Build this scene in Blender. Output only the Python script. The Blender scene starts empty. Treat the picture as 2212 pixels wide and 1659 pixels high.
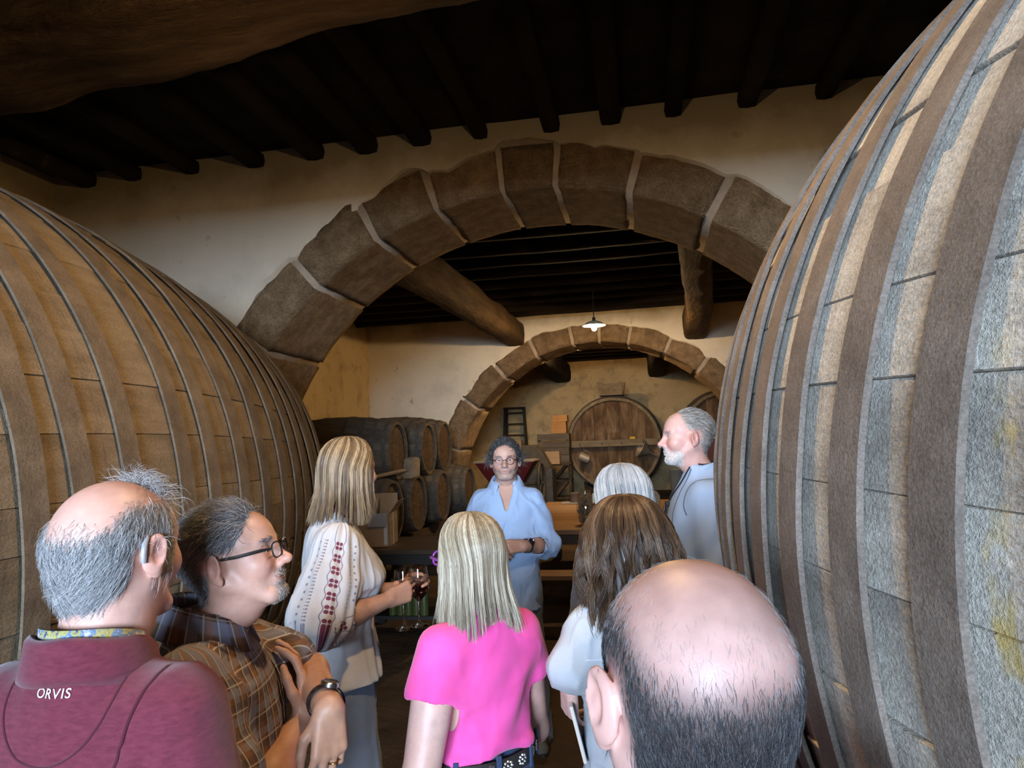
import bpy, bmesh, math, random
import numpy as np
from mathutils import Vector, Matrix, Euler
from mathutils.bvhtree import BVHTree

SC = bpy.context.scene
COL = SC.collection
R = math.radians
random.seed(7)
RNG = np.random.default_rng(7)

# ------------------------------------------------------------------ camera
IW, IH, FPX = 2212.0, 1659.0, 1500.0
CYAW, CPIT, CROL, CAMZ = R(10.34), R(4.617), R(2.2), 1.75
_F = np.array([-math.sin(CYAW)*math.cos(CPIT), math.cos(CYAW)*math.cos(CPIT), math.sin(CPIT)])
_R0 = np.array([math.cos(CYAW), math.sin(CYAW), 0.0])
_U0 = np.cross(_R0, _F)
_RR = _R0*math.cos(CROL) - _U0*math.sin(CROL)
_UU = _U0*math.cos(CROL) + _R0*math.sin(CROL)
CAM = np.array([0, 0, CAMZ])
cam_data = bpy.data.cameras.new('camera')
cam_data.sensor_fit = 'HORIZONTAL'
cam_data.sensor_width = 36.0
cam_data.lens = 36.0*FPX/IW
cam_data.clip_start = 0.02
cam = bpy.data.objects.new('camera', cam_data)
COL.objects.link(cam)
cam.matrix_world = Matrix(((_RR[0], _UU[0], -_F[0], CAM[0]), (_RR[1], _UU[1], -_F[1], CAM[1]),
                           (_RR[2], _UU[2], -_F[2], CAM[2]), (0, 0, 0, 1)))
SC.camera = cam

def ray(px, py):
    return _F + _RR*(px-IW/2)/FPX - _UU*(py-IH/2)/FPX
def at_d(px, py, d):          # point at camera depth d
    return CAM + ray(px, py)*d
def at_y(px, py, y):          # point on the plane of building depth y
    r = ray(px, py); return CAM + r*(y/r[1])

# ------------------------------------------------------------------ light
w = bpy.data.worlds.new('world'); SC.world = w; w.use_nodes = True
w.node_tree.nodes['Background'].inputs[0].default_value = (0.42, 0.58, 1.0, 1)
w.node_tree.nodes['Background'].inputs[1].default_value = 0.25
DOOR_X0, DOOR_X1, DOOR_Z, REAR_Y = -1.7, 0.8, 3.0, -2.4
ld = bpy.data.lights.new('daylight', 'AREA'); ld.shape = 'RECTANGLE'      # the bright sky outside the open doorway
ld.size = 18.0; ld.size_y = 6.0; ld.energy = 32000; ld.color = (0.60, 0.77, 1.0)
lo_ = bpy.data.objects.new('daylight', ld); COL.objects.link(lo_)
lo_.location = (0.0, -25.0, 4.2)
lo_.rotation_euler = (R(90), 0, 0)        # -Z of the lamp points to +Y
SC.view_settings.view_transform = 'Standard'
SC.view_settings.look = 'None'
SC.view_settings.exposure = 0.0
SC.view_settings.gamma = 1.0
SC.view_settings.use_curve_mapping = False
LAMP_W = 100.0

# ------------------------------------------------------------------ materials
def _n(t, kind, **kw):
    n = t.nodes.new(kind)
    for k, v in kw.items(): setattr(n, k, v)
    return n
def ramp(t, stops, fac, interp='LINEAR'):
    r = _n(t, 'ShaderNodeValToRGB'); e = r.color_ramp.elements; r.color_ramp.interpolation = interp
    while len(e) < len(stops): e.new(0.5)
    for q, (p, c) in zip(e, stops):
        q.position = p; q.color = (*c[:3], 1)
    t.links.new(fac, r.inputs[0]); return r.outputs[0]
def mixc(t, fac, a, b, mode='MIX'):
    m = _n(t, 'ShaderNodeMix', data_type='RGBA', blend_type=mode)
    for s, v in ((m.inputs[0], fac), (m.inputs[6], a), (m.inputs[7], b)):
        if hasattr(v, 'is_output'): t.links.new(v, s)
        elif isinstance(v, (tuple, list)): s.default_value = (*v[:3], 1)
        else: s.default_value = v
    return m.outputs[2]
def math_(t, op, a, b=None, c=None, clamp=False):
    m = _n(t, 'ShaderNodeMath', operation=op, use_clamp=clamp)
    for s, v in zip(m.inputs, (a, b, c)):
        if v is None: continue
        if hasattr(v, 'is_output'): t.links.new(v, s)
        else: s.default_value = v
    return m.outputs[0]
def noise(t, vec, scale, detail=5, rough=0.6, dist=0.0):
    n = _n(t, 'ShaderNodeTexNoise'); n.inputs['Scale'].default_value = scale
    n.inputs['Detail'].default_value = detail; n.inputs['Roughness'].default_value = rough
    n.inputs['Distortion'].default_value = dist
    t.links.new(vec, n.inputs['Vector']); return n.outputs['Fac']
def coords(t, stretch=(1, 1, 1), kind='Object', rot=(0, 0, 0)):
    c = _n(t, 'ShaderNodeTexCoord'); m = _n(t, 'ShaderNodeMapping')
    m.inputs['Scale'].default_value = stretch; m.inputs['Rotation'].default_value = rot
    t.links.new(c.outputs[kind], m.inputs['Vector']); return m.outputs[0]
def attr(t, name, out='Fac'):
    a = _n(t, 'ShaderNodeAttribute', attribute_name=name); return a.outputs[out]
def new_mat(name):
    m = bpy.data.materials.new(name); m.use_nodes = True
    t = m.node_tree; b = t.nodes['Principled BSDF']; return m, t, b
def bump(t, b, h, strength=0.4, dist=0.01):
    n = _n(t, 'ShaderNodeBump'); n.inputs['Strength'].default_value = strength; n.inputs['Distance'].default_value = dist
    t.links.new(h, n.inputs['Height']); t.links.new(n.outputs[0], b.inputs['Normal']); return n
MATS = {}
def mat(name, stops, scale=6, stretch=(1, 1, 1), rough=0.8, bumps=(30, 0.3, 0.01), detail=6, var=0.0, metal=0.0, spec=0.3, dist=0.0, sheen=0.0, stain=None, speck=None, streak=None, drip=None):
    """noise-driven procedural surface; var adds a brightness step per object; stain = (scale, colour, low, high)"""
    if name in MATS: return MATS[name]
    m, t, b = new_mat(name)
    v = coords(t, stretch)
    if var:
        oi = _n(t, 'ShaderNodeObjectInfo'); add = _n(t, 'ShaderNodeVectorMath', operation='ADD')
        sc = math_(t, 'MULTIPLY', oi.outputs['Random'], 37.0)
        cx = _n(t, 'ShaderNodeCombineXYZ'); t.links.new(sc, cx.inputs[0]); t.links.new(sc, cx.inputs[1]); t.links.new(sc, cx.inputs[2])
        t.links.new(v, add.inputs[0]); t.links.new(cx.outputs[0], add.inputs[1]); v = add.outputs[0]
    col = ramp(t, stops, noise(t, v, scale, detail, 0.62, dist))
    if stain:
        sm = _n(t, 'ShaderNodeMapRange'); sm.inputs[1].default_value = stain[2]; sm.inputs[2].default_value = stain[3]
        t.links.new(noise(t, v, stain[0], 4, 0.6), sm.inputs[0])
        col = mixc(t, sm.outputs[0], col, stain[1])
    if speck:                      # fine pitting: (scale, darkest factor, brightest factor)
        sv = ramp(t, [(0.36, (speck[1],)*3), (0.66, (speck[2],)*3)], noise(t, coords(t), speck[0], 3, 0.75)); col = mixc(t, 1.0, col, sv, 'MULTIPLY')
    if streak:                     # grime streaks: (stretch, scale, colour, low, high)
        sm = _n(t, 'ShaderNodeMapRange'); sm.inputs[1].default_value = streak[3]; sm.inputs[2].default_value = streak[4]
        t.links.new(noise(t, coords(t, streak[0]), streak[1], 6, 0.65), sm.inputs[0]); col = mixc(t, math_(t, 'MULTIPLY', sm.outputs[0], 0.8), col, streak[2])
    if drip:                       # one ochre run-down stain at axial position drip[0]
        g_ = _n(t, 'ShaderNodeNewGeometry'); sp_ = _n(t, 'ShaderNodeSeparateXYZ'); t.links.new(g_.outputs['Position'], sp_.inputs[0])
        d_ = math_(t, 'ABSOLUTE', math_(t, 'SUBTRACT', math_(t, 'ADD', sp_.outputs[1], math_(t, 'MULTIPLY', math_(t, 'SUBTRACT', noise(t, g_.outputs['Position'], 5, 3), 0.5), 0.05)), drip[0]))
        mr_ = _n(t, 'ShaderNodeMapRange'); mr_.inputs[1].default_value = drip[1]*1.5; mr_.inputs[2].default_value = drip[1]*0.8; t.links.new(d_, mr_.inputs[0])
        mz_ = _n(t, 'ShaderNodeMapRange'); mz_.inputs[1].default_value = 0.42; mz_.inputs[2].default_value = 0.52; t.links.new(noise(t, g_.outputs['Position'], 7, 3), mz_.inputs[0])
        zf_ = _n(t, 'ShaderNodeMapRange'); zf_.inputs[1].default_value = 1.86; zf_.inputs[2].default_value = 1.74; t.links.new(sp_.outputs[2], zf_.inputs[0])
        col = mixc(t, math_(t, 'MULTIPLY', math_(t, 'MULTIPLY', mr_.outputs[0], mz_.outputs[0]), zf_.outputs[0]), col, drip[2])
    if var:
        f = math_(t, 'MULTIPLY_ADD', oi.outputs['Random'], 2*var, 1-var)
        g = _n(t, 'ShaderNodeCombineColor')
        for i in range(3): t.links.new(f, g.inputs[i])
        col = mixc(t, 1.0, col, g.outputs[0], 'MULTIPLY')
    t.links.new(col, b.inputs['Base Color'])
    b.inputs['Roughness'].default_value = rough; b.inputs['Metallic'].default_value = metal
    b.inputs['Specular IOR Level'].default_value = spec
    if sheen: b.inputs['Sheen Weight'].default_value = sheen
    if bumps:
        hgt = noise(t, v, bumps[0], 6, 0.65)
        if speck: hgt = math_(t, 'ADD', hgt, math_(t, 'MULTIPLY', noise(t, coords(t), speck[0], 3, 0.75), 0.5))
        bump(t, b, hgt, bumps[1], bumps[2])
    MATS[name] = m; return m
def plain(name, c, rough=0.5, metal=0.0, spec=0.4, emit=None):
    if name in MATS: return MATS[name]
    m, t, b = new_mat(name)
    b.inputs['Base Color'].default_value = (*c, 1); b.inputs['Roughness'].default_value = rough
    b.inputs['Metallic'].default_value = metal; b.inputs['Specular IOR Level'].default_value = spec
    if emit:
        b.inputs['Emission Color'].default_value = (*emit[0], 1); b.inputs['Emission Strength'].default_value = emit[1]
    MATS[name] = m; return m

# ------------------------------------------------------------------ objects
def empty(name, loc=(0, 0, 0), rz=0.0, parent=None):
    o = bpy.data.objects.new(name, None); COL.objects.link(o); o.empty_display_size = 0.1
    o.location = loc; o.rotation_euler = (0, 0, rz)
    if parent: o.parent = parent
    return o
def tag(o, label=None, cat=None, group=None, kind=None):
    if label: o['label'] = label
    if cat: o['category'] = cat
    if group: o['group'] = group
    if kind: o['kind'] = kind
    return o
def mesh_np(name, V, F, m=None, smooth=True, attrs=None):
    """V (n,3) array; F = list of faces or an int array of quads/tris"""
    me = bpy.data.meshes.new(name)
    V = np.asarray(V, dtype=np.float32)
    if isinstance(F, np.ndarray):
        k = F.shape[1]; nf = len(F)
        me.vertices.add(len(V)); me.vertices.foreach_set('co', V.ravel())
        me.loops.add(nf*k); me.loops.foreach_set('vertex_index', F.astype(np.int32).ravel())
        me.polygons.add(nf); me.polygons.foreach_set('loop_start', np.arange(0, nf*k, k, dtype=np.int32))
        me.update(calc_edges=True); me.validate()
    else:
        me.from_pydata([tuple(v) for v in V], [], [tuple(f) for f in F]); me.update()
    if smooth: me.polygons.foreach_set('use_smooth', np.ones(len(me.polygons), dtype=bool))
    for an, av in (attrs or {}).items():
        av = np.asarray(av, dtype=np.float32)
        if av.ndim == 1:
            a = me.attributes.new(an, 'FLOAT', 'POINT'); a.data.foreach_set('value', av)
        else:
            a = me.attributes.new(an, 'FLOAT_VECTOR', 'POINT'); a.data.foreach_set('vector', av.ravel())
    if m: me.materials.append(m)
    return me
def link(name, me, parent=None, loc=None, rot=None):
    o = bpy.data.objects.new(name, me); COL.objects.link(o)
    if parent: o.parent = parent
    if loc is not None: o.location = loc
    if rot is not None: o.rotation_euler = rot
    return o
class MB:
    """collects simple shapes into one mesh"""
    def __init__(s): s.v = []; s.f = []
    def add(s, V, F):
        n = len(s.v); s.v += [tuple(map(float, p)) for p in V]; s.f += [tuple(i+n for i in f) for f in F]; return s
    def box(s, lo, hi, M=None):
        x0, y0, z0 = lo; x1, y1, z1 = hi
        V = [(x0, y0, z0), (x1, y0, z0), (x1, y1, z0), (x0, y1, z0), (x0, y0, z1), (x1, y0, z1), (x1, y1, z1), (x0, y1, z1)]
        if M is not None: V = [tuple(M @ Vector(p)) for p in V]
        return s.add(V, [(0, 3, 2, 1), (4, 5, 6, 7), (0, 1, 5, 4), (1, 2, 6, 5), (2, 3, 7, 6), (3, 0, 4, 7)])
    def tube(s, pts, r, n=10, cap=True, closed=False):
        pts = [Vector(p) for p in pts]; m = len(pts)
        rr = r if isinstance(r, (list, tuple, np.ndarray)) else [r]*m
        V = []; F = []; up = None
        for i, p in enumerate(pts):
            if closed: d = pts[(i+1) % m]-pts[i-1]
            else: d = pts[min(i+1, m-1)]-pts[max(i-1, 0)]
            d.normalize()
            if up is None: up = d.orthogonal().normalized()
            up = (up-d*up.dot(d)).normalized(); q = d.cross(up)
            for j in range(n):
                a = 2*math.pi*j/n; V.append(p+up*math.cos(a)*rr[i]+q*math.sin(a)*rr[i])
        for i in range(m if closed else m-1):
            for j in range(n):
                a, b = i*n+j, i*n+(j+1) % n; c = ((i+1) % m)*n
                F.append((a, b, c+(j+1) % n, c+j))
        if cap and not closed: F += [tuple(range(n-1, -1, -1)), tuple((m-1)*n+j for j in range(n))]
        return s.add(V, F)
    def lathe(s, prof, n=32, M=None):
        V = []; F = []
        for (r, z) in prof:
            for j in range(n):
                a = 2*math.pi*j/n; p = Vector((r*math.cos(a), r*math.sin(a), z)); V.append(M @ p if M is not None else p)
        for i in range(len(prof)-1):
            for j in range(n): F.append((i*n+j, i*n+(j+1) % n, (i+1)*n+(j+1) % n, (i+1)*n+j))
        return s.add(V, F)
    def prism(s, poly, y0, y1, M=None):
        """polygon in xz extruded along y"""
        n = len(poly); V = [(x, y0, z) for x, z in poly]+[(x, y1, z) for x, z in poly]
        if M is not None: V = [tuple(M @ Vector(p)) for p in V]
        F = [tuple(range(n)), tuple(range(2*n-1, n-1, -1))]+[(i, i+n, (i+1) % n+n, (i+1) % n) for i in range(n)]
        return s.add(V, F)
    def build(s, name, m, parent=None, bevel=0.0, smooth=False, seg=2, loc=None, rot=None, mesh_only=False):
        me = bpy.data.meshes.new(name); me.from_pydata(s.v, [], s.f)
        bm = bmesh.new(); bm.from_mesh(me)
        bmesh.ops.recalc_face_normals(bm, faces=bm.faces)
        if bevel: bmesh.ops.bevel(bm, geom=[e for e in bm.edges if len(e.link_faces) == 2 and e.calc_face_angle(0) > 0.5], offset=bevel, segments=seg, affect='EDGES', profile=0.6)
        bm.to_mesh(me); bm.free()
        me.materials.append(m)
        if smooth:
            me.polygons.foreach_set('use_smooth', np.ones(len(me.polygons), dtype=bool))
            me.set_sharp_from_angle(angle=R(42))
        if mesh_only: return me
        return link(name, me, parent, loc, rot)

# ------------------------------------------------------------------ numpy value noise
def _hash(i, j, k, seed):
    h = (i*374761393 + j*668265263 + k*2147483647 + seed*974634777) & 0xFFFFFFFF
    h = ((h ^ (h >> 13))*1274126177) & 0xFFFFFFFF
    return ((h ^ (h >> 16)) & 0xFFFF)/65535.0
def vnoise(P, seed=0):
    P = np.asarray(P, dtype=np.float64); I = np.floor(P).astype(np.int64); f = P-I; f = f*f*(3-2*f)
    out = 0
    for a in (0, 1):
        wa = f[..., 0] if a else 1-f[..., 0]
        for b in (0, 1):
            wb = f[..., 1] if b else 1-f[..., 1]
            for c in (0, 1):
                wc = f[..., 2] if c else 1-f[..., 2]
                out = out + wa*wb*wc*_hash(I[..., 0]+a, I[..., 1]+b, I[..., 2]+c, seed)
    return out*2-1
def fbm(P, octv=3, seed=0):
    o = 0; a = 1.0
    for i in range(octv): o = o+a*vnoise(np.asarray(P)*(2**i), seed+i); a *= 0.5
    return o
# ================================================================== the cellar
PLASTER = None
def plaster_mat(name='lime_plaster', tint=(1, 1, 1), st=(0.66, 0.74)):
    m, t, b = new_mat(name)
    v = coords(t)
    base = ramp(t, [(0.25, (0.58*tint[0], 0.53*tint[1], 0.43*tint[2])), (0.5, (0.76*tint[0], 0.69*tint[1], 0.55*tint[2])), (0.8, (0.84*tint[0], 0.775*tint[1], 0.64*tint[2]))], noise(t, v, 1.3, 7, 0.6))
    # ochre damp stains along the top edge under the ceiling
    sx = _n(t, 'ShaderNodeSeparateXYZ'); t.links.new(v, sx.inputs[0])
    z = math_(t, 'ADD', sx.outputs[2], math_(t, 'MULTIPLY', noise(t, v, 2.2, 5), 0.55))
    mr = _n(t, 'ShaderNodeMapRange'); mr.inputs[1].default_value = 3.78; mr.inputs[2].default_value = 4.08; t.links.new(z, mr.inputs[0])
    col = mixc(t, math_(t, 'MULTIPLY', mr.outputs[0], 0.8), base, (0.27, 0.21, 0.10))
    sp = _n(t, 'ShaderNodeMapRange'); sp.inputs[1].default_value = st[0]; sp.inputs[2].default_value = st[1]
    t.links.new(noise(t, v, 4.5, 3), sp.inputs[0])
    col = mixc(t, math_(t, 'MULTIPLY', sp.outputs[0], 0.55), col, (0.24, 0.18, 0.10))
    t.links.new(col, b.inputs['Base Color']); b.inputs['Roughness'].default_value = 0.92
    b.inputs['Specular IOR Level'].default_value = 0.15
    h = math_(t, 'ADD', noise(t, v, 3.5, 6, 0.55), math_(t, 'MULTIPLY', noise(t, v, 40, 4), 0.12))
    bump(t, b, h, 0.35, 0.05)
    return m
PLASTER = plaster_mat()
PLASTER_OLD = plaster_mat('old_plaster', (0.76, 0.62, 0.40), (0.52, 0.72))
STONE = mat('granite', [(0.25, (0.21, 0.14, 0.078)), (0.5, (0.37, 0.255, 0.145)), (0.72, (0.52, 0.375, 0.225)), (0.9, (0.64, 0.50, 0.34))], scale=9, rough=0.95, bumps=(36, 1.0, 0.05), detail=9, var=0.2, spec=0.12, speck=(75, 0.78, 1.25))
MORTAR = mat('lime_mortar', [(0.3, (0.38, 0.30, 0.22)), (0.7, (0.53, 0.435, 0.33))], scale=7, rough=0.95, bumps=(25, 0.6, 0.02), spec=0.1)
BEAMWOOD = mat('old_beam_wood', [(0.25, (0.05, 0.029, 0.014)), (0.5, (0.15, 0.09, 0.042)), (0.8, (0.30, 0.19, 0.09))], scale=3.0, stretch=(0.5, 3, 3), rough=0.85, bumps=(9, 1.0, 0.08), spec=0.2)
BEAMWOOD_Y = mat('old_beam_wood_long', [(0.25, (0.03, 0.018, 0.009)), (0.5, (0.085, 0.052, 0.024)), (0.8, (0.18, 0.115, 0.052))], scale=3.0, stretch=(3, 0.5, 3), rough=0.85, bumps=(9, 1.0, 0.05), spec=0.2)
DARKWOOD = mat('dark_ceiling_wood', [(0.3, (0.008, 0.006, 0.004)), (0.7, (0.022, 0.015, 0.010))], scale=3, rough=0.9, bumps=(12, 0.5, 0.02), var=0.25, spec=0.15)  # near-black brown, brightness varies from piece to piece
EARTH = mat('packed_earth_floor', [(0.3, (0.045, 0.030, 0.017)), (0.6, (0.095, 0.062, 0.036)), (0.85, (0.14, 0.095, 0.055))], scale=2.2, rough=0.92, bumps=(14, 0.5, 0.03), spec=0.2)

XL, XR, YB, ZC = -4.45, 3.3, 17.0, 3.98
A1 = dict(y0=4.6, y1=5.53, cx=-0.695, cz=1.08, r=2.396)
A2 = dict(y0=11.0, y1=11.93, cx=-0.64, cz=0.86, r=2.40)

def plane_grid(name, P0, U, V, nu, nv, m, amp=0.0, seed=0, parent=None, nscale=1.0, nrm=None):
    P0, U, V = map(lambda a: np.array(a, float), (P0, U, V))
    a = np.linspace(0, 1, nu+1); b = np.linspace(0, 1, nv+1)
    A, B = np.meshgrid(a, b, indexing='ij'); P = P0+A[..., None]*U+B[..., None]*V
    if amp:
        n = np.cross(U, V); n /= np.linalg.norm(n); P = P+(fbm(P*nscale, 3, seed)*amp)[..., None]*n
    idx = np.arange((nu+1)*(nv+1)).reshape(nu+1, nv+1)
    F = np.stack([idx[:-1, :-1], idx[1:, :-1], idx[1:, 1:], idx[:-1, 1:]], -1).reshape(-1, 4)
    return link(name, mesh_np(name, P.reshape(-1, 3), F, m), parent)

tag(plane_grid('floor', (XL-.1, -2.8, 0), (XR-XL+.2, 0, 0), (0, YB+2.9, 0), 60, 140, EARTH, 0.012, 3, nscale=1.6), 'dark packed earth floor of the cellar', kind='structure')
# side walls, back wall, rear wall with the door opening behind the photographer
def slab(name, lo, hi, m, label):
    o = MB().box(lo, hi).build(name, m); tag(o, label, kind='structure'); return o
slab('wall_left', (XL-0.4, -2.8, -0.2), (XL, YB, 4.3), PLASTER_OLD, 'old ochre-stained plaster side wall on the left')
slab('wall_right', (XR, -2.8, -0.2), (XR+0.4, YB, 4.3), PLASTER_OLD, 'old plaster side wall on the right behind the cask')
tag(plane_grid('wall_back', (XL-.2, YB, -0.2), (XR-XL+.4, 0, 0), (0, 0, 4.5), 50, 30, PLASTER_OLD, 0.03, 5), 'rough ochre plaster wall at the far end', kind='structure')
rear = MB()
rear.box((XL, REAR_Y-0.4, 0), (DOOR_X0, REAR_Y, 4.3)).box((DOOR_X1, REAR_Y-0.4, 0), (XR, REAR_Y, 4.3)).box((DOOR_X0, REAR_Y-0.4, DOOR_Z), (DOOR_X1, REAR_Y, 4.3))
tag(rear.build('wall_rear', PLASTER_OLD), 'plaster wall with the open cellar doorway behind the viewer', kind='structure')

def arch_wall(name, A, m, label, angs, seed, topz):
    """plaster wall with a round arch; each voussoir is its own stone"""
    y0, y1, cx, cz, r = A['y0'], A['y1'], A['cx'], A['cz'], A['r']
    th = np.linspace(0, math.pi, 241)
    edge = r+0.285+0.035*fbm(np.stack([th*9, th*0, th*0], -1), 4, seed)
    # scallop: the plaster laps over the stones by differing amounts
    ki = np.searchsorted(np.array(angs)[::-1], np.degrees(th)); edge = edge+0.045*(np.array([_hash(int(q), 3, 5, seed) for q in ki])-0.4)
    edge = np.minimum(edge, 2.9)
    def outer(t):
        dx, dz = math.cos(t), math.sin(t); s = 1e9
        if dx > 1e-6: s = min(s, (XR-cx)/dx)
        if dx < -1e-6: s = min(s, (XL-cx)/dx)
        if dz > 1e-6: s = min(s, (topz-cz)/dz)
        return s
    rings = [0, 0.02, 0.1, 0.25, 0.5, 0.75, 1.0]
    V = []; nt = len(th); nr = len(rings)
    for side, y in ((0, y0), (1, y1)):
        for i, t in enumerate(th):
            s0, s1 = edge[i], max(outer(t), edge[i]+0.01)
            for q in rings:
                s = s0+(s1-s0)*q
                off = 0.03 if q == 0 else 0.0
                V.append((cx+s*math.cos(t), y+(off if side == 0 else -off), cz+s*math.sin(t)))
    V = np.array(V)
    fr = V[:nt*nr]; body = np.ones((nt, nr)); body[:, 0] = 0
    V[:nt*nr, 1] += (fbm(fr*1.4, 3, seed)*0.025*body.ravel())
    F = []
    for s in (0, 1):
        o = s*nt*nr
        for i in range(nt-1):
            for k in range(nr-1):
                a, b, c, d = o+i*nr+k, o+i*nr+k+1, o+(i+1)*nr+k+1, o+(i+1)*nr+k
                F.append((a, b, c, d) if s == 0 else (a, d, c, b))
    for i in range(nt-1):                       # reveal behind the stones
        a, b = i*nr, (i+1)*nr; F.append((a, b, b+nt*nr, a+nt*nr))
    mb = MB(); mb.add(V, F)
    mb.box((XL, y0, 0), (cx-r-0.28, y1, cz)).box((cx+r+0.28, y0, 0), (XR, y1, cz))
    wall = mb.build(name, m, smooth=True); tag(wall, label, kind='structure')
    # mortar bed: ring set back from the stone faces
    V = []; F = []
    tt = np.linspace(-0.0, math.pi, 361)
    rin, rout = r+0.014, r+0.36
    for t in tt:
        for (q, y) in ((rin, y0+0.026), (rout, y0+0.026), (rout, y1-0.026), (rin, y1-0.026)):
            V.append((cx+q*math.cos(t), y, cz+q*math.sin(t)))
    V = np.array(V); jit = fbm(V*6, 2, seed+9)*0.006; V[:, 1] += jit
    for i in range(len(tt)-1):
        for k in range(4):
            F.append((i*4+k, i*4+(k+1) % 4, (i+1)*4+(k+1) % 4, (i+1)*4+k))
    link('mortar', mesh_np('mortar', V, F, MORTAR), wall)
    # voussoirs
    for i in range(len(angs)-1):
        a0, a1 = R(angs[i+1]), R(angs[i]); gap = (0.016+0.014*_hash(i, 1, 2, seed))/r
        stone_block('stone', wall, cx, cz, r, r+0.31+0.04*_hash(i, 4, 4, seed), a0+gap, a1-gap, y0+0.004+0.012*_hash(i, 7, 1, seed), y1-0.004, seed*50+i)
    # squared pier stones under the springing
    for sgn in (-1, 1):
        z = cz
        k = 0
        while z > 0.02:
            h = min(z, 0.36+0.1*_hash(k, 2, sgn+5, seed)); x0 = cx+sgn*r; x1 = x0+sgn*(0.30+0.12*(k % 2))
            rough_box('stone', wall, (min(x0, x1), y0-0.008, z-h+0.008), (max(x0, x1), y1, z-0.008), seed*70+k+10*sgn); z -= h; k += 1
    return wall
def stone_block(name, parent, cx, cz, r0, r1, a0, a1, y0, y1, seed):
    """rounded, rough-faced arch stone between two radii and two angles"""
    nr_, na, ny = 5, 10, 14
    def P(u, v, w_): # u radial, v angle, w depth in 0..1
        rr = r0+(r1-r0)*u; a = a0+(a1-a0)*v; return np.stack([cx+rr*np.cos(a), y0+(y1-y0)*w_, cz+rr*np.sin(a)], -1)
    V, F = cube_shell(nr_, na, ny)
    c = V-0.5; rad = 0.06*np.array([(r1-r0), r0*(a1-a0), (y1-y0)])  # soften corners
    W = P(V[:, 0], V[:, 1], V[:, 2])
    e = (np.abs(c) > 0.499).sum(1)
    cen = W.mean(0); d = cen-W; d /= np.linalg.norm(d, axis=1)[:, None]
    W = W+d*np.where(e >= 2, 0.008, 0.0)[:, None]
    n3 = np.stack([fbm(W*7+seed, 3, seed), fbm(W*7+seed+31, 3, seed+3), fbm(W*7+seed+57, 3, seed+6)], -1)
    W = W+n3*np.array((0.007, 0.004, 0.007))
    return link(name, mesh_np(name, W, F, STONE), parent)
def rough_box(name, parent, lo, hi, seed):
    V, F = cube_shell(5, 8, 5); lo = np.array(lo); hi = np.array(hi); W = lo+V*(hi-lo)
    n3 = np.stack([fbm(W*7+seed, 3, seed), fbm(W*7+seed+31, 3, seed+3), fbm(W*7+seed+57, 3, seed+6)], -1)
    return link(name, mesh_np(name, W+n3*0.01, F, STONE), parent)
_cs = {}
def cube_shell(a, b, c):
    if (a, b, c) in _cs: return _cs[(a, b, c)]
    ids = {}; V = []; F = []
    def vid(i, j, k):
        if (i, j, k) not in ids: ids[(i, j, k)] = len(V); V.append((i/a, j/b, k/c))
        return ids[(i, j, k)]
    for k, rev in ((0, 1), (c, 0)):
        for i in range(a):
            for j in range(b):
                q = [vid(i, j, k), vid(i+1, j, k), vid(i+1, j+1, k), vid(i, j+1, k)]; F.append(q[::-1] if rev else q)
    for j, rev in ((0, 0), (b, 1)):
        for i in range(a):
            for k in range(c):
                q = [vid(i, j, k), vid(i+1, j, k), vid(i+1, j, k+1), vid(i, j, k+1)]; F.append(q[::-1] if rev else q)
    for i, rev in ((0, 1), (a, 0)):
        for j in range(b):
            for k in range(c):
                q = [vid(i, j, k), vid(i, j+1, k), vid(i, j+1, k+1), vid(i, j, k+1)]; F.append(q[::-1] if rev else q)
    _cs[(a, b, c)] = (np.array(V), np.array(F)); return _cs[(a, b, c)]

ANG1 = [180, 163, 145.1, 130.3, 117.1, 105.4, 93.9, 85.1, 73.2, 59.8, 45, 30, 15, 0]
ANG2 = [180, 162, 144, 128, 113, 98.5, 88.5, 77.7, 63.8, 49.9, 34, 17, 0]
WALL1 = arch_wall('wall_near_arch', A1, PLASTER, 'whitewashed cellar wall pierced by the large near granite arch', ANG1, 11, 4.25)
WALL2 = arch_wall('wall_far_arch', A2, PLASTER, 'whitewashed cellar wall pierced by the smaller looking far granite arch', ANG2, 23, 4.25)

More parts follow.
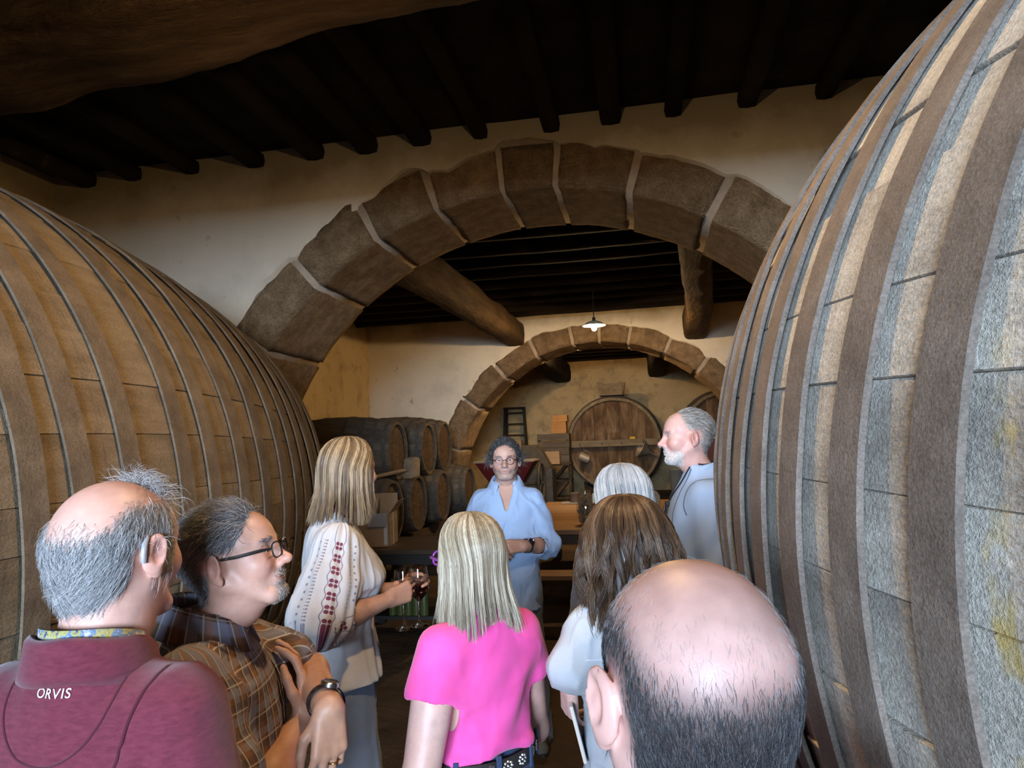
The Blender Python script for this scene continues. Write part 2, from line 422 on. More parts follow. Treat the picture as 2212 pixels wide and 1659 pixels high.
# ceilings: boards over joists, with the rough trunk beams below
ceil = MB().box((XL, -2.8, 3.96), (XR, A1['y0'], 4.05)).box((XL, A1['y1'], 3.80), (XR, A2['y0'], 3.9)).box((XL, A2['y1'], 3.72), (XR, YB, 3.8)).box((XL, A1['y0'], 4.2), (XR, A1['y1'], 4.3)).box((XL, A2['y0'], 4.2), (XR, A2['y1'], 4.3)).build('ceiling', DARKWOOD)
tag(ceil, 'dark boarded ceiling over rough joists', kind='structure')
def log(name, pts, rad, m, parent=None, seed=0, flat=0.8, n=20, amp=0.05, sq=4.5):
    """rough hewn trunk along a polyline, squarish section"""
    pts = np.array(pts, float); L = np.r_[0, np.cumsum(np.linalg.norm(np.diff(pts, axis=0), axis=1))]
    ns = max(8, int(L[-1]/0.07)); s = np.linspace(0, L[-1], ns)
    C = np.stack([np.interp(s, L, pts[:, i]) for i in range(3)], 1)
    for _ in range(12): C[1:-1] = (C[:-2]+2*C[1:-1]+C[2:])/4
    rx = np.interp(s, L, [q[0] for q in rad]); rz = np.interp(s, L, [q[1] for q in rad])
    T = np.gradient(C, axis=0); T /= np.linalg.norm(T, axis=1)[:, None]
    S = np.cross(T, [0, 0, 1]); S /= np.linalg.norm(S, axis=1)[:, None]; U = np.cross(S, T)
    a = np.linspace(0, 2*math.pi, n, endpoint=False); ex = 2/sq
    ca = np.sign(np.cos(a))*np.abs(np.cos(a))**ex; sa = np.sign(np.sin(a))*np.abs(np.sin(a))**ex
    V = C[:, None]+S[:, None]*(rx[:, None]*ca)[..., None]+U[:, None]*(rz[:, None]*sa)[..., None]
    D = V-C[:, None]; nn = fbm(np.stack([V[..., 0]*1.6, V[..., 1]*1.6, V[..., 2]*2.5], -1), 4, seed)
    V = V+D*(nn*amp*3)[..., None]
    idx = np.arange(ns*n).reshape(ns, n); nx = np.roll(idx, -1, 1)
    F = [tuple(q) for q in np.stack([idx[:-1], nx[:-1], nx[1:], idx[1:]], -1).reshape(-1, 4)]
    F += [tuple(idx[0][::-1]), tuple(idx[-1])]
    me = mesh_np(name, V.reshape(-1, 3), F, m)
    return link(name, me, parent)
# bay one: joists run into the depth, one great trunk crosses them
jx = -4.15; k = 0
while jx < XR:
    w_ = 0.10+0.05*_hash(k, 1, 1, 3); tilt = (_hash(k, 2, 9, 4)-0.5)*0.25
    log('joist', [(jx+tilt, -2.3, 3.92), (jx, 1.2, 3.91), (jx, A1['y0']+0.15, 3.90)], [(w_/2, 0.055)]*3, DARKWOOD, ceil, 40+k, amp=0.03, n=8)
    jx += 0.40+0.14*_hash(k, 5, 2, 8); k += 1
tag(log('ceiling_beam', [(-4.4, 2.62, 3.69), (-3.0, 2.60, 3.69), (-1.9, 2.47, 3.69), (-0.9, 2.32, 3.70), (-0.3, 2.28, 3.71), (0.4, 2.42, 3.70), (1.0, 2.46, 3.72), (2.0, 2.3, 3.72), (3.25, 2.3, 3.72)],
        [(0.33, 0.27), (0.33, 0.27), (0.31, 0.26), (0.30, 0.25), (0.30, 0.25), (0.31, 0.25), (0.30, 0.24), (0.28, 0.23), (0.28, 0.23)], BEAMWOOD, None, 5, amp=0.05, n=22),
    'massive rough trunk beam crossing the ceiling above the group', 'beam')
# bay two: two trunks into the depth, joists across on top of them
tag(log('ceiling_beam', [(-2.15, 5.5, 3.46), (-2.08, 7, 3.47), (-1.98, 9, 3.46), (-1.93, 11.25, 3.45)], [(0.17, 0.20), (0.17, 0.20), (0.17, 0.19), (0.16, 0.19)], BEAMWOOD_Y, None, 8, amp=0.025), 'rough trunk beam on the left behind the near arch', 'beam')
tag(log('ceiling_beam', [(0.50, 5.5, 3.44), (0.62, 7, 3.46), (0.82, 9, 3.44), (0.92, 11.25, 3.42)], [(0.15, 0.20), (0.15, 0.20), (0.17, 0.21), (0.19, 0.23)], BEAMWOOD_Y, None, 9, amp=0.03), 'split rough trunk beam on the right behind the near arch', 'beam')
yy = 5.75; k = 0
while yy < 10.95:
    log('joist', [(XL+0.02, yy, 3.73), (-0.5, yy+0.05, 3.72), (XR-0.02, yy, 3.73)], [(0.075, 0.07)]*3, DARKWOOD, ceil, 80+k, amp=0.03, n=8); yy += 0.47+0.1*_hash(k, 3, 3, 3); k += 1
# bay three
yy = 12.3; k = 0
while yy < 16.9:
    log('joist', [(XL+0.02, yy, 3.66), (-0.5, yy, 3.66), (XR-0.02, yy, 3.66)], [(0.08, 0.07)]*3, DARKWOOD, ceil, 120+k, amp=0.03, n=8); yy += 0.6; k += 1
for x, nm in ((-1.84, 'left'), (0.45, 'right')):
    tag(log('ceiling_beam', [(x, 11.95, 3.36), (x, 14, 3.36), (x, 16.98, 3.36)], [(0.22, 0.25)]*3, DARKWOOD, None, 60+int(x*3)), 'dark beam end in the far vault, %s of the two above the round vat' % nm, 'beam')
# ================================================================== pendant lamps
BULB = plain('lit_bulb', (1, 0.9, 0.7), 0.3, emit=((1.0, 0.62, 0.26), 60.0))
ENAMEL = plain('white_enamel_shade', (0.85, 0.74, 0.50), 0.3)
FLEX = plain('dark_flex', (0.05, 0.035, 0.02), 0.6)
def pendant(loc, ztop, label, power, rad=0.145):
    root = empty('pendant_lamp', loc); tag(root, label, 'lamp', 'bulbs under flat enamel shades')
    MB().tube([(0, 0, 0.06), (0.002, 0, 0.3), (0, 0, ztop-loc[2])], 0.006, 8).build('flex', FLEX, root, smooth=True)
    MB().lathe([(0.0, ztop-loc[2]), (0.035, ztop-loc[2]-0.002), (0.03, ztop-loc[2]-0.025), (0.0, ztop-loc[2]-0.03)], 16).build('ceiling_rose', FLEX, root, smooth=True)
    MB().lathe([(0.018, 0.075), (0.022, 0.07), (0.022, 0.01), (0.016, 0.0), (0.0, 0.0)], 16).build('socket', FLEX, root, smooth=True)
    s = MB().lathe([(0.02, 0.03), (0.05, 0.026), (0.10, 0.006), (rad, -0.03), (rad+0.004, -0.034), (rad, -0.034), (0.10, 0.001), (0.05, 0.02), (0.02, 0.025)], 40).build('lamp_shade', ENAMEL, root, smooth=True)
    MB().lathe([(0.0, -0.105), (0.018, -0.10), (0.03, -0.085), (0.034, -0.065), (0.03, -0.045), (0.018, -0.02), (0.014, 0.0)], 20).build('bulb', BULB, root, smooth=True)
    l = bpy.data.lights.new('bulb_light', 'POINT'); l.energy = power; l.color = (1.0, 0.66, 0.32); l.shadow_soft_size = 0.042; l.use_soft_falloff = False
    lo = bpy.data.objects.new('bulb_light', l); COL.objects.link(lo); lo.parent = root; lo.location = (0, 0, -0.066)
    return root
pendant(tuple(at_y(1283, 698, 9.0)), 3.80, 'lit bare bulb under a flat white enamel shade, hanging behind the near arch', LAMP_W*1.5)
pendant((-0.35, 1.7, 3.12), 4.02, 'lit bulb under a flat enamel shade above the group, over the picture edge', LAMP_W*0.75)
pendant((-1.25, 12.2, 3.50), 3.72, 'lit bulb under a flat enamel shade in the far room, hidden by the far arch', LAMP_W*1.7)
# ================================================================== casks
def oak(name, dark, mid, light, var=0.16, **kw):
    return mat(name, [(0.22, dark), (0.5, mid), (0.78, light)], scale=5, stretch=(2.2, 0.5, 2.2), rough=0.9, bumps=(38, 0.6, 0.008), detail=9, var=var, spec=0.15, stain=(1.6, dark, 0.56, 0.74), **kw)
OAK_L = oak('weathered_oak_brown', (0.13, 0.095, 0.06), (0.225, 0.17, 0.11), (0.30, 0.235, 0.16), 0.12, speck=(170, 0.80, 1.18), streak=((0.7, 5, 1), 3.5, (0.10, 0.075, 0.05), 0.56, 0.72))
OAK_R = oak('weathered_oak_grey', (0.26, 0.235, 0.20), (0.46, 0.425, 0.36), (0.60, 0.56, 0.49), 0.10, speck=(170, 0.72, 1.22), streak=((0.8, 6, 1), 3.2, (0.19, 0.175, 0.165), 0.56, 0.74), drip=(0.782, 0.013, (0.50, 0.37, 0.14)))
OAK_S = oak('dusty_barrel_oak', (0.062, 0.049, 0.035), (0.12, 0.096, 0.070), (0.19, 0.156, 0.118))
OAK_H = mat('barrel_head_oak', [(0.25, (0.04, 0.026, 0.015)), (0.5, (0.085, 0.056, 0.031)), (0.8, (0.14, 0.096, 0.055))], scale=4, stretch=(1, 1, 6), rough=0.85, bumps=(30, 0.4, 0.01), var=0.15, spec=0.2)
HOOP = mat('rusty_hoop_iron', [(0.25, (0.095, 0.076, 0.063)), (0.55, (0.155, 0.127, 0.105)), (0.8, (0.21, 0.176, 0.148))], scale=11, rough=0.85, bumps=(90, 0.5, 0.006), detail=8, var=0.08, spec=0.2, speck=(230, 0.75, 1.25))
HOOP_L = mat('brown_dusty_hoop_iron', [(0.25, (0.085, 0.062, 0.042)), (0.55, (0.15, 0.113, 0.078)), (0.8, (0.21, 0.165, 0.118))], scale=11, rough=0.9, bumps=(90, 0.5, 0.006), detail=8, var=0.08, spec=0.15, speck=(220, 0.78, 1.2))
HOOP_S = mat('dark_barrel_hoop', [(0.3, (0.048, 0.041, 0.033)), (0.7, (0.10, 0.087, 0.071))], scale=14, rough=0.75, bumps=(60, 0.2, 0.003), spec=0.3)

def caulk_lines(root, rng_, edges, hoops, Rm, k):
    """pale strips of caulking pressed into some of the lower joints, between the hoops"""
    ys = sorted(h[0] for h in hoops); n_ = 0
    for e in edges:
        a = e % (2*math.pi)
        if not (rng_[0] < a < rng_[1]): continue
        for y0, y1 in zip(ys[:-1], ys[1:]):
            n_ += 1
            if _hash(n_, 4, 4, 9) < 0.35: continue
            V = []; F = []; yy = np.linspace(y0+0.036, y1-0.036, 5)
            for y in yy:
                r_ = Rm-k*y*y
                for dr, da in ((-0.012, -0.0022), (0.0075, -0.0022), (0.0075, 0.0022), (-0.012, 0.0022)): V.append(((r_+dr)*math.sin(a+da/r_), y, (r_+dr)*math.cos(a+da/r_)))
            for i in range(4):
                for j in range(4): F.append((i*4+j, i*4+(j+1) % 4, (i+1)*4+(j+1) % 4, (i+1)*4+j))
            MB().add(V, F).build('caulking', plain('pale_caulk', (0.50, 0.46, 0.39), 0.9), root)
def make_cask(name, half, Rm, k, nst, hoops, wood, headm, hoopm, loc, rz, label, cat, group=None, th=0.05, nseg=18, nh=96, phase=0.0, jit=0.003, head_planks=8, ht=0.009, inset=0.07, wob=0.0015, stave_bevel=0.0016, varw=True, caulk=None):
    """barrel with its axis along local y: staves, hoops and boarded heads are parts"""
    root = empty(name, loc, rz); tag(root, label, cat, group)
    ys = np.linspace(-half, half, nseg+1); Rr = Rm-k*ys**2
    wid = [(1.0, 0.78, 1.22, 0.9, 1.1)[int(_hash(i, 9, nst, 4)*5) % 5] if varw else 1.0 for i in range(nst)]; tot = sum(wid); sms = {}
    def stave_mesh(wf):
      dth = math.pi*wf/tot; V = []; F = []
      for y, r_ in zip(ys, Rr):
        g = 0.0003/r_
        row = [(r_-th, -dth+g), (r_-stave_bevel*1.6, -dth+g)]+[(r_, -dth+stave_bevel/r_+g+(2*dth-2*(stave_bevel/r_+g))*j/3) for j in range(4)]+[(r_-stave_bevel*1.6, dth-g), (r_-th, dth-g)]
        for q, a in row: V.append((q*math.sin(a), y, q*math.cos(a)))
      m = 8
      for i in range(nseg):
        for j in range(m):
            a, b = i*m+j, i*m+(j+1) % m; F.append((a, a+m, b+m, b))
      F += [tuple(range(m)), tuple(nseg*m+j for j in range(m-1, -1, -1))]
      return MB().add(V, F).build('stave', wood, smooth=True, mesh_only=True)
    acc = phase; acc_edges = []
    for i in range(nst):
        acc_edges.append(acc)
        if wid[i] not in sms: sms[wid[i]] = stave_mesh(wid[i])
        half_a = math.pi*wid[i]/tot; acc += half_a; a = acc; acc += half_a
        o = link('stave', sms[wid[i]], root)
        d = jit*(_hash(i, 3, nst, int(abs(loc[0])*100))*2-1)
        o.rotation_euler = (0, a, 0); o.location = (d*math.sin(a), 0, d*math.cos(a))
    if caulk: caulk_lines(root, caulk, acc_edges, hoops, Rm, k)
    for hi, (y, wd) in enumerate(hoops):
        V = []; F = []
        aa = np.linspace(0, 2*math.pi, nh, endpoint=False)
        wv = fbm(np.stack([np.cos(aa)*2.2, np.sin(aa)*2.2, aa*0+hi*3.1], -1), 3, 5+hi)
        r0 = Rm-k*(y-wd/2)**2; r1 = Rm-k*(y+wd/2)**2
        for a, q in zip(aa, wv):
            s, c = math.sin(a), math.cos(a); o_ = jit+abs(q)*wob*1.5; dy = q*wob*1.6
            for rr, yy_ in ((r0+o_, y-wd/2+dy), (r0+o_+ht, y-wd/2+dy), (r1+o_+ht, y+wd/2+dy), (r1+o_, y+wd/2+dy)):
                V.append((rr*s, yy_, rr*c))
        for i in range(nh):
            for j in range(4):
                a, b = i*4+j, i*4+(j+1) % 4; c2 = ((i+1) % nh)*4; F.append((a, b, c2+(j+1) % 4, c2+j))
        h = MB().add(V, F).build('hoop', hoopm, root, smooth=True)
    re_ = Rm-k*(half-inset)**2-th*0.8
    for sg in (-1, 1):
        # boarded head
        pw = 2*re_/head_planks
        for i in range(head_planks):
            x0, x1 = -re_+i*pw+0.0015, -re_+(i+1)*pw-0.0015
            xs = np.linspace(x0, x1, 5); top = [(x, math.sqrt(max(re_**2-x*x, 0.0004))) for x in xs]
            poly = top+[(x, -z) for x, z in reversed(top)]
            yq = sg*(half-inset)
            MB().prism(poly, yq-0.014, yq+0.014).build('head_board', headm, root, bevel=0.003, seg=1)
    return root

def hs(cs, wd=0.075): return [(c, wd) for c in cs]
# large cask on the left: centre depth 1.76
hl = [1.465, 1.615, 1.807, 2.058, 2.22, 2.43, 2.63, 2.84, 3.01, 3.16, 3.30, 3.43, 3.56]
hl = [h-1.76 for h in hl]; hl = hl+[-h for h in hl if h > 0.5]
BIGL = make_cask('large_cask', 1.9, 1.4, 0.081, 58, hs(hl), OAK_L, OAK_H, HOOP_L, (-2.857, 1.76, 1.473), 0, 'huge brown oak cask with iron hoops, on the left behind the man in maroon', 'cask', 'pair of great casks flanking the group', phase=0.03, jit=0.0045, wob=0.004, nh=200, ht=0.008)
hr = [0.40, 0.52, 0.67, 0.848, 1.026, 1.217, 1.377, 1.546, 1.72, 1.90, 2.08, 2.26, 2.44, 2.62, 2.78, 2.92, 3.04, 3.15]
BIGR = make_cask('large_cask', 1.5, 1.4, 0.145, 50, hs([h-1.763 for h in hr]), OAK_R, OAK_H, HOOP, (1.599, 1.763, 1.552), 0, 'huge pale grey oak cask filling the right edge, beside the bald man', 'cask', 'pair of great casks flanking the group', phase=-0.055, jit=0.005, wob=0.004, nh=200, caulk=(R(225), R(262)))
CRADLE = mat('cradle_timber', [(0.3, (0.04, 0.026, 0.014)), (0.7, (0.09, 0.06, 0.034))], scale=4, rough=0.9, bumps=(20, 0.4, 0.01))
for (xc, ym, zc, nm) in ((-2.857, 1.76, 1.473, 'left brown'), (1.599, 1.763, 1.552, 'right grey')):
    for dy, q in ((-0.85, 'near'), (0.85, 'far')):
        k_ = 0.081 if xc < 0 else 0.145; rr = 1.4-k_*dy*dy+0.012
        poly = [(-0.95, 0)]+[(x, zc-math.sqrt(rr**2-x*x)) for x in np.linspace(-0.95, 0.95, 17)]+[(0.95, 0)]
        o = MB().prism(poly, -0.11, 0.11).build('cask_cradle', CRADLE, loc=(xc, ym+dy, 0))
        tag(o, 'timber saddle under the %s cask, %s end' % (nm, q), 'cradle')
# ================================================================== barrels and furniture beyond the near arch
def small_barrel(y, xh, z, label, seed, half=0.68, Rm=0.40, wood=None):
    hy = [-0.62, -0.50, -0.36, -0.16, 0.16, 0.36, 0.50, 0.62]
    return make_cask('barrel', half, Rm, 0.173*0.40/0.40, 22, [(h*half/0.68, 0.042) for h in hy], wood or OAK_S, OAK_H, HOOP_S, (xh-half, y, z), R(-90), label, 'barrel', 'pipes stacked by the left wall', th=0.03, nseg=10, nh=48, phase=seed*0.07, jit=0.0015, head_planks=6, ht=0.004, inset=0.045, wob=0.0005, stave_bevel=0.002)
BL = [(6.95, -2.57, 'barrel in the lower row right behind the open carton'), (7.95, -2.62, 'second barrel of the lower row, its round tan head facing the aisle'),
      (8.95, -2.60, 'third barrel of the lower row, orange tinted head half hidden'), (9.98, -2.50, 'farthest barrel of the lower row, hooped side beside the far arch foot')]
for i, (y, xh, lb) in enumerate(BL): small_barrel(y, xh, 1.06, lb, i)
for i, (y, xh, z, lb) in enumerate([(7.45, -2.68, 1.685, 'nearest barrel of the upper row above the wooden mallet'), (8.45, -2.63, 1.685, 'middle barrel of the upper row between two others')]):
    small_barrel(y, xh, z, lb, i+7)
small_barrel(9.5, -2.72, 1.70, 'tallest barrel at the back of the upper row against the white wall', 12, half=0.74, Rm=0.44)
RACKW = mat('rack_timber', [(0.3, (0.03, 0.02, 0.012)), (0.7, (0.08, 0.055, 0.033))], scale=4, stretch=(3, 0.6, 3), rough=0.85, bumps=(20, 0.4, 0.01), var=0.1)
rk = empty('barrel_rack', (-3.25, 8.45, 0)); tag(rk, 'low dark timber rack carrying the stacked barrels', 'rack')
for dx in (-0.42, 0.42): MB().box((dx-0.08, -2.05, 0.5), (dx+0.08, 2.05, 0.675)).build('rail', RACKW, rk, bevel=0.008)
for dx in (-0.42, 0.42):
    for dy in (-1.9, -0.65, 0.65, 1.9): MB().box((dx-0.07, dy-0.07, 0), (dx+0.07, dy+0.07, 0.5)).build('post', RACKW, rk, bevel=0.008)
for dy in (-1.9, 0, 1.9): MB().box((-0.42, dy-0.04, 0.3), (0.42, dy+0.04, 0.42)).build('crossbar', RACKW, rk, bevel=0.006)

PALEWOOD = mat('pale_dusty_wood', [(0.3, (0.19, 0.135, 0.08)), (0.7, (0.33, 0.245, 0.155))], scale=5, stretch=(1, 3, 3), rough=0.85, bumps=(30, 0.4, 0.006))
p = at_y(868, 1021, 7.42)
ml = empty('mallet', (-2.60, 7.10, 1.405), R(72)); tag(ml, 'pale wooden mallet lying on the lower barrels', 'mallet')
MB().prism([(-0.07, -0.03), (0.09, -0.01), (0.10, 0.17), (0.075, 0.20), (-0.02, 0.20), (-0.05, 0.17)], -0.06, 0.06, Matrix.Translation((0.28, 0, 0))).build('mallet_head', PALEWOOD, ml, bevel=0.012, smooth=True)
MB().tube([(0.26, 0, 0.07), (0, 0, 0.05), (-0.35, 0, 0.02)], [0.02, 0.022, 0.02], 10).build('handle', PALEWOOD, ml, smooth=True)

# dark table with the open carton
TBL = mat('dark_table_wood', [(0.3, (0.03, 0.019, 0.011)), (0.6, (0.075, 0.05, 0.03)), (0.85, (0.12, 0.082, 0.05))], scale=3, stretch=(0.6, 5, 5), rough=0.5, bumps=(25, 0.25, 0.005), var=0.12)
TBLK = plain('black_table_frame', (0.008, 0.007, 0.006), 0.6)
tb = empty('table', (-2.25, 6.3, 0)); tag(tb, 'dark wooden table with a black edge, carrying the open carton', 'table')
for i in range(5): MB().box((-0.42, -0.42+i*0.168, 0.79), (0.62, -0.42+i*0.168+0.165, 0.83)).build('plank', TBL, tb, bevel=0.004)
MB().box((-0.40, -0.40, 0.70), (0.59, 0.40, 0.79)).build('apron', TBLK, tb)
for sx in (-0.35, 0.53):
    for sy in (-0.35, 0.35): MB().box((sx-0.035, sy-0.035, 0), (sx+0.035, sy+0.035, 0.70)).build('leg', TBLK, tb)
MB().box((-0.38, -0.36, 0.22), (0.55, 0.36, 0.25)).build('lower_shelf', TBLK, tb)
CARD = mat('corrugated_card', [(0.3, (0.30, 0.195, 0.105)), (0.7, (0.42, 0.28, 0.155))], scale=3, rough=0.85, bumps=(60, 0.1, 0.002))
CARDP = mat('printed_card', [(0.3, (0.24, 0.18, 0.13)), (0.55, (0.36, 0.28, 0.205)), (0.8, (0.44, 0.36, 0.28))], scale=2.6, stretch=(1.2, 1.2, 14), rough=0.8, bumps=None)
CARDG = plain('grey_card_flap', (0.30, 0.29, 0.29), 0.8)
TAPE = plain('packing_tape', (0.62, 0.60, 0.58), 0.35)
BOTTLE = plain('dark_bottle_glass', (0.012, 0.016, 0.010), 0.12, spec=0.6)
def carton(loc, rz, label, size=(0.30, 0.36, 0.30)):
    r_ = empty('carton', loc, rz); tag(r_, label, 'box'); a, b, h = size[0]/2, size[1]/2, size[2]; t = 0.006
    MB().box((-a, -b, 0), (a, b, t)).build('base_panel', CARD, r_)
    MB().box((-a, -b, 0), (-a+t, b, h)).build('side_panel', CARD, r_); MB().box((a-t, -b, 0), (a, b, h)).build('side_panel', CARDP, r_)
    MB().box((-a, -b, 0), (a, -b+t, h)).build('side_panel', CARD, r_); MB().box((-a, b-t, 0), (a, b, h)).build('side_panel', CARD, r_)
    return r_, a, b, h
cr, a, b, h = carton((-2.46, 6.22, 0.831), R(8), 'open cardboard carton of bottles with raised flaps, behind the woman in the white blouse')
MB().box((a-0.05, -b-0.002, 0.02), (a-0.02, -b, h)).build('tape', TAPE, cr); MB().box((a, -0.03, 0.0), (a+0.002, 0.01, h)).build('tape', TAPE, cr)
M1 = Matrix.Translation((a, 0, h)) @ Matrix.Rotation(R(35), 4, 'Y'); MB().box((0, -b, 0), (0.004, b*0.9, 0.13), M1).build('flap', CARDP, cr)
M1 = Matrix.Translation((0, b, h)) @ Matrix.Rotation(R(-12), 4, 'X'); MB().box((-a, 0, 0), (a, 0.004, 0.16), M1).build('flap', CARD, cr)
M1 = Matrix.Translation((0, -b, h)) @ Matrix.Rotation(R(150), 4, 'X'); MB().box((-a*0.2, 0, 0), (a*0.9, 0.004, 0.13), M1).build('flap', CARDG, cr)
MB().box((-0.02, -b+0.01, 0.01), (-0.015, b-0.01, h+0.12)).build('divider', CARDG, cr)
def bottle(loc, label, group, m=None, h=0.31, r=0.037):
    o = MB().lathe([(0, 0.0), (r, 0.002), (r, h*0.58), (r*0.93, h*0.64), (r*0.5, h*0.74), (0.0145, h*0.8), (0.0135, h*0.94), (0.016, h*0.945), (0.016, h), (0, h)], 16).build('wine_bottle', m or BOTTLE, smooth=True, loc=loc)
    tag(o, label, 'bottle', group); return o
for i, (dx, dy) in enumerate(((-0.10, -0.13), (-0.10, -0.04), (-0.10, 0.05), (-0.055, -0.09), (-0.055, 0.0))):
    v = Matrix.Rotation(R(8), 3, 'Z') @ Vector((dx, dy, 0)); bottle((-2.46+v.x, 6.22+v.y, 0.84), 'dark wine bottle standing in the open carton', 'bottles in the carton')
BGREEN = plain('olive_bottle_glass', (0.06, 0.075, 0.022), 0.25, spec=0.5)
for i in range(5):
    q = at_y(852+i*17, 1388, 5.99); bottle((q[0], 5.98, 0.251), 'olive green bottle under the dark table, %s of the row of five' % ('leftmost', 'second from the left', 'middle one', 'second from the right', 'rightmost')[i], 'bottles under the table', BGREEN)

# long tasting table and bench
HONEY = mat('honey_table_wood', [(0.25, (0.10, 0.045, 0.014)), (0.5, (0.26, 0.125, 0.038)), (0.8, (0.36, 0.19, 0.065))], scale=2.2, stretch=(0.35, 7, 7), rough=0.42, bumps=(20, 0.2, 0.004), var=0.14, spec=0.45)
lt = empty('tasting_table', (-0.42, 8.9, 0)); tag(lt, 'long honey coloured plank table behind the man in the pale blue shirt', 'table')
for i in range(16): MB().box((-1.02, -1.62+i*0.2025, 0.75), (1.02, -1.62+i*0.2025+0.1995, 0.80)).build('plank', HONEY, lt, bevel=0.004)
MB().box((-0.97, -1.56, 0.64), (0.97, 1.58, 0.75)).build('apron', TBL, lt)
for sx in (-0.88, 0.88):
    for sy in (-1.45, 1.45): MB().box((sx-0.06, sy-0.06, 0), (sx+0.06, sy+0.06, 0.64)).build('leg', TBL, lt, bevel=0.006)
bn = empty('bench', (-0.42, 6.75, 0)); tag(bn, 'low wooden bench in front of the long table', 'bench')
MB().box((-0.95, -0.15, 0.42), (0.95, 0.15, 0.465)).build('seat', HONEY, bn, bevel=0.006)
for sx in (-0.75, 0.75): MB().box((sx-0.03, -0.13, 0), (sx+0.03, 0.13, 0.42)).build('leg', TBL, bn, bevel=0.005)
# demijohn of corks and twisted candle holder
def glass_mat(name, c=(1, 1, 1), rough=0.02, ior=1.45):
    m, t, b = new_mat(name); b.inputs['Base Color'].default_value = (*c, 1); b.inputs['Roughness'].default_value = rough
    b.inputs['Transmission Weight'].default_value = 1.0; b.inputs['IOR'].default_value = ior; return m
GLASS = glass_mat('clear_glass')
def thin_glass(name, f=0.12):
    m, t, b = new_mat(name); o = t.nodes['Material Output']; tr = _n(t, 'ShaderNodeBsdfTransparent'); gl = _n(t, 'ShaderNodeBsdfGlossy'); gl.inputs['Roughness'].default_value = 0.03
    mx = _n(t, 'ShaderNodeMixShader'); mx.inputs[0].default_value = f; t.links.new(tr.outputs[0], mx.inputs[1]); t.links.new(gl.outputs[0], mx.inputs[2]); t.links.new(mx.outputs[0], o.inputs[0]); return m
CORKS = mat('cork', [(0.3, (0.11, 0.075, 0.04)), (0.7, (0.26, 0.19, 0.115))], scale=12, rough=0.9, bumps=None)
q = at_y(1266, 1103, 7.7)
jr = empty('cork_jar', (q[0], 7.7, 0.80)); tag(jr, 'bulging glass jar full of wine corks on the long table', 'jar')
prof = [(0.0, 0.004), (0.075, 0.006), (0.098, 0.05), (0.112, 0.13), (0.108, 0.21), (0.085, 0.29), (0.062, 0.33), (0.058, 0.36), (0.064, 0.37)]
MB().lathe(prof+[(r_-0.004, z+0.004) for r_, z in reversed(prof) if r_ > 0.01], 28).build('jar_glass', thin_glass('jar_glass_thin'), jr, smooth=True)
mb = MB()
for i in range(330):
    z = RNG.uniform(0.02, 0.33); rr = np.interp(z, [p_[1] for p_ in prof], [p_[0] for p_ in prof])-0.028; a = RNG.uniform(0, 6.28); rr *= math.sqrt(RNG.uniform(0.35, 1))
    d = Vector(RNG.normal(size=3)).normalized()*0.017; c_ = Vector((rr*math.cos(a), rr*math.sin(a), z)); mb.tube([c_-d, c_+d], 0.0105, 6)
tag(mb.build('corks', CORKS, jr), kind='stuff')
cn = empty('candle_holder', (q[0]+0.10, 7.52, 0.80)); tag(cn, 'twisted clear candle stick with a pale candle beside the cork jar', 'candle holder')
V = []
tw = MB()
for s in (0, math.pi): tw.tube([(0.012*math.cos(z*55+s), 0.012*math.sin(z*55+s), 0.02+z) for z in np.linspace(0, 0.24, 40)], 0.009, 8)
tw.build('twisted_stem', GLASS, cn, smooth=True)
MB().lathe([(0, 0), (0.05, 0.0), (0.045, 0.012), (0.014, 0.02), (0, 0.022)], 20).build('foot', GLASS, cn, smooth=True)
MB().lathe([(0, 0.25), (0.014, 0.25), (0.014, 0.34), (0.006, 0.352), (0, 0.353)], 14).build('candle', plain('cream_wax', (0.75, 0.62, 0.38), 0.4), cn, smooth=True)
tr = MB().box((-0.17, -0.11, 0), (0.17, 0.11, 0.018)).build('tray', mat('tray_wood', [(0.3, (0.30, 0.25, 0.18)), (0.7, (0.42, 0.36, 0.27))], scale=5, rough=0.6), loc=(-1.02, 10.2, 0.801), bevel=0.004)
tag(tr, 'pale flat tray on the far end of the long table', 'tray')
tag(MB().lathe([(0, 0), (0.065, 0), (0.068, 0.01), (0.066, 0.11), (0.07, 0.115), (0.07, 0.13), (0, 0.132)], 24).build('round_tin', mat('brown_tin', [(0.3, (0.11, 0.07, 0.05)), (0.7, (0.18, 0.12, 0.09))], scale=6, rough=0.6), smooth=True, loc=(-1.0, 10.2, 0.82)), 'small brown round tin standing on the pale tray', 'tin')
q = at_y(1414, 1128, 8.1)
bk = empty('wood_block', (q[0]-0.02, 8.1, 0.80)); tag(bk, 'pale worn wooden block on the table, left of the tall man in blue', 'block')
MB().prism([(-0.09, 0), (0.10, 0), (0.095, 0.27), (0.06, 0.31), (-0.10, 0.335), (-0.125, 0.30)], -0.05, 0.05).build('block_body', PALEWOOD, bk, bevel=0.014, smooth=True)
MB().tube([(-0.03, 0, 0.31), (-0.03, 0, 0.36)], 0.03, 12).build('knob', PALEWOOD, bk, smooth=True)

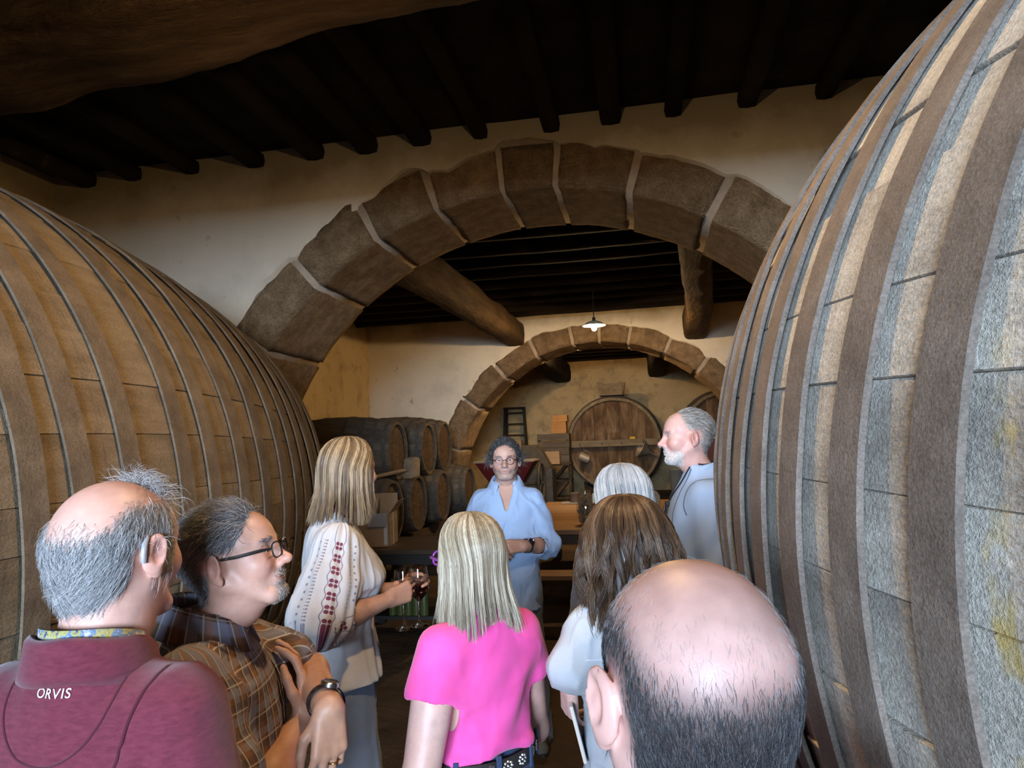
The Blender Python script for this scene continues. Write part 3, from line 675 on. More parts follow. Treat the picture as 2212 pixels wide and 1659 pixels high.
# far room: step ladder, crusher, racks, vats
LADW = plain('dark_ladder_wood', (0.022, 0.016, 0.010), 0.8)
ld_ = empty('step_ladder', (-2.98, 16.3, 0)); tag(ld_, 'dark wooden step ladder against the far wall', 'ladder')
zt = 2.50
for s in (-1, 1):
    MB().add(*(lambda x0, x1: ([(x0-0.03, -0.05, 0), (x0+0.03, -0.05, 0), (x0+0.03, 0.05, 0), (x0-0.03, 0.05, 0), (x1-0.03, 0.2, zt), (x1+0.03, 0.2, zt), (x1+0.03, 0.3, zt), (x1-0.03, 0.3, zt)], [(0, 3, 2, 1), (4, 5, 6, 7), (0, 1, 5, 4), (1, 2, 6, 5), (2, 3, 7, 6), (3, 0, 4, 7)]))(s*0.36, s*0.225)).build('rail', LADW, ld_)
    MB().add(*(lambda x0, x1: ([(x0-0.02, 0.58, 0), (x0+0.02, 0.58, 0), (x0+0.02, 0.62, 0), (x0-0.02, 0.62, 0), (x1-0.02, 0.3, zt), (x1+0.02, 0.3, zt), (x1+0.02, 0.34, zt), (x1-0.02, 0.34, zt)], [(0, 3, 2, 1), (4, 5, 6, 7), (0, 1, 5, 4), (1, 2, 6, 5), (2, 3, 7, 6), (3, 0, 4, 7)]))(s*0.34, s*0.2)).build('rear_leg', LADW, ld_)
for i in range(9):
    z = 0.25+i*0.268; wd = 0.36-0.135*z/zt; yy_ = 0.25*z/zt
    MB().box((-wd, yy_-0.08, z-0.015), (wd, yy_+0.06, z+0.025)).build('step', LADW, ld_)
MB().box((-0.25, 0.08, zt), (0.25, 0.36, zt+0.035)).build('top_step', LADW, ld_)
RED = mat('dark_red_paint', [(0.3, (0.085, 0.009, 0.011)), (0.7, (0.145, 0.018, 0.02))], scale=4, rough=0.5, bumps=(30, 0.15, 0.004))
IRON = mat('dull_iron', [(0.3, (0.045, 0.042, 0.036)), (0.7, (0.09, 0.083, 0.07))], scale=8, rough=0.6, bumps=(40, 0.2, 0.004), metal=0.3)
hp = empty('grape_crusher', (-2.45, 12.6, 0)); tag(hp, 'dark red hopper of an old grape crusher with a flywheel, behind the man in glasses', 'grape crusher')
def quad_panel(P, t, m, name, par):
    n = (Vector(P[1])-Vector(P[0])).cross(Vector(P[2])-Vector(P[0])).normalized()*t
    return MB().add([Vector(p_) for p_ in P]+[Vector(p_)+n for p_ in P], [(3, 2, 1, 0), (4, 5, 6, 7), (0, 1, 5, 4), (1, 2, 6, 5), (2, 3, 7, 6), (3, 0, 4, 7)]).build(name, m, par)
T, B_ = (0.52, 0.34, 1.36), (0.20, 0.16, 0.86)
for (sx, sy) in ((0, -1), (0, 1), (-1, 0), (1, 0)):
    if sx == 0: P = [(-B_[0], sy*B_[1], B_[2]), (B_[0], sy*B_[1], B_[2]), (T[0], sy*T[1], T[2]), (-T[0], sy*T[1], T[2])]
    else: P = [(sx*B_[0], -B_[1], B_[2]), (sx*B_[0], B_[1], B_[2]), (sx*T[0], T[1], T[2]), (sx*T[0], -T[1], T[2])]
    quad_panel(P, 0.02, RED, 'hopper_side', hp)
RIMW = plain('worn_rim_wood', (0.35, 0.28, 0.19), 0.8)
for (lo, hi) in (((-0.55, -0.37, 1.355), (0.55, -0.32, 1.39)), ((-0.55, 0.32, 1.355), (0.55, 0.37, 1.39)), ((-0.55, -0.32, 1.355), (-0.50, 0.32, 1.39)), ((0.50, -0.32, 1.355), (0.55, 0.32, 1.39))): MB().box(lo, hi).build('rim', RIMW, hp, bevel=0.004)
MB().box((-0.24, -0.2, 0.6), (0.24, 0.2, 0.86)).build('roller_box', RED, hp, bevel=0.01)
for sx in (-0.4, 0.4):
    for sy in (-0.25, 0.25): MB().tube([(sx*0.6, sy, 0.66), (sx, sy, 0.0)], 0.03, 8).build('leg', RACKW, hp)
fw = MB().tube([(0.62, 0.36*math.cos(a), 0.95+0.36*math.sin(a)) for a in np.linspace(0, 2*math.pi, 28, endpoint=False)], 0.028, 8, closed=True)
for a in np.linspace(0, 2*math.pi, 5, endpoint=False): fw.tube([(0.62, 0, 0.95), (0.62, 0.35*math.cos(a), 0.95+0.35*math.sin(a))], 0.014, 6)
fw.tube([(0.22, 0, 0.95), (0.66, 0, 0.95)], 0.025, 8).build('flywheel', IRON, hp, smooth=True)
cv = MB().prism([(0.05, 0.0), (0.62, 0.0), (0.44, 0.34), (0.30, 0.46), (0.05, 0.46)], -0.2, 0.2).build('machine_cover', mat('grey_cover', [(0.3, (0.05, 0.045, 0.035)), (0.7, (0.09, 0.08, 0.065))], scale=6, rough=0.8), loc=(-2.35, 13.5, 1.18), bevel=0.01)
tag(cv, 'dark sloping machine cover behind the red hopper', 'cover')
st = MB().box((-0.4, -0.28, 0), (0.5, 0.28, 1.18)).build('machine_cabinet', IRON, loc=(-2.2, 13.5, 0), bevel=0.01); tag(st, 'dull iron cabinet under the sloping machine cover', 'cabinet')
# bottle rack with crates
rkx, rky = -1.80, 14.4
br = empty('bottle_rack', (rkx, rky, 0)); tag(br, 'dark cross-braced bottle rack beside the round vat', 'rack')
for sx in (-0.34, 0.34):
    for sy in (-0.18, 0.18): MB().box((sx-0.025, sy-0.025, 0), (sx+0.025, sy+0.025, 1.26)).build('post', RACKW, br)
for z in (0.10, 0.52, 0.88, 1.22): MB().box((-0.37, -0.21, z), (0.37, 0.21, z+0.035)).build('shelf', RACKW, br)
for (z0, z1) in ((0.14, 0.52), (0.56, 0.88), (0.92, 1.22)):
    for s in (-1, 1): MB().add(*(lambda V: (V, [(0, 1, 2, 3), (7, 6, 5, 4), (0, 4, 5, 1), (1, 5, 6, 2), (2, 6, 7, 3), (3, 7, 4, 0)]))([(x, y, z) for y in (-0.19, 0.19) for x, z in ((s*-0.32, z1), (s*-0.24, z1), (s*0.04, z0), (s*-0.04, z0))])).build('brace', RACKW, br)
CRATE = mat('grey_crate_wood', [(0.3, (0.06, 0.05, 0.038)), (0.7, (0.115, 0.098, 0.075))], scale=4, stretch=(0.5, 3, 4), rough=0.9, bumps=(25, 0.3, 0.006), var=0.1)
def crate(loc, sz, label):
    c_ = empty('wooden_crate', loc); tag(c_, label, 'crate', 'crates stacked on the bottle rack'); a, b, h = sz
    MB().box((-a, -b, 0), (a, b, 0.012)).build('bottom', CRATE, c_)
    for y0 in (-b, b-0.014):
        for i in range(2): MB().box((-a, y0, 0.015+i*h/2), (a, y0+0.014, (i+1)*h/2-0.004)).build('slat', CRATE, c_)
    for x0 in (-a, a-0.02): MB().box((x0, -b+0.014, 0.012), (x0+0.02, b-0.014, h)).build('end_panel', CRATE, c_)
crate((rkx, rky, 1.257), (0.34, 0.2, 0.30), 'grey wooden crate at the bottom of the stack on the bottle rack')
crate((rkx+0.02, rky, 1.558), (0.33, 0.2, 0.29), 'grey wooden crate on top of the stack on the bottle rack')
def kraft(loc, sz, label, m=CARD):
    a, b, h = sz; r_ = empty('cardboard_box', loc); tag(r_, label, 'box', 'kraft cartons by the vat')
    MB().box((-a, -b, 0), (a, b, h)).build('box_body', m, r_, bevel=0.003); MB().box((-a, -b-0.001, h*0.48), (a, -b+0.0, h*0.5)).build('seam', plain('card_seam', (0.16, 0.10, 0.05), 0.8), r_); return r_
CARD2 = mat('orange_kraft', [(0.3, (0.26, 0.125, 0.04)), (0.7, (0.36, 0.19, 0.07))], scale=3, rough=0.85, bumps=None)
kraft((rkx+0.14, rky-0.02, 1.85), (0.155, 0.15, 0.24), 'orange kraft box, lower of the two on top of the crates', CARD2)
kraft((rkx+0.17, rky-0.02, 2.091), (0.155, 0.15, 0.13), 'orange kraft box, upper of the two on top of the crates', CARD2)
kb = kraft((rkx+0.0, rky-0.33, 1.235), (0.165, 0.12, 0.255), 'pale kraft box with a dark grape emblem, left of the round vat')
MB().box((-0.36, -0.45, 1.20), (0.36, -0.2, 1.222)).build('ledge', RACKW, br)
em = MB()
for i, (dx, dz) in enumerate(((0, 0), (-0.022, 0), (0.022, 0), (-0.011, -0.02), (0.011, -0.02), (0, -0.04), (-0.034, 0.012), (0.034, 0.012))): em.lathe([(0, -0.001), (0.011, -0.001), (0.011, 0)], 8, Matrix.Translation((0.08+dx, -0.1205, 0.2+dz)) @ Matrix.Rotation(R(90), 4, 'X'))
em.build('grape_emblem', plain('emblem_ink', (0.12, 0.09, 0.05), 0.8), kb)
kraft((-2.72, 15.2, 1.50), (0.12, 0.12, 0.25), 'small kraft box beside the ladder, behind the man in glasses')
tag(MB().box((-0.2, -0.2, 0), (0.2, 0.2, 1.5)).build('plinth', CRATE, loc=(-2.72, 15.2, 0), bevel=0.01), 'narrow grey wooden plinth below the small kraft box', 'plinth')

VATW = mat('vat_head_wood', [(0.2, (0.035, 0.02, 0.010)), (0.45, (0.10, 0.058, 0.028)), (0.62, (0.20, 0.13, 0.07)), (0.85, (0.36, 0.27, 0.18))], scale=2.6, stretch=(2.2, 1, 0.8), rough=0.8, bumps=(22, 0.4, 0.01), var=0.12, dist=0.6)
def vat(loc, half, Rm, label):
    return make_cask('round_vat', half, Rm, 0.12, 34, [(h, 0.06) for h in (-0.66, -0.5, -0.3, 0.3, 0.5, 0.66)], OAK_S2, VATW, HOOP_S, loc, 0, label, 'vat', 'round vats in the far room', th=0.06, nseg=10, nh=72, jit=0.002, head_planks=7, ht=0.006, inset=0.10)
OAK_S2 = oak('vat_side_oak', (0.11, 0.085, 0.05), (0.21, 0.165, 0.105), (0.30, 0.24, 0.16))
vc = at_y(1326, 958, 15.15)
vat((vc[0], 15.9, vc[2]), 0.75, 1.06, 'big round vat with a shelf board across its head, behind the grey haired woman')
v2 = at_y(1570, 938, 15.3); vat((v2[0], 16.05, v2[2]), 0.75, 0.98, 'round vat half hidden behind the tall man and the right cask')
hx, hy_, hz = vc[0], 15.15, vc[2]
for (x, z, nm) in ((vc[0], vc[2], 'shelf vat'), (v2[0], v2[2], 'half hidden vat')):
    for dy in (-0.45, 0.45):
        rr = 0.97; poly = [(-0.7, 0)]+[(q_, max(z-math.sqrt(1.08**2-q_*q_)-0.0, 0.02)) for q_ in np.linspace(-0.7, 0.7, 11)]+[(0.7, 0)]
        tag(MB().prism(poly, -0.09, 0.09).build('vat_cradle', CRADLE, loc=(x, 15.95+dy, 0)), 'dark cradle under the %s, %s one' % (nm, 'front' if dy < 0 else 'rear'), 'cradle')
sh = empty('shelf_board', (hx, 15.12, hz-0.06)); tag(sh, 'grey shelf board with hooks fixed across the round vat', 'shelf')
MB().box((-0.93, -0.05, 0), (0.93, 0.05, 0.14)).build('board', mat('shelf_plank', [(0.3, (0.13, 0.10, 0.062)), (0.7, (0.24, 0.19, 0.12))], scale=4, stretch=(0.6, 4, 4), rough=0.85), sh, bevel=0.006)
for x in (-0.72, -0.25, 0.17, 0.62): MB().tube([(x, -0.05, 0.07), (x, -0.10, 0.06), (x, -0.11, 0.085)], 0.008, 6).build('hook', IRON, sh)
tag(MB().box((-0.06, -0.035, 0), (0.06, 0.035, 0.05)).build('sponge', mat('yellow_sponge', [(0.3, (0.55, 0.33, 0.03)), (0.7, (0.72, 0.46, 0.06))], scale=9, rough=0.9), loc=(hx+0.40, 15.11, hz+0.082), bevel=0.012), 'small yellow sponge lying on the shelf board of the vat', 'sponge')
TINM = mat('old_tinplate', [(0.3, (0.24, 0.20, 0.15)), (0.7, (0.40, 0.35, 0.27))], scale=5, rough=0.5, metal=0.4, bumps=(30, 0.15, 0.004))
mg = empty('tin_jug', (hx-0.63, 15.0, hz-0.28)); mg.rotation_euler = (0, R(112), 0); tag(mg, 'dull tin jug hanging tilted under the shelf board', 'jug')
MB().lathe([(0, -0.11), (0.10, -0.11), (0.105, -0.09), (0.095, 0.11), (0.088, 0.11), (0.088, -0.09), (0, -0.095)], 24).build('jug_body', TINM, mg, smooth=True)
MB().tube([(-0.095, 0, 0.08), (-0.15, 0, 0.06), (-0.155, 0, -0.03), (-0.10, 0, -0.07)], 0.008, 6).build('handle', TINM, mg, smooth=True)
_mi = mg.matrix_basis.inverted(); MB().tube([_mi @ Vector(q_) for q_ in ((hx-0.72, 15.005, hz+0.01), (hx-0.70, 14.985, hz-0.06), (hx-0.63, 15.0, hz-0.17), (hx-0.58, 15.0, hz-0.24))], 0.005, 6).build('hanging_wire', IRON, mg)
fn = empty('funnel', (hx+0.68, 15.0, hz-0.18)); fn.rotation_euler = (R(-14), R(118), 0); tag(fn, 'large tin funnel hanging from the shelf board, spout to the right', 'funnel')
MB().lathe([(0.20, -0.15), (0.206, -0.15), (0.055, 0.06), (0.022, 0.10), (0.016, 0.30), (0.012, 0.30), (0.017, 0.10), (0.05, 0.055), (0.20, -0.15)], 28).build('funnel_cone', TINM, fn, smooth=True)
MB().tube([(0.20*math.cos(a), 0.20*math.sin(a), -0.15) for a in np.linspace(0, 2*math.pi, 28, endpoint=False)], 0.007, 6, closed=True).build('rim', TINM, fn, smooth=True)
sd = at_y(1322, 862, 15.6)
wb = empty('wooden_funnel_box', (hx-0.02, 15.5, hz+1.03)); tag(wb, 'wooden filling box with a scooped front on top of the round vat', 'box')
for y0, y1, nm in ((-0.23, -0.2, 'front_board'), (0.2, 0.23, 'back_board')):
    top = [(0.28, 0.30), (0.20, 0.305), (0.10, 0.255), (0.0, 0.235), (-0.10, 0.255), (-0.20, 0.31), (-0.30, 0.31)] if y0 < 0 else [(0.30, 0.31), (-0.30, 0.31)]
    MB().prism([(-0.24, 0.02), (0.24, 0.02)]+top, y0, y1).build(nm, PALE2 if 'PALE2' in globals() else OAK_S2, wb)
for s in (-1, 1): quad_panel([(s*0.24, -0.2, 0.02), (s*0.24, 0.2, 0.02), (s*0.30, 0.2, 0.31), (s*0.30, -0.2, 0.31)], 0.02, OAK_S2, 'side_board', wb)
mk = MB()
for i, x in enumerate((-0.13, -0.08, -0.03, 0.01, 0.05, 0.10)): mk.box((x, -0.003, 0.0), (x+0.008, 0.0, 0.07)).box((x, -0.003, 0.062 if i % 2 else 0.0), (x+0.03, 0.0, 0.07 if i % 2 else 0.008))
tag(mk.build('carved_mark', plain('worn_carving', (0.34, 0.25, 0.15), 0.9), loc=(hx+0.0, 15.234, hz+0.24)), 'faint pale carved marks on the head of the round vat', 'marking')
# chest and pail right of the vat, red tank
chs = empty('chest', (0.75, 13.9, 0)); tag(chs, 'dark boarded chest below the round vat, right side', 'chest')
for i in range(7): MB().box((-0.7+i*0.2, -0.3, 0.02), (-0.7+i*0.2+0.197, -0.27, 0.62)).build('board', DARKWOOD, chs)
MB().box((-0.7, -0.27, 0.0), (0.7, 0.3, 0.62)).build('chest_body', DARKWOOD, chs); MB().box((-0.72, -0.32, 0.62), (0.72, 0.32, 0.65)).build('lid', DARKWOOD, chs)
pl = empty('pail', (0.66, 13.85, 0.651)); tag(pl, 'blue grey tub standing on the dark chest', 'tub')
MB().lathe([(0, 0.0), (0.14, 0.0), (0.17, 0.40), (0.18, 0.41), (0.175, 0.42), (0.16, 0.40), (0.13, 0.012), (0, 0.012)], 28).build('tub_body', mat('blue_grey_plastic', [(0.3, (0.13, 0.15, 0.16)), (0.7, (0.19, 0.215, 0.22))], scale=4, rough=0.5, bumps=None), pl, smooth=True)
rt = empty('red_tank', (1.55, 14.6, 0)); tag(rt, 'dark red painted tank behind the tall man in blue', 'tank')
MB().box((-0.45, -0.35, 0.0), (0.45, 0.35, 1.62)).build('tank_body', mat('red_brown_tank', [(0.3, (0.09, 0.022, 0.012)), (0.7, (0.15, 0.04, 0.022))], scale=3, rough=0.5, bumps=None), rt, bevel=0.03)
MB().box((-0.48, -0.38, 1.62), (0.48, 0.38, 1.66)).build('lid', RIMW, rt, bevel=0.008)
# ================================================================== implicit-surface modelling for people
def smin(a, b, k):
    if k <= 0: return np.minimum(a, b)
    h = np.maximum(k-np.abs(a-b), 0)/k; return np.minimum(a, b)-h*h*k*0.25
class Grid:
    def __init__(s, lo, hi, h):
        s.lo = np.array(lo, float); s.h = h; s.n = np.ceil((np.array(hi)-s.lo)/h).astype(int)+1
        s.ax = [s.lo[i]+h*np.arange(s.n[i]) for i in range(3)]; s.D = np.full(s.n, 10.0, np.float32)
    def win(s, lo, hi, pad):
        sl = []
        for i in range(3):
            a = int(np.floor((lo[i]-pad-s.lo[i])/s.h)); b = int(np.ceil((hi[i]+pad-s.lo[i])/s.h))+1
            sl.append(slice(max(a, 0), min(max(b, 0), s.n[i])))
        return tuple(sl)
    def put(s, fn, lo, hi, k=0.01, op='+'):
        sl = s.win(lo, hi, k+3*s.h)
        if any(q.stop-q.start <= 0 for q in sl): return s
        X = s.ax[0][sl[0]][:, None, None]; Y = s.ax[1][sl[1]][None, :, None]; Z = s.ax[2][sl[2]][None, None, :]
        d = fn(X, Y, Z)
        if op == '+': s.D[sl] = smin(s.D[sl], d, k)
        elif op == '-': s.D[sl] = -smin(-s.D[sl], d, k)
        return s
    def ell(s, c, r, k=0.01, op='+', rot=None):
        c = np.array(c, float); r = np.array(r, float)*np.ones(3); m = r.max()
        if rot is not None: A = np.array(Euler(rot).to_matrix())
        def fn(X, Y, Z):
            x, y, z = X-c[0], Y-c[1], Z-c[2]
            if rot is not None:
                x, y, z = (A[0, 0]*x+A[1, 0]*y+A[2, 0]*z, A[0, 1]*x+A[1, 1]*y+A[2, 1]*z, A[0, 2]*x+A[1, 2]*y+A[2, 2]*z)
            x, y, z = x/r[0], y/r[1], z/r[2]
            k0 = np.sqrt(x*x+y*y+z*z); k1 = np.sqrt((x/r[0])**2+(y/r[1])**2+(z/r[2])**2)+1e-9
            return np.where(k0 < 1e-3, -r.min(), k0*(k0-1)/k1)
        bb = r if rot is None else np.ones(3)*m
        return s.put(fn, c-bb, c+bb, k, op)
    def cone(s, a, b, ra, rb=None, k=0.01, op='+'):
        a = np.array(a, float); b = np.array(b, float); rb = ra if rb is None else rb; ba = b-a; L = ba@ba+1e-12
        def fn(X, Y, Z):
            x, y, z = X-a[0], Y-a[1], Z-a[2]; t = np.clip((x*ba[0]+y*ba[1]+z*ba[2])/L, 0, 1)
            return np.sqrt((x-t*ba[0])**2+(y-t*ba[1])**2+(z-t*ba[2])**2)-(ra+(rb-ra)*t)
        m = max(ra, rb); return s.put(fn, np.minimum(a, b)-m, np.maximum(a, b)+m, k, op)
    def limb(s, pts, rad, k=0.02, op='+'):
        for i in range(len(pts)-1): s.cone(pts[i], pts[i+1], rad[i], rad[i+1], k, op)
        return s
    def loft(s, secs, k=0.02, op='+', ex=2.3):
        """stack of superellipses (z, cx, cy, rx, ry)"""
        S = np.array(secs, float); S = S[np.argsort(S[:, 0])]
        zz = np.linspace(S[0, 0], S[-1, 0], 80); T = np.stack([np.interp(zz, S[:, 0], S[:, i]) for i in range(1, 5)], 1)
        for _ in range(10): T[1:-1] = (T[:-2]+2*T[1:-1]+T[2:])/4
        def fn(X, Y, Z):
            z = Z[0, 0]; P = [np.interp(z, zz, T[:, i])[None, None, :] for i in range(4)]
            q = ((np.abs(X-P[0])/P[2])**ex+(np.abs(Y-P[1])/P[3])**ex)**(1/ex)
            d = (q-1)*np.minimum(P[2], P[3])
            return np.maximum(d, np.maximum(zz[0]-Z, Z-zz[-1])*0.9)
        m = T[:, 2:].max()
        return s.put(fn, (T[:, 0].min()-m, T[:, 1].min()-m, zz[0]), (T[:, 0].max()+m, T[:, 1].max()+m, zz[-1]), k, op)
    def hem(s, c, d, rin, rout=0.12, deep=0.03):
        """cut a sleeve square at c (direction d) and hollow its end"""
        c = np.array(c, float); d = np.array(d, float); d = d/np.linalg.norm(d)
        def fn(X, Y, Z):
            x, y, z = X-c[0], Y-c[1], Z-c[2]; t = x*d[0]+y*d[1]+z*d[2]
            return np.maximum(np.maximum(-t, t-0.15), np.sqrt((x-t*d[0])**2+(y-t*d[1])**2+(z-t*d[2])**2)-rout)
        s.put(fn, c-0.18, c+0.18, 0.003, '-'); return s.cone(c-d*deep, c+d*0.05, rin, rin, 0.003, '-')
    def mesh(s):
        D = s.D; S = D < 0; n = D.shape
        c = S[:-1, :-1, :-1].astype(np.int8)
        cnt = np.zeros((n[0]-1, n[1]-1, n[2]-1), np.int8)
        off = [(i, j, k) for i in (0, 1) for j in (0, 1) for k in (0, 1)]
        sl = lambda o: tuple(slice(o[i], n[i]-1+o[i]) for i in range(3))
        for o in off: cnt += S[sl(o)]
        act = (cnt > 0) & (cnt < 8); I = np.argwhere(act); vid = np.full(act.shape, -1, np.int32); vid[act] = np.arange(len(I))
        acc = np.zeros((len(I), 3)); num = np.zeros(len(I))
        val = {o: D[I[:, 0]+o[0], I[:, 1]+o[1], I[:, 2]+o[2]].astype(float) for o in off}
        for o in off:
            for a in range(3):
                if o[a]: continue
                p = list(o); p[a] = 1; p = tuple(p); va, vb = val[o], val[p]; m = (va < 0) != (vb < 0)
                t = np.where(m, va/np.where(m, va-vb, 1), 0)
                q = np.array(o, float)[None]+np.zeros((len(I), 3)); q[:, a] = t
                acc += q*m[:, None]; num += m
        V = s.lo+(I+acc/num[:, None])*s.h
        F = []
        for a in range(3):
            b, c2 = (a+1) % 3, (a+2) % 3
            s0 = [slice(None)]*3; s1 = [slice(None)]*3; s0[a] = slice(0, n[a]-1); s1[a] = slice(1, n[a])
            A, B = S[tuple(s0)], S[tuple(s1)]
            E = np.argwhere(A != B); flip = A[tuple(E.T)]
            ok = (E[:, b] > 0) & (E[:, c2] > 0) & (E[:, b] < n[b]-1) & (E[:, c2] < n[c2]-1); E = E[ok]; flip = flip[ok]
            def g(db, dc):
                q = E.copy(); q[:, b] += db; q[:, c2] += dc; return vid[tuple(q.T)]
            Q = np.stack([g(-1, -1), g(0, -1), g(0, 0), g(-1, 0)], 1)
            Q[~flip] = Q[~flip][:, ::-1]; F.append(Q)
        return V, np.concatenate(F)
def vnormals(V, F):
    N = np.zeros_like(V); a, b, c, d = (V[F[:, i]] for i in range(4)); fn = np.cross(c-a, d-b)
    for i in range(4):
        for j in range(3): N[:, j] += np.bincount(F[:, i], fn[:, j], len(V))
    return N/(np.linalg.norm(N, axis=1)[:, None]+1e-12)
def vsmooth(V, F, it=1, f=0.5):
    for _ in range(it):
        A = np.zeros_like(V); n = np.zeros(len(V))
        for i in range(4):
            for q in (F[:, (i+1) % 4], F[:, (i-1) % 4]):
                for j in range(3): A[:, j] += np.bincount(F[:, i], V[q][:, j], len(V))
                n += np.bincount(F[:, i], minlength=len(V))
        V = V*(1-f)+f*A/np.maximum(n, 1)[:, None]
    return V
def ear_ex(V):
    return sstep(0.064, 0.071, np.abs(V[:, 0]))*np.exp(-(((V[:, 1]+0.016)/0.034)**4+((V[:, 2]+0.004)/0.043)**4))
def sstep(a, b, x):
    t = np.clip((x-a)/(b-a), 0, 1); return t*t*(3-2*t)

# ------------------------------------------------------------------ head in its own frame: +y face, +z up, +x its right; origin between the ears
def head_mesh(h=0.003, neck=None, jaw=1.0, nose=1.0, wide=1.0, brow=1.0, ears=True, fem=False, eyes=True, lips=1.0, nr=0.060, double_chin=0.0, mouth_dy=0.0):
    neck = np.array((0, -0.03, -0.20) if neck is None else neck)
    g = Grid((-0.115, -0.135-max(0, -neck[1]-0.1), min(-0.2, neck[2]-0.02)), (0.115, 0.15, 0.135), h)
    g.ell((0, -0.014, 0.034), (0.076*wide, 0.097, 0.084), 0.02)
    g.ell((0, -0.050, 0.010), (0.066*wide, 0.058, 0.068), 0.03)
    g.ell((0, 0.030, -0.016), (0.061*wide, 0.062, 0.072), 0.03)
    g.ell((0, 0.040, 0.040), (0.060*wide, 0.050, 0.050), 0.03)
    for s in (-1, 1):
        g.cone((s*0.056*jaw, -0.004, -0.048), (s*0.030*jaw, 0.066, -0.094), 0.017, 0.017, 0.03)
        g.ell((s*0.041, 0.060, -0.026), (0.024, 0.026, 0.024), 0.03)
    g.ell((0, 0.072, -0.096), (0.028*jaw, 0.024, 0.019), 0.025)
    g.cone((0, -0.028, -0.04), (0, -0.010, -0.10), nr*0.96, nr*0.95, 0.03)
    g.cone((0, -0.016, -0.09), neck, nr*0.95, nr*1.08, 0.025)
    g.cone((0, 0.010, -0.084), (0, 0.045, -0.092), 0.020, 0.013, 0.025)
    if double_chin: g.ell((0, 0.035, -0.112), (0.035, 0.035, 0.02), 0.03)
    for s in (-1, 1): g.cone((s*0.012, 0.084, 0.022), (s*0.044, 0.071, 0.024), 0.0095*brow, 0.0085*brow, 0.014)
    for s in (-1, 1): g.ell((s*0.032, 0.099, 0.001), (0.019, 0.018, 0.0125), 0.014, '-')
    if eyes:
        for s in (-1, 1):
            g.ell((s*0.032, 0.0735, 0.002), (0.0165, 0.0145, 0.0142), 0.006)
            g.ell((s*0.032, 0.088, 0.0008), (0.0125, 0.010, 0.0042), 0.002, '-')
    b = 0.113*nose if nose > 1 else 0.113
    g.cone((0, 0.087, 0.014), (0, 0.108*nose, -0.026), 0.0075, 0.0095, 0.016)
    g.ell((0, 0.109*nose, -0.029), (0.0115, 0.0125, 0.0105), 0.01)
    for s in (-1, 1):
        g.ell((s*0.0115, 0.098, -0.034), (0.0075, 0.011, 0.0075), 0.008)
        g.ell((s*0.006, 0.103*nose, -0.0415), (0.0036, 0.0055, 0.004), 0.003, '-')
    g.ell((0, 0.079, -0.056), (0.028, 0.017, 0.017), 0.02)
    g.ell((0, 0.0885, -0.0585), (0.023*lips, 0.0078, 0.0042), 0.010)
    g.ell((0, 0.0865, -0.0685), (0.021*lips, 0.0080, 0.0048), 0.010)
    g.cone((-0.021, 0.093, -0.0645+mouth_dy), (0.021, 0.093, -0.0645+mouth_dy), 0.0016, 0.0016, 0.003, '-') if False else None
    g.ell((0, 0.0975, -0.0636), (0.026, 0.0085, 0.0013), 0.003, '-')
    if ears:
        for s in (-1, 1):
            # flat tilted shell with rim and lobe
            c = np.array((s*0.0865*wide, -0.018, -0.004)); ro = (R(-12), 0, s*R(-30))
            g.ell(c, (0.0072, 0.0195, 0.033), 0.005, rot=ro)
            g.ell(c+np.array((-s*0.010, 0.010, -0.003)), (0.012, 0.010, 0.022), 0.012, rot=ro)
            g.ell(c+np.array((s*0.0085, 0.003, 0.004)), (0.0075, 0.0115, 0.021), 0.004, '-', rot=ro)
            g.ell(c+np.array((-s*0.002, 0.007, -0.030)), (0.0055, 0.009, 0.010), 0.008, rot=ro)
            g.ell(c+np.array((s*0.001, 0.010, 0.0)), (0.004, 0.005, 0.008), 0.005)
    V, F = g.mesh(); return V, F
def face_colors(V, skin, rosy=0.0, lipc=None, seed=0, beard=None, fem=False):
    """albedo of the skin itself: ruddier cheeks, nose, ears and lips, slight freckling; beard = (colour, amount fn)"""
    x, y, z = V.T; C = np.tile(np.array(skin), (len(V), 1))
    red = 0.55*np.exp(-(((np.abs(x)-0.042)/0.022)**2+((y-0.075)/0.04)**2+((z+0.028)/0.024)**2))+0.6*np.exp(-((x/0.016)**2+((y-0.108)/0.02)**2+((z+0.03)/0.018)**2))+0.5*np.exp(-(((np.abs(x)-0.084)/0.014)**2+((y+0.016)/0.03)**2+(z/0.035)**2))
    n = fbm(V*22, 3, seed)*0.10+fbm(V*90, 2, seed+4)*0.05
    C = C*(1+n[:, None]); f = np.clip(red*(0.4+rosy), 0, 1)[:, None]
    C = C*(1-f)+C*np.array((1.08, 0.66, 0.62))*f
    lp = np.exp(-((x/0.022)**4+((y-0.10)/0.012)**4+((z+0.0635)/0.0095)**4))[:, None]; lc = np.array(lipc if lipc is not None else (skin[0]*0.78, skin[1]*0.5, skin[2]*0.5))
    C = C*(1-0.75*lp)+lc*0.75*lp
    if beard is not None:
        bc, fn = beard; w_ = np.clip(fn(x, y, z), 0, 1)*np.clip(0.75+0.5*fbm(V*160, 2, seed+9), 0, 1); w_ = w_*(1-lp[:, 0]*0.8); C = C*(1-w_[:, None])+np.array(bc)*w_[:, None]
    return C
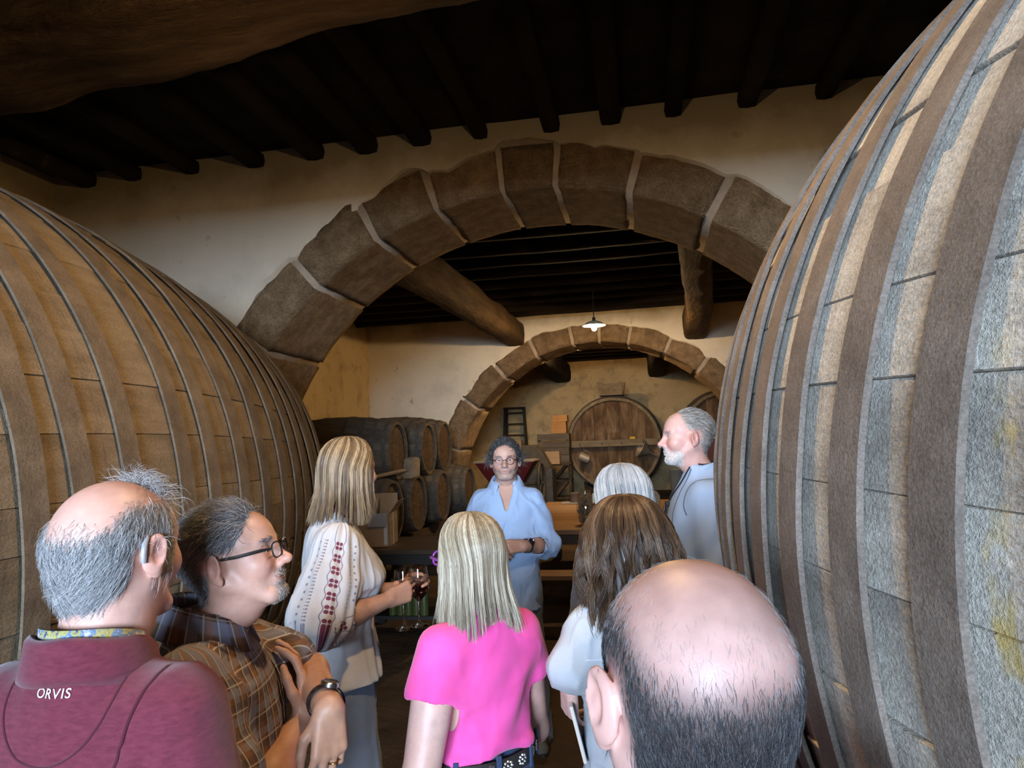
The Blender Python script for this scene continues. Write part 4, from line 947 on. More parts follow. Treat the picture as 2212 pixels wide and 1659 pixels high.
def skin_mat():
    m, t, b = new_mat('skin'); a = _n(t, 'ShaderNodeAttribute', attribute_name='col')
    v = coords(t); col = mixc(t, 0.16, a.outputs['Color'], ramp(t, [(0.35, (0.75, 0.62, 0.58)), (0.65, (1, 1, 1))], noise(t, v, 60, 4)), 'MULTIPLY')
    t.links.new(col, b.inputs['Base Color']); b.inputs['Roughness'].default_value = 0.46; b.inputs['Specular IOR Level'].default_value = 0.32
    b.inputs['Subsurface Weight'].default_value = 0.12; b.inputs['Subsurface Radius'].default_value = (0.012, 0.005, 0.003); b.inputs['Subsurface Scale'].default_value = 0.6
    bump(t, b, noise(t, v, 260, 3), 0.12, 0.002); return m
SKIN = skin_mat()
def hair_mat(name, stops, rough=0.42, tip=None):
    m, t, b = new_mat(name)
    v = math_(t, 'ADD', attr(t, 'rnd'), math_(t, 'MULTIPLY', math_(t, 'SUBTRACT', noise(t, coords(t), 30, 3), 0.5), 0.35))
    col = ramp(t, stops, v)
    if tip: col = mixc(t, attr(t, 'tt'), col, tip)
    t.links.new(col, b.inputs['Base Color']); b.inputs['Roughness'].default_value = rough; b.inputs['Specular IOR Level'].default_value = 0.45
    return m
def strands(P, w, rnd, tip=0.25, flat=1.0):
    """P (N,S,3) polylines -> tapered three-sided strand mesh"""
    N, S, _ = P.shape; T = np.gradient(P, axis=1); T /= np.linalg.norm(T, axis=2)[..., None]+1e-9
    ref = RNG.normal(size=(N, 1, 3)); A = np.cross(T, ref); A /= np.linalg.norm(A, axis=2)[..., None]+1e-9; B = np.cross(T, A)
    ww = np.asarray(w).reshape(-1, 1)*np.interp(np.linspace(0, 1, S), [0, 0.15, 0.6, 1], [0.8, 1, 0.9, tip])[None]
    V = np.stack([P+(A*math.cos(a)+B*math.sin(a)*flat)*ww[..., None] for a in (0, 2.094, 4.189)], 2)
    idx = np.arange(N*S*3).reshape(N, S, 3)
    F = np.stack([idx[:, :-1], np.roll(idx, -1, 2)[:, :-1], np.roll(idx, -1, 2)[:, 1:], idx[:, 1:]], -1).reshape(-1, 4)
    r_ = np.repeat(np.asarray(rnd), S*3); t_ = np.tile(np.repeat(np.linspace(0, 1, S), 3), N)
    return V.reshape(-1, 3), F, {'rnd': r_, 'tt': t_}
def grow(V, N_, mask, count, length, dirf, lift=0.5, S=5, curl=0.0, seed=0, droop=0.0, lenvar=0.35, jitter=0.25):
    """short hair: strands from head vertices; dirf gives the combing direction"""
    rg = np.random.default_rng(seed); p = np.clip(mask, 0, None); p = p/p.sum(); i = rg.choice(len(V), count, p=p)
    root = V[i]+rg.normal(size=(count, 3))*0.0012; n = N_[i]
    L = (length(V[i]) if callable(length) else np.full(count, length))*(1+lenvar*rg.uniform(-1, 1, count))
    d = dirf(V[i], n)+rg.normal(size=(count, 3))*jitter; d -= n*np.sum(d*n, 1)[:, None]; d /= np.linalg.norm(d, axis=1)[:, None]+1e-9
    s = np.linspace(0, 1, S)[None, :, None]; lf = lift(V[i])[:, None, None] if callable(lift) else lift
    P = root[:, None]+L[:, None, None]*(n[:, None]*lf*(s-0.55*s*s)+d[:, None]*s*np.sqrt(np.clip(1-lf*lf*0.6, 0.1, 1)))
    if curl:
        ph = rg.uniform(0, 6.28, count)[:, None, None]; b = np.cross(n, d)[:, None]
        P = P+curl*(b*np.sin(ph+s*5)*s+n[:, None]*(np.cos(ph+s*5)-np.cos(ph))*s*0.6)
    P[..., 2] -= droop*(s[..., 0]**2)*L[:, None]
    P = P-n[:, None]*0.002
    return P, rg.uniform(0, 1, count)
def curtain(levels, window, n, S, end, wave=0.0, wfreq=40, clump=0.5, nc=46, seed=0, jit=0.006, part=0.0, top_r=0.004, fly=0.02, z_face=0.045):
    """long hair falling over stacked ellipses (z, cx, cy, rx, ry) in the head frame; window = half angle of the face opening, below z_face;
    returns a function path(theta, rad_jitter, rng) and ready strand polylines"""
    Lv = np.array(sorted(levels, key=lambda q: -q[0]), float)
    _t = np.linspace(0, 1, len(Lv)); _q = np.linspace(0, 1, 90); Lv = np.stack([np.interp(_q, _t, Lv[:, i]) for i in range(5)], 1)
    for _ in range(14): Lv[1:-1] = (Lv[:-2]+2*Lv[1:-1]+Lv[2:])/4
    arc = np.r_[0, np.cumsum(np.hypot(np.diff(Lv[:, 0]), np.diff(Lv[:, 3])))]; arc /= arc[-1]
    def pos(th, u, off):
        z = np.interp(u, arc, Lv[:, 0]); q = [np.interp(u, arc, Lv[:, i]) for i in range(1, 5)]
        d = (th-math.pi/2+math.pi) % (2*math.pi)-math.pi      # 0 = front
        wnow = window(z) if callable(window) else window*sstep(z_face+0.085, z_face-0.045, z)
        a = np.abs(d); sg = np.where(d >= 0, 1, -1); a2 = wnow+(a)*(math.pi-wnow)/math.pi
        t2 = math.pi/2+sg*a2
        return np.stack([q[0]+(q[2]+off)*np.cos(t2), q[1]+(q[3]+off)*np.sin(t2), z+0*t2], -1)
    rg = np.random.default_rng(seed)
    th = rg.uniform(0, 2*math.pi, n); cl = np.round(th*nc/(2*math.pi))*2*math.pi/nc+rg.normal(size=n)*0.01
    off = rg.uniform(-1, 0.6, n)*jit; ue = end(th, rg) if callable(end) else np.full(n, end)
    u0 = rg.uniform(0.0, 0.28, n)*rg.uniform(0, 1, n)
    s = np.linspace(0, 1, S)[None]; U = u0[:, None]+(ue-u0)[:, None]*s
    cs = clump*sstep(0.35, 1.0, U); TH = th[:, None]*(1-cs)+cl[:, None]*cs
    clr = np.array([_hash(int(q), 5, 5, seed) for q in np.round(th*nc/(2*math.pi))])
    O = off[:, None]+(clr[:, None]-0.5)*0.02*sstep(0.3, 1, U)*(1+wave*10)+fly*rg.uniform(-0.3, 1, n)[:, None]*sstep(0.55, 1.05, U)*rg.uniform(0, 1, n)[:, None]**3
    P = pos(TH, U, O)
    if wave:
        ph = clr[:, None]*40+rg.normal(size=n)[:, None]*0.3; wfreq = wfreq*(0.75+0.5*np.array([_hash(int(q), 8, 2, seed) for q in np.round(th*nc/(2*math.pi))]))[:, None]
        P[..., 0] += wave*np.sin(U*wfreq+ph)*sstep(0.15, 0.6, U); P[..., 1] += wave*np.cos(U*wfreq*0.9+ph*1.3)*sstep(0.15, 0.6, U)
        P[..., 2] += wave*0.5*np.sin(U*wfreq*0.8+ph*2)*sstep(0.2, 0.6, U)
    # solid under-layer
    nt, nu = 90, 26; tg = np.linspace(0, 2*math.pi, nt); ug = np.linspace(0, 1, nu)
    e = end(tg, np.random.default_rng(1)) if callable(end) else np.full(nt, end)
    TG = np.repeat(tg[:, None], nu, 1); UG = ug[None]*np.minimum(e[:, None], 1.0)*0.93
    B = pos(TG, UG, -jit*1.3+0.004*np.sin(TG*nc))
    idx = np.arange(nt*nu).reshape(nt, nu); BF = np.stack([idx[:-1, :-1], idx[1:, :-1], idx[1:, 1:], idx[:-1, 1:]], -1).reshape(-1, 4)
    return P, np.clip(clr*0.6+rg.uniform(0, 0.4, n), 0, 1), B.reshape(-1, 3), BF

# ------------------------------------------------------------------ hands: wrist at origin, fingers +y, palm -z, thumb towards -x (right hand)
def hand(g, M, curls=None, side=1, sc=1.0, thumb=((-0.55, 0.75, -0.35), (-0.1, 0.9, -0.3), (0.1, 0.95, -0.25)), spread=0.06):
    """M: 4x4 Matrix placing the hand; curls: per finger (mcp, pip, dip) degrees"""
    curls = curls or [(15, 20, 10)]*4
    def T(p): return np.array(M @ Vector((p[0]*side*sc, p[1]*sc, p[2]*sc)))
    bx = (-0.030, -0.0105, 0.0105, 0.029); by = (0.088, 0.092, 0.087, 0.078)
    ln = ((0.042, 0.026, 0.021), (0.046, 0.030, 0.022), (0.043, 0.028, 0.022), (0.034, 0.021, 0.019)); rd = (0.0092, 0.0095, 0.0090, 0.0080)
    g.ell(T((0, 0.045, -0.002)), np.array((0.036, 0.036, 0.02))*sc*0.9, 0.012*sc) if False else None
    for i in range(4):
        g.cone(T((bx[i]*0.62, 0.006, 0)), T((bx[i], by[i], 0)), 0.0165*sc, 0.0118*sc, 0.012*sc)
        a = 0.0; p = np.array((bx[i], by[i], 0.0)); sp = (i-1.4)*spread
        for j in range(3):
            a += R(curls[i][j]); d = np.array((math.sin(sp)*math.cos(a), math.cos(sp)*math.cos(a), -math.sin(a))); q = p+d*ln[i][j]
            g.cone(T(p), T(q), rd[i]*(1-0.07*j)*sc, rd[i]*(0.93-0.09*j)*sc, 0.0035*sc); p = q
    p = np.array((-0.022, 0.022, -0.006))
    g.cone(T((-0.008, 0.008, -0.002)), T(p), 0.016*sc, 0.0155*sc, 0.012*sc)
    for d, L, r0, r1 in zip(thumb, (0.044, 0.033, 0.027), (0.0150, 0.0112, 0.0100), (0.0115, 0.0102, 0.0078)):
        d = np.array(d); d = d/np.linalg.norm(d); q = p+d*L; g.cone(T(p), T(q), r0*sc, r1*sc, 0.006*sc); p = q
def frame(origin, fwd, palm):
    """matrix of a hand whose fingers point along fwd and palm faces `palm`"""
    y = Vector(fwd).normalized(); z = -Vector(palm); z = (z-y*z.dot(y)).normalized(); x = y.cross(z)
    return Matrix(((x.x, y.x, z.x, origin[0]), (x.y, y.y, z.y, origin[1]), (x.z, y.z, z.z, origin[2]), (0, 0, 0, 1)))
def bbox_of(pts, pad): P = np.array(pts); return P.min(0)-pad, P.max(0)+pad
# ================================================================== people
class Person:
    def __init__(s, px, py, D, psi, label, hyaw=None, pitch=0.0, roll=0.0, hs=1.0, back=0.03, side=0.0, lean=0.0, zoff=0.0, fem=False, drop=0.0):
        """px,py,D: where the middle of the head is; psi: torso heading, clockwise from building depth; hyaw: head heading"""
        s.ho = at_d(px, py, D)+np.array((0, 0, zoff)); s.psi = R(psi); s.hs = hs
        f = np.array((math.sin(s.psi), math.cos(s.psi), 0)); r_ = np.array((math.cos(s.psi), -math.sin(s.psi), 0))
        s.base = s.ho-f*back+r_*side; s.base[2] = 0
        s.root = empty('person', tuple(s.base), -s.psi); tag(s.root, label, 'person')
        s.H = s.ho[2]+0.118*hs-drop
        c, n = math.cos(s.psi), math.sin(s.psi)
        s.A = np.array(((c, -n, 0), (n, c, 0), (0, 0, 1)))       # world -> local rotation
        s.hl = s.L(s.ho)
        hy = R(hyaw if hyaw is not None else psi)
        s.HM = np.array((Matrix.Rotation(-(hy-s.psi), 3, 'Z') @ Matrix.Rotation(R(pitch), 3, 'X') @ Matrix.Rotation(R(roll), 3, 'Y')))
        s.bv = []; s.bf = []; s.bc = []; s.nv = 0; s.joint = {}; s.fem = fem
    def L(s, p): return s.A @ (np.asarray(p, float)-s.base)
    def Lpx(s, px, py, D): return s.L(at_d(px, py, D))
    def h2l(s, V): return (np.asarray(V)*s.hs) @ s.HM.T+s.hl
    def l2h(s, p): return (s.HM.T @ (np.asarray(p, float)-s.hl))/s.hs
    def add_body(s, V, F, C):
        s.bv.append(V); s.bf.append(F+s.nv); s.bc.append(C); s.nv += len(V)
    def finish_body(s, w=0.86):
        # skin under the clothes joins neck and arms into one figure
        g = Grid((-0.3, -0.2, s.H*0.44), (0.3, 0.22, s.H*0.88), 0.014); T = [(z, cx, cy, rx*w, ry*w) for z, cx, cy, rx, ry in s.torso(fem=s.fem)]
        g.loft(T, 0.02); V, F = g.mesh(); n = s.nv; parts = list(zip(s.bv, [0]+list(np.cumsum([len(v) for v in s.bv])[:-1])))
        s.add_body(V, F, np.tile(np.array(s.skin), (len(V), 1)))
        J = []
        for P, o in parts:      # hidden seams: stitch each piece to the nearest points of the core
            c = P[np.argmin(((P-s.joint.get(o, s.neck-np.array((0, 0, 0.02))))**2).sum(1))]; i = int(np.argmin(((P-c)**2).sum(1)))
            k = np.argsort(((V-c)**2).sum(1))[:3]; J.append((o+i, n+int(k[0]), n+int(k[1]), n+int(k[2])))
        s.bf.append(np.array(J)); s.bc.append(np.zeros((0, 3))); s.bv.append(np.zeros((0, 3)))
        o = link('body', mesh_np('body', np.concatenate(s.bv), np.concatenate(s.bf), SKIN, attrs={'col': np.concatenate(s.bc)}), s.root); return o
    def head(s, skin, neck_to=None, rosy=0.0, beard=None, paint=None, seed=0, h=0.003, **kw):
        nb = np.array((0, -0.02, s.H*0.855)) if neck_to is None else np.array(neck_to)
        s.neck = nb
        V, F = head_mesh(h=h, neck=s.l2h(nb-np.array((0, 0, 0.03))), **kw); V = vsmooth(V, F, 1, 0.35)
        s.hv, s.hf, s.hn = V, F, vnormals(V, F)
        C = face_colors(V, skin, rosy, seed=seed, beard=beard)
        if paint:
            for col, m in paint: w_ = np.clip(m(V), 0, 1)[:, None]; C = C*(1-w_)+np.array(col)*w_
        s.add_body(s.h2l(V), F, C); s.skin = skin
    def hair_obj(s, name, P, w, rnd, m, tip=0.25, base=None, inhead=True, flat=1.0):
        V, F, at = strands(s.h2l(P) if inhead else P, w, rnd, tip, flat)
        if base is not None:
            B = s.h2l(base[0]); n = len(V); V = np.concatenate([V, B]); F = np.concatenate([F, base[1]+n])
            at = {'rnd': np.r_[at['rnd'], np.full(len(B), 0.08)], 'tt': np.r_[at['tt'], np.full(len(B), 0.3)]}
        return link(name, mesh_np(name, V, F, m, attrs=at), s.root)
    def arm(s, pts, rad, M=None, curls=None, side=1, sc=1.0, h=0.004, seed=0, skin=None, fine=True, **kw):
        """bare forearm and hand as one skin surface"""
        ex = [np.array(M.translation)] if M is not None else []
        if M is not None: ex += [np.array(M @ Vector((sx*0.1, 0.19*sc, sz*0.07))) for sx in (-1, 1) for sz in (-1, 1)]
        lo, hi = bbox_of(list(pts)+ex, max(rad)+0.02); g = Grid(lo, hi, h); g.limb(pts, rad, 0.02)
        if M is not None: hand(g, M, curls, side, sc, **kw)
        V, F = g.mesh(); V = vsmooth(V, F, 1, 0.4)
        sk = np.array(skin or s.skin); C = np.tile(sk, (len(V), 1))*(1+fbm(V*25, 3, seed)*0.09+fbm(V*120, 2, seed+3)*0.05)[:, None]
        s.joint[s.nv] = np.array(pts[0], float); s.add_body(V, F, C)
    def cloth(s, name, fill, lo, hi, h, m, fold=(0.004, 9, (1, 1, 1)), seed=0, attrs=None, smooth=1, parent=None, extra=None):
        g = Grid(lo, hi, h); fill(g); V, F = g.mesh(); V = vsmooth(V, F, smooth, 0.5); N = vnormals(V, F)
        at = attrs(V) if attrs else None
        if fold:
            amp, sc, st = fold; q = V*sc*np.array(st); w_ = fbm(q*0.7, 2, seed)[:, None]*np.array((0.8, 0.8, 0.5)); rdg = np.clip(1-2.0*np.abs(vnoise(q*1.2+w_, seed+11)), 0, 1)**2+0.55*np.clip(1-2.0*np.abs(vnoise(q*2.3+w_*1.5, seed+17)), 0, 1)**2-0.5
            V = V+N*(amp*rdg)[:, None]
        if extra is not None: V = V+N*extra(V, N)[:, None]
        o = link(name, mesh_np(name, V, F, m, attrs=at), parent or s.root); o['_v'] = 0
        del o['_v']
        return o
    def torso(s, w=1.0, d=1.0, belly=0.0, hip=1.0, fem=False, zlo=0.47, puff=0.0, bust=0.0, lean=0.0, neck=1.0):
        H = s.H
        if fem: q = [(0.44, .172, .118, .0), (0.50, .180, .125, 0), (0.56, .165, .112, 0), (0.615, .142, .100, 0), (0.67, .147, .105, .004), (0.72, .158, .115, .012), (0.76, .162, .108, .006), (0.79, .158, .092, -.004), (0.817, .132, .078, -.010), (0.842, .078, .062, -.014), (0.868, .056*neck, .056*neck, -.018)]
        else: q = [(0.44, .170, .115, 0), (0.50, .176, .122, 0), (0.56, .172, .122, .006), (0.62, .168, .122, .010), (0.68, .174, .124, .008), (0.74, .186, .124, .004), (0.785, .184, .110, -.002), (0.815, .160, .090, -.010), (0.842, .100, .074, -.014), (0.87, .066*neck, .066*neck, -.018)]
        out = []
        for f, rx, ry, cy in q:
            if f < zlo-0.02: continue
            b = belly*math.exp(-((f-0.60)/0.06)**2); bu = bust*math.exp(-((f-0.72)/0.03)**2)
            hw = hip if f < 0.58 else 1.0; nk = f > 0.835
            sc = H/1.75
            out.append((f*H, 0, (cy+b*0.5+bu*0.5)*sc+lean*(f-0.5)*H-0.0, (rx*w*hw if not nk else rx)*sc+puff*(0 if f > 0.83 else 1), (ry*d+b*0.5+bu*0.5)*sc+puff*(0 if f > 0.83 else 1)))
        return out
    def sh(s, side, w=0.172, f=0.802): return np.array((side*w*s.H/1.75, -0.012, f*s.H))
    def trousers(s, m, hipw=1.0, flare=0.0, feet=((-0.1, 0.0), (0.1, 0.0)), fem=False, knee=0.075, hem=0.07, top=0.585, shoe=None, d=1.0, h=0.012, label=None, fold=0.006):
        H = s.H; sc = H/1.75
        def fill(g):
            T = s.torso(w=hipw*(1.0), d=d, fem=fem, zlo=0.44); T = [t for t in T if t[0] <= (top+0.03)*H]; T = [t if t[0] <= top*H else (top*H,)+t[1:] for t in T]
            g.loft(T, 0.02)
            for i, sd in enumerate((-1, 1)):
                fx, fy = feet[i]
                g.limb([(sd*0.088*sc*hipw, 0, 0.50*H), (sd*0.09*sc+(fx-sd*0.09)*0.4, fy*0.5+0.02, 0.27*H), (fx, fy-0.02, 0.045)], [0.094*sc*hipw, knee*sc+flare*0.4, hem*sc+flare], 0.035)
            g.put(lambda X, Y, Z: (0.02-Z)+0*X+0*Y, (-1, -1, -1), (1, 1, 0.02), 0.0, '-') if False else None
        xs = [abs(q[0]) for q in feet]; ys = [q[1] for q in feet]
        o = s.cloth('trousers', fill, (-0.24*hipw-max(xs)*0.6, min(-0.2, min(ys)-0.16), -0.03), (0.24*hipw+max(xs)*0.6, max(0.22, max(ys)+0.16), H*(top+0.02)), h, m, (fold, 7, (1, 1, 0.55)), seed=int(s.psi*100) % 50)
        for i, (fx, fy) in enumerate(feet): make_shoe(s.root, (fx, fy, 0), shoe or SHOE_DARK, 1 if fx > 0 else -1)
        return o
    def collar(s, name, m, rx=0.066, ry=0.066, prof=((0, 0), (0.004, 0.035), (0.012, 0.036), (0.02, -0.004), (0.012, -0.006)), gap=0.35, drop=0.03, z=None, c=None, n=56, parent=None, cuv=True, wob=0.0):
        """swept collar around the neck; prof = (radial, height) outline; gap = half opening angle at the front"""
        c = np.array((0, -0.018, s.H*0.868)) if c is None else np.array(c)
        th = np.linspace(gap, 2*math.pi-gap, n); V = []
        for t in th:
            fr = 0.5+0.5*math.cos(t)            # 1 at the front
            for (dr, dz) in prof:
                rr = 1.0; x = math.sin(t); y = math.cos(t)
                V.append((c[0]+(rx+dr)*x, c[1]+(ry+dr)*y+fr*0.004, c[2]+dz-drop*fr**1.5+wob*math.sin(t*5)))
        k = len(prof); F = []
        for i in range(n-1):
            for j in range(k): F.append((i*k+j, i*k+(j+1) % k, (i+1)*k+(j+1) % k, (i+1)*k+j))
        F += [tuple(range(k)), tuple((n-1)*k+j for j in range(k-1, -1, -1))]
        V = np.array(V); at = {'cuv': np.stack([np.repeat(th*0.075, k), np.tile(np.arange(k)*0.02, n), np.zeros(n*k)], 1)} if cuv else None
        mb = MB().add(V, F); me = mesh_np(name, V, F, m, attrs=at); bm = bmesh.new(); bm.from_mesh(me); bmesh.ops.recalc_face_normals(bm, faces=bm.faces); bm.to_mesh(me); bm.free()
        return link(name, me, parent or s.root)
_shoe = {}
SHOE_DARK = mat('dark_leather_shoe', [(0.3, (0.03, 0.022, 0.016)), (0.7, (0.06, 0.045, 0.032))], scale=12, rough=0.6, bumps=(60, 0.2, 0.003))
SHOE_GREY = mat('grey_suede_shoe', [(0.3, (0.10, 0.085, 0.065)), (0.7, (0.17, 0.145, 0.115))], scale=14, rough=0.85, bumps=(80, 0.3, 0.003))
SOLE = plain('dark_rubber_sole', (0.025, 0.022, 0.02), 0.8); LACE = plain('pale_lace', (0.42, 0.40, 0.36), 0.9)
def make_shoe(parent, loc, m, side):
    if m.name not in _shoe:
        g = Grid((-0.07, -0.12, -0.005), (0.07, 0.22, 0.14), 0.005)
        g.limb([(0, -0.07, 0.05), (0, 0.05, 0.045), (0, 0.15, 0.035)], [0.042, 0.043, 0.040], 0.03); g.cone((0, -0.055, 0.05), (0, -0.045, 0.115), 0.042, 0.040, 0.02)
        g.put(lambda X, Y, Z: (0.014-Z)*-1*-1+0*X+0*Y, (-1, -1, -1), (1, 1, 0.014), 0.0, '-') if False else None
        V, F = g.mesh(); V[:, 2] = np.maximum(V[:, 2], 0.012); V[:, 0] *= 0.92
        so = MB(); pr = [(0.040*math.sin(a)*(0.85 if math.cos(a) < 0 else 1.0), 0.04+0.155*math.cos(a)) for a in np.linspace(0, 2*math.pi, 26, endpoint=False)]
        k = len(pr); so.add([(x, y, 0.0) for x, y in pr]+[(x, y, 0.022) for x, y in pr], [tuple(range(k-1, -1, -1)), tuple(range(k, 2*k))]+[(i, (i+1) % k, k+(i+1) % k, k+i) for i in range(k)])
        lc = MB()
        for i in range(4): y = 0.035+i*0.022; lc.tube([(-0.022, y, 0.088-i*0.006), (0.0, y+0.012, 0.094-i*0.007), (0.022, y+0.004, 0.086-i*0.006)], 0.0032, 6)
        lc.tube([(0, 0.03, 0.095), (0.03, 0.045, 0.085), (0.02, 0.06, 0.08), (0, 0.04, 0.093), (-0.03, 0.05, 0.085), (-0.022, 0.066, 0.078), (0, 0.034, 0.095)], 0.0028, 6)
        _shoe[m.name] = (mesh_np('shoe_upper', V, F, m), so.build('sole', SOLE, bevel=0.004, mesh_only=True), lc.build('laces', LACE, mesh_only=True, smooth=True))
    e = link('shoe', _shoe[m.name][0], parent, loc, (0, 0, -side*0.12)); link('sole', _shoe[m.name][1], e); link('laces', _shoe[m.name][2], e)
def cloth_mat(name, c, var=0.12, scale=5, weave=420, rough=0.85, bumpv=0.25, sheen=0.15):
    c = np.array(c); return mat(name, [(0.3, tuple(c*(1-var))), (0.7, tuple(c*(1+var*0.6)))], scale=scale, rough=rough, bumps=(weave, bumpv, 0.002), spec=0.15, sheen=sheen)
def arm_uv(V, pts):
    """distance to, position along and angle about an arm polyline; the angle is measured from +x (local) around the segment"""
    P = [np.array(p, float) for p in pts]; best = np.full(len(V), 9.0); S = np.zeros(len(V)); T = np.zeros(len(V)); acc = 0.0
    for a, b in zip(P[:-1], P[1:]):
        d = b-a; L = np.linalg.norm(d); d = d/L; q = V-a; t = np.clip(q@d, 0, L); r_ = q-t[:, None]*d; dist = np.linalg.norm(r_, axis=1)
        e1 = np.array((1.0, 0, 0)); e1 -= d*(e1@d); e1 /= np.linalg.norm(e1); e2 = np.cross(d, e1); ang = np.arctan2(r_@e2, r_@e1)
        m = dist < best; best[m] = dist[m]; S[m] = acc+t[m]; T[m] = ang[m]; acc += L
    return best, S, T
def eyes_for(p, iris=(0.10, 0.13, 0.15), which=(-1, 1)):
    m_w = plain('eye_white', (0.72, 0.68, 0.64), 0.15); m_i = plain('iris_%d' % int(iris[0]*1000), iris, 0.1); m_p = plain('pupil', (0.004, 0.004, 0.004), 0.05)
    for sx in which:
        e = empty('eye', (0, 0, 0), 0, p.root); M4 = Matrix(p.HM.tolist()).to_4x4()
        e.matrix_local = Matrix.Translation(Vector(p.h2l((sx*0.032, 0.0742, 0.002)))) @ M4 @ Matrix.Scale(p.hs, 4)
        def cap(a0, a1, r_, n=8): return [(r_*math.sin(a), -r_*math.cos(a)) for a in np.linspace(a0, a1, n)]
        Rm = Matrix.Rotation(R(90), 4, 'X')
        MB().lathe(cap(0.0, math.pi, 0.0122, 14), 18, Rm).build('eyeball', m_w, e, smooth=True)
        MB().lathe(cap(0.0, 0.50, 0.01235, 6), 18, Rm).build('iris', m_i, e, smooth=True)
        MB().lathe(cap(0.0, 0.22, 0.01250, 4), 14, Rm).build('pupil', m_p, e, smooth=True)
def on_head(p, name, mb, m, **kw):
    """attach a mesh modelled in head coordinates"""
    o = mb.build(name, m, p.root, **kw); o.matrix_local = Matrix.Translation(Vector(p.hl)) @ Matrix(p.HM.tolist()).to_4x4() @ Matrix.Scale(p.hs, 4); return o
def spectacles(p, m, lens_r=(0.021, 0.017), round_=False, y=0.100, z=0.002, arm_m=None, wire=0.0016, tw=1.0):
    root = empty('eyeglasses', (0, 0, 0), 0, p.root); root.matrix_local = Matrix.Translation(Vector(p.hl)) @ Matrix(p.HM.tolist()).to_4x4() @ Matrix.Scale(p.hs, 4)
    ex = 1.0 if round_ else 0.62
    for s in (-1, 1):
        pts = []
        for a in np.linspace(0, 2*math.pi, 30, endpoint=False):
            ca, sa = math.cos(a), math.sin(a); pts.append((s*0.033+lens_r[0]*math.copysign(abs(ca)**ex, ca), y-abs(s*0.033+lens_r[0]*ca)*0.10+0.003, z+lens_r[1]*math.copysign(abs(sa)**ex, sa)))
        MB().tube(pts, wire, 6, closed=True).build('rim', m, root, smooth=True)
        MB().tube([(s*(0.033+lens_r[0]), y-0.003, z+0.006), (s*0.0745, y-0.02, z+0.009), (s*0.081, 0.03, z+0.010), (s*0.083, -0.012, z+0.014), (s*0.080, -0.035, z-0.012)], [wire*1.2, wire*1.5*tw, wire*1.4*tw, wire*1.2*tw, wire], 6).build('temple', arm_m or m, root, smooth=True)
        n = len(pts); c = np.mean(pts, 0); MB().add([tuple(c)]+pts, [(0, 1+i, 1+(i+1) % n) for i in range(n)]).build('lens', LENS, root)
    MB().tube([(-0.013, y+0.002, z+0.004), (0, y+0.006, z+0.007), (0.013, y+0.002, z+0.004)], wire*1.1, 6).build('bridge', m, root, smooth=True)
    return root
def lens_mat():
    m, t, b = new_mat('spectacle_lens'); o = t.nodes['Material Output']; tr = _n(t, 'ShaderNodeBsdfTransparent'); gl = _n(t, 'ShaderNodeBsdfGlossy'); gl.inputs['Roughness'].default_value = 0.02
    mx = _n(t, 'ShaderNodeMixShader'); mx.inputs[0].default_value = 0.10; t.links.new(tr.outputs[0], mx.inputs[1]); t.links.new(gl.outputs[0], mx.inputs[2]); t.links.new(mx.outputs[0], o.inputs[0]); return m
LENS = lens_mat()
def wristwatch(p, pos, axis, face, r_, strap, case, dial, cs=0.018):
    """pos: wrist centre, axis: along the forearm, face: direction the dial looks"""
    M4 = frame(tuple(pos), tuple(axis), tuple(-np.array(face))); root = empty('wristwatch', (0, 0, 0), 0, p.root); root.matrix_local = M4
    V = []; n = 28
    mb = MB(); pts = [(r_[0]*math.sin(a), 0, r_[1]*math.cos(a)) for a in np.linspace(0, 2*math.pi, n, endpoint=False)]
    V = []; F = []
    for (x, y, z) in pts:
        for dy, q in ((-0.009, 1.0), (0.009, 1.0), (0.009, 1.09), (-0.009, 1.09)): V.append((x*q, dy, z*q))
    for i in range(n):
        for j in range(4): F.append((i*4+j, i*4+(j+1) % 4, ((i+1) % n)*4+(j+1) % 4, ((i+1) % n)*4+j))
    mb.add(V, F).build('strap', strap, root)
    T = Matrix.Translation((0, 0, r_[1]*1.02))
    c = MB().lathe([(0, 0), (cs, 0), (cs, 0.007), (cs*0.88, 0.009), (cs*0.84, 0.007), (0, 0.0065)], 26, T).build('case', case, root, smooth=True)
    MB().lathe([(0, 0.0072), (cs*0.84, 0.0072)], 22, T).build('dial', dial, c)
CHROME = plain('bright_steel', (0.6, 0.6, 0.6), 0.2, metal=1.0); BLACKP = plain('black_plastic', (0.01, 0.01, 0.01), 0.3); GOLD = plain('gold_ring', (0.7, 0.45, 0.15), 0.25, metal=1.0)
def drape_curve(obj, pts, r_, m, name, parent, n=6, closed=False, lift=0.0, cast=None):
    """tube laid on a garment: points (local) are pulled onto the nearest surface"""
    bm = bmesh.new(); bm.from_mesh(obj.data); bv = BVHTree.FromBMesh(bm); out = []
    for q in pts:
        h = bv.ray_cast(Vector(q), Vector(cast)) if cast else (None,)
        if cast and not h[0]: continue
        if not h[0]: h = bv.find_nearest(Vector(q))
        out.append(h[0]+h[1]*lift if h[0] else Vector(q))
    bm.free(); return MB().tube(out, r_, n, closed=closed).build(name, m, parent, smooth=True)
def dirv(*q): return lambda V, n: np.tile(np.array(q, float), (len(V), 1))
JEANS = cloth_mat('blue_denim', (0.028, 0.045, 0.10), 0.2)
GREYCOT = cloth_mat('grey_cotton', (0.17, 0.19, 0.215), 0.1)
DARKTR = cloth_mat('dark_trouser_cloth', (0.02, 0.022, 0.03), 0.15)

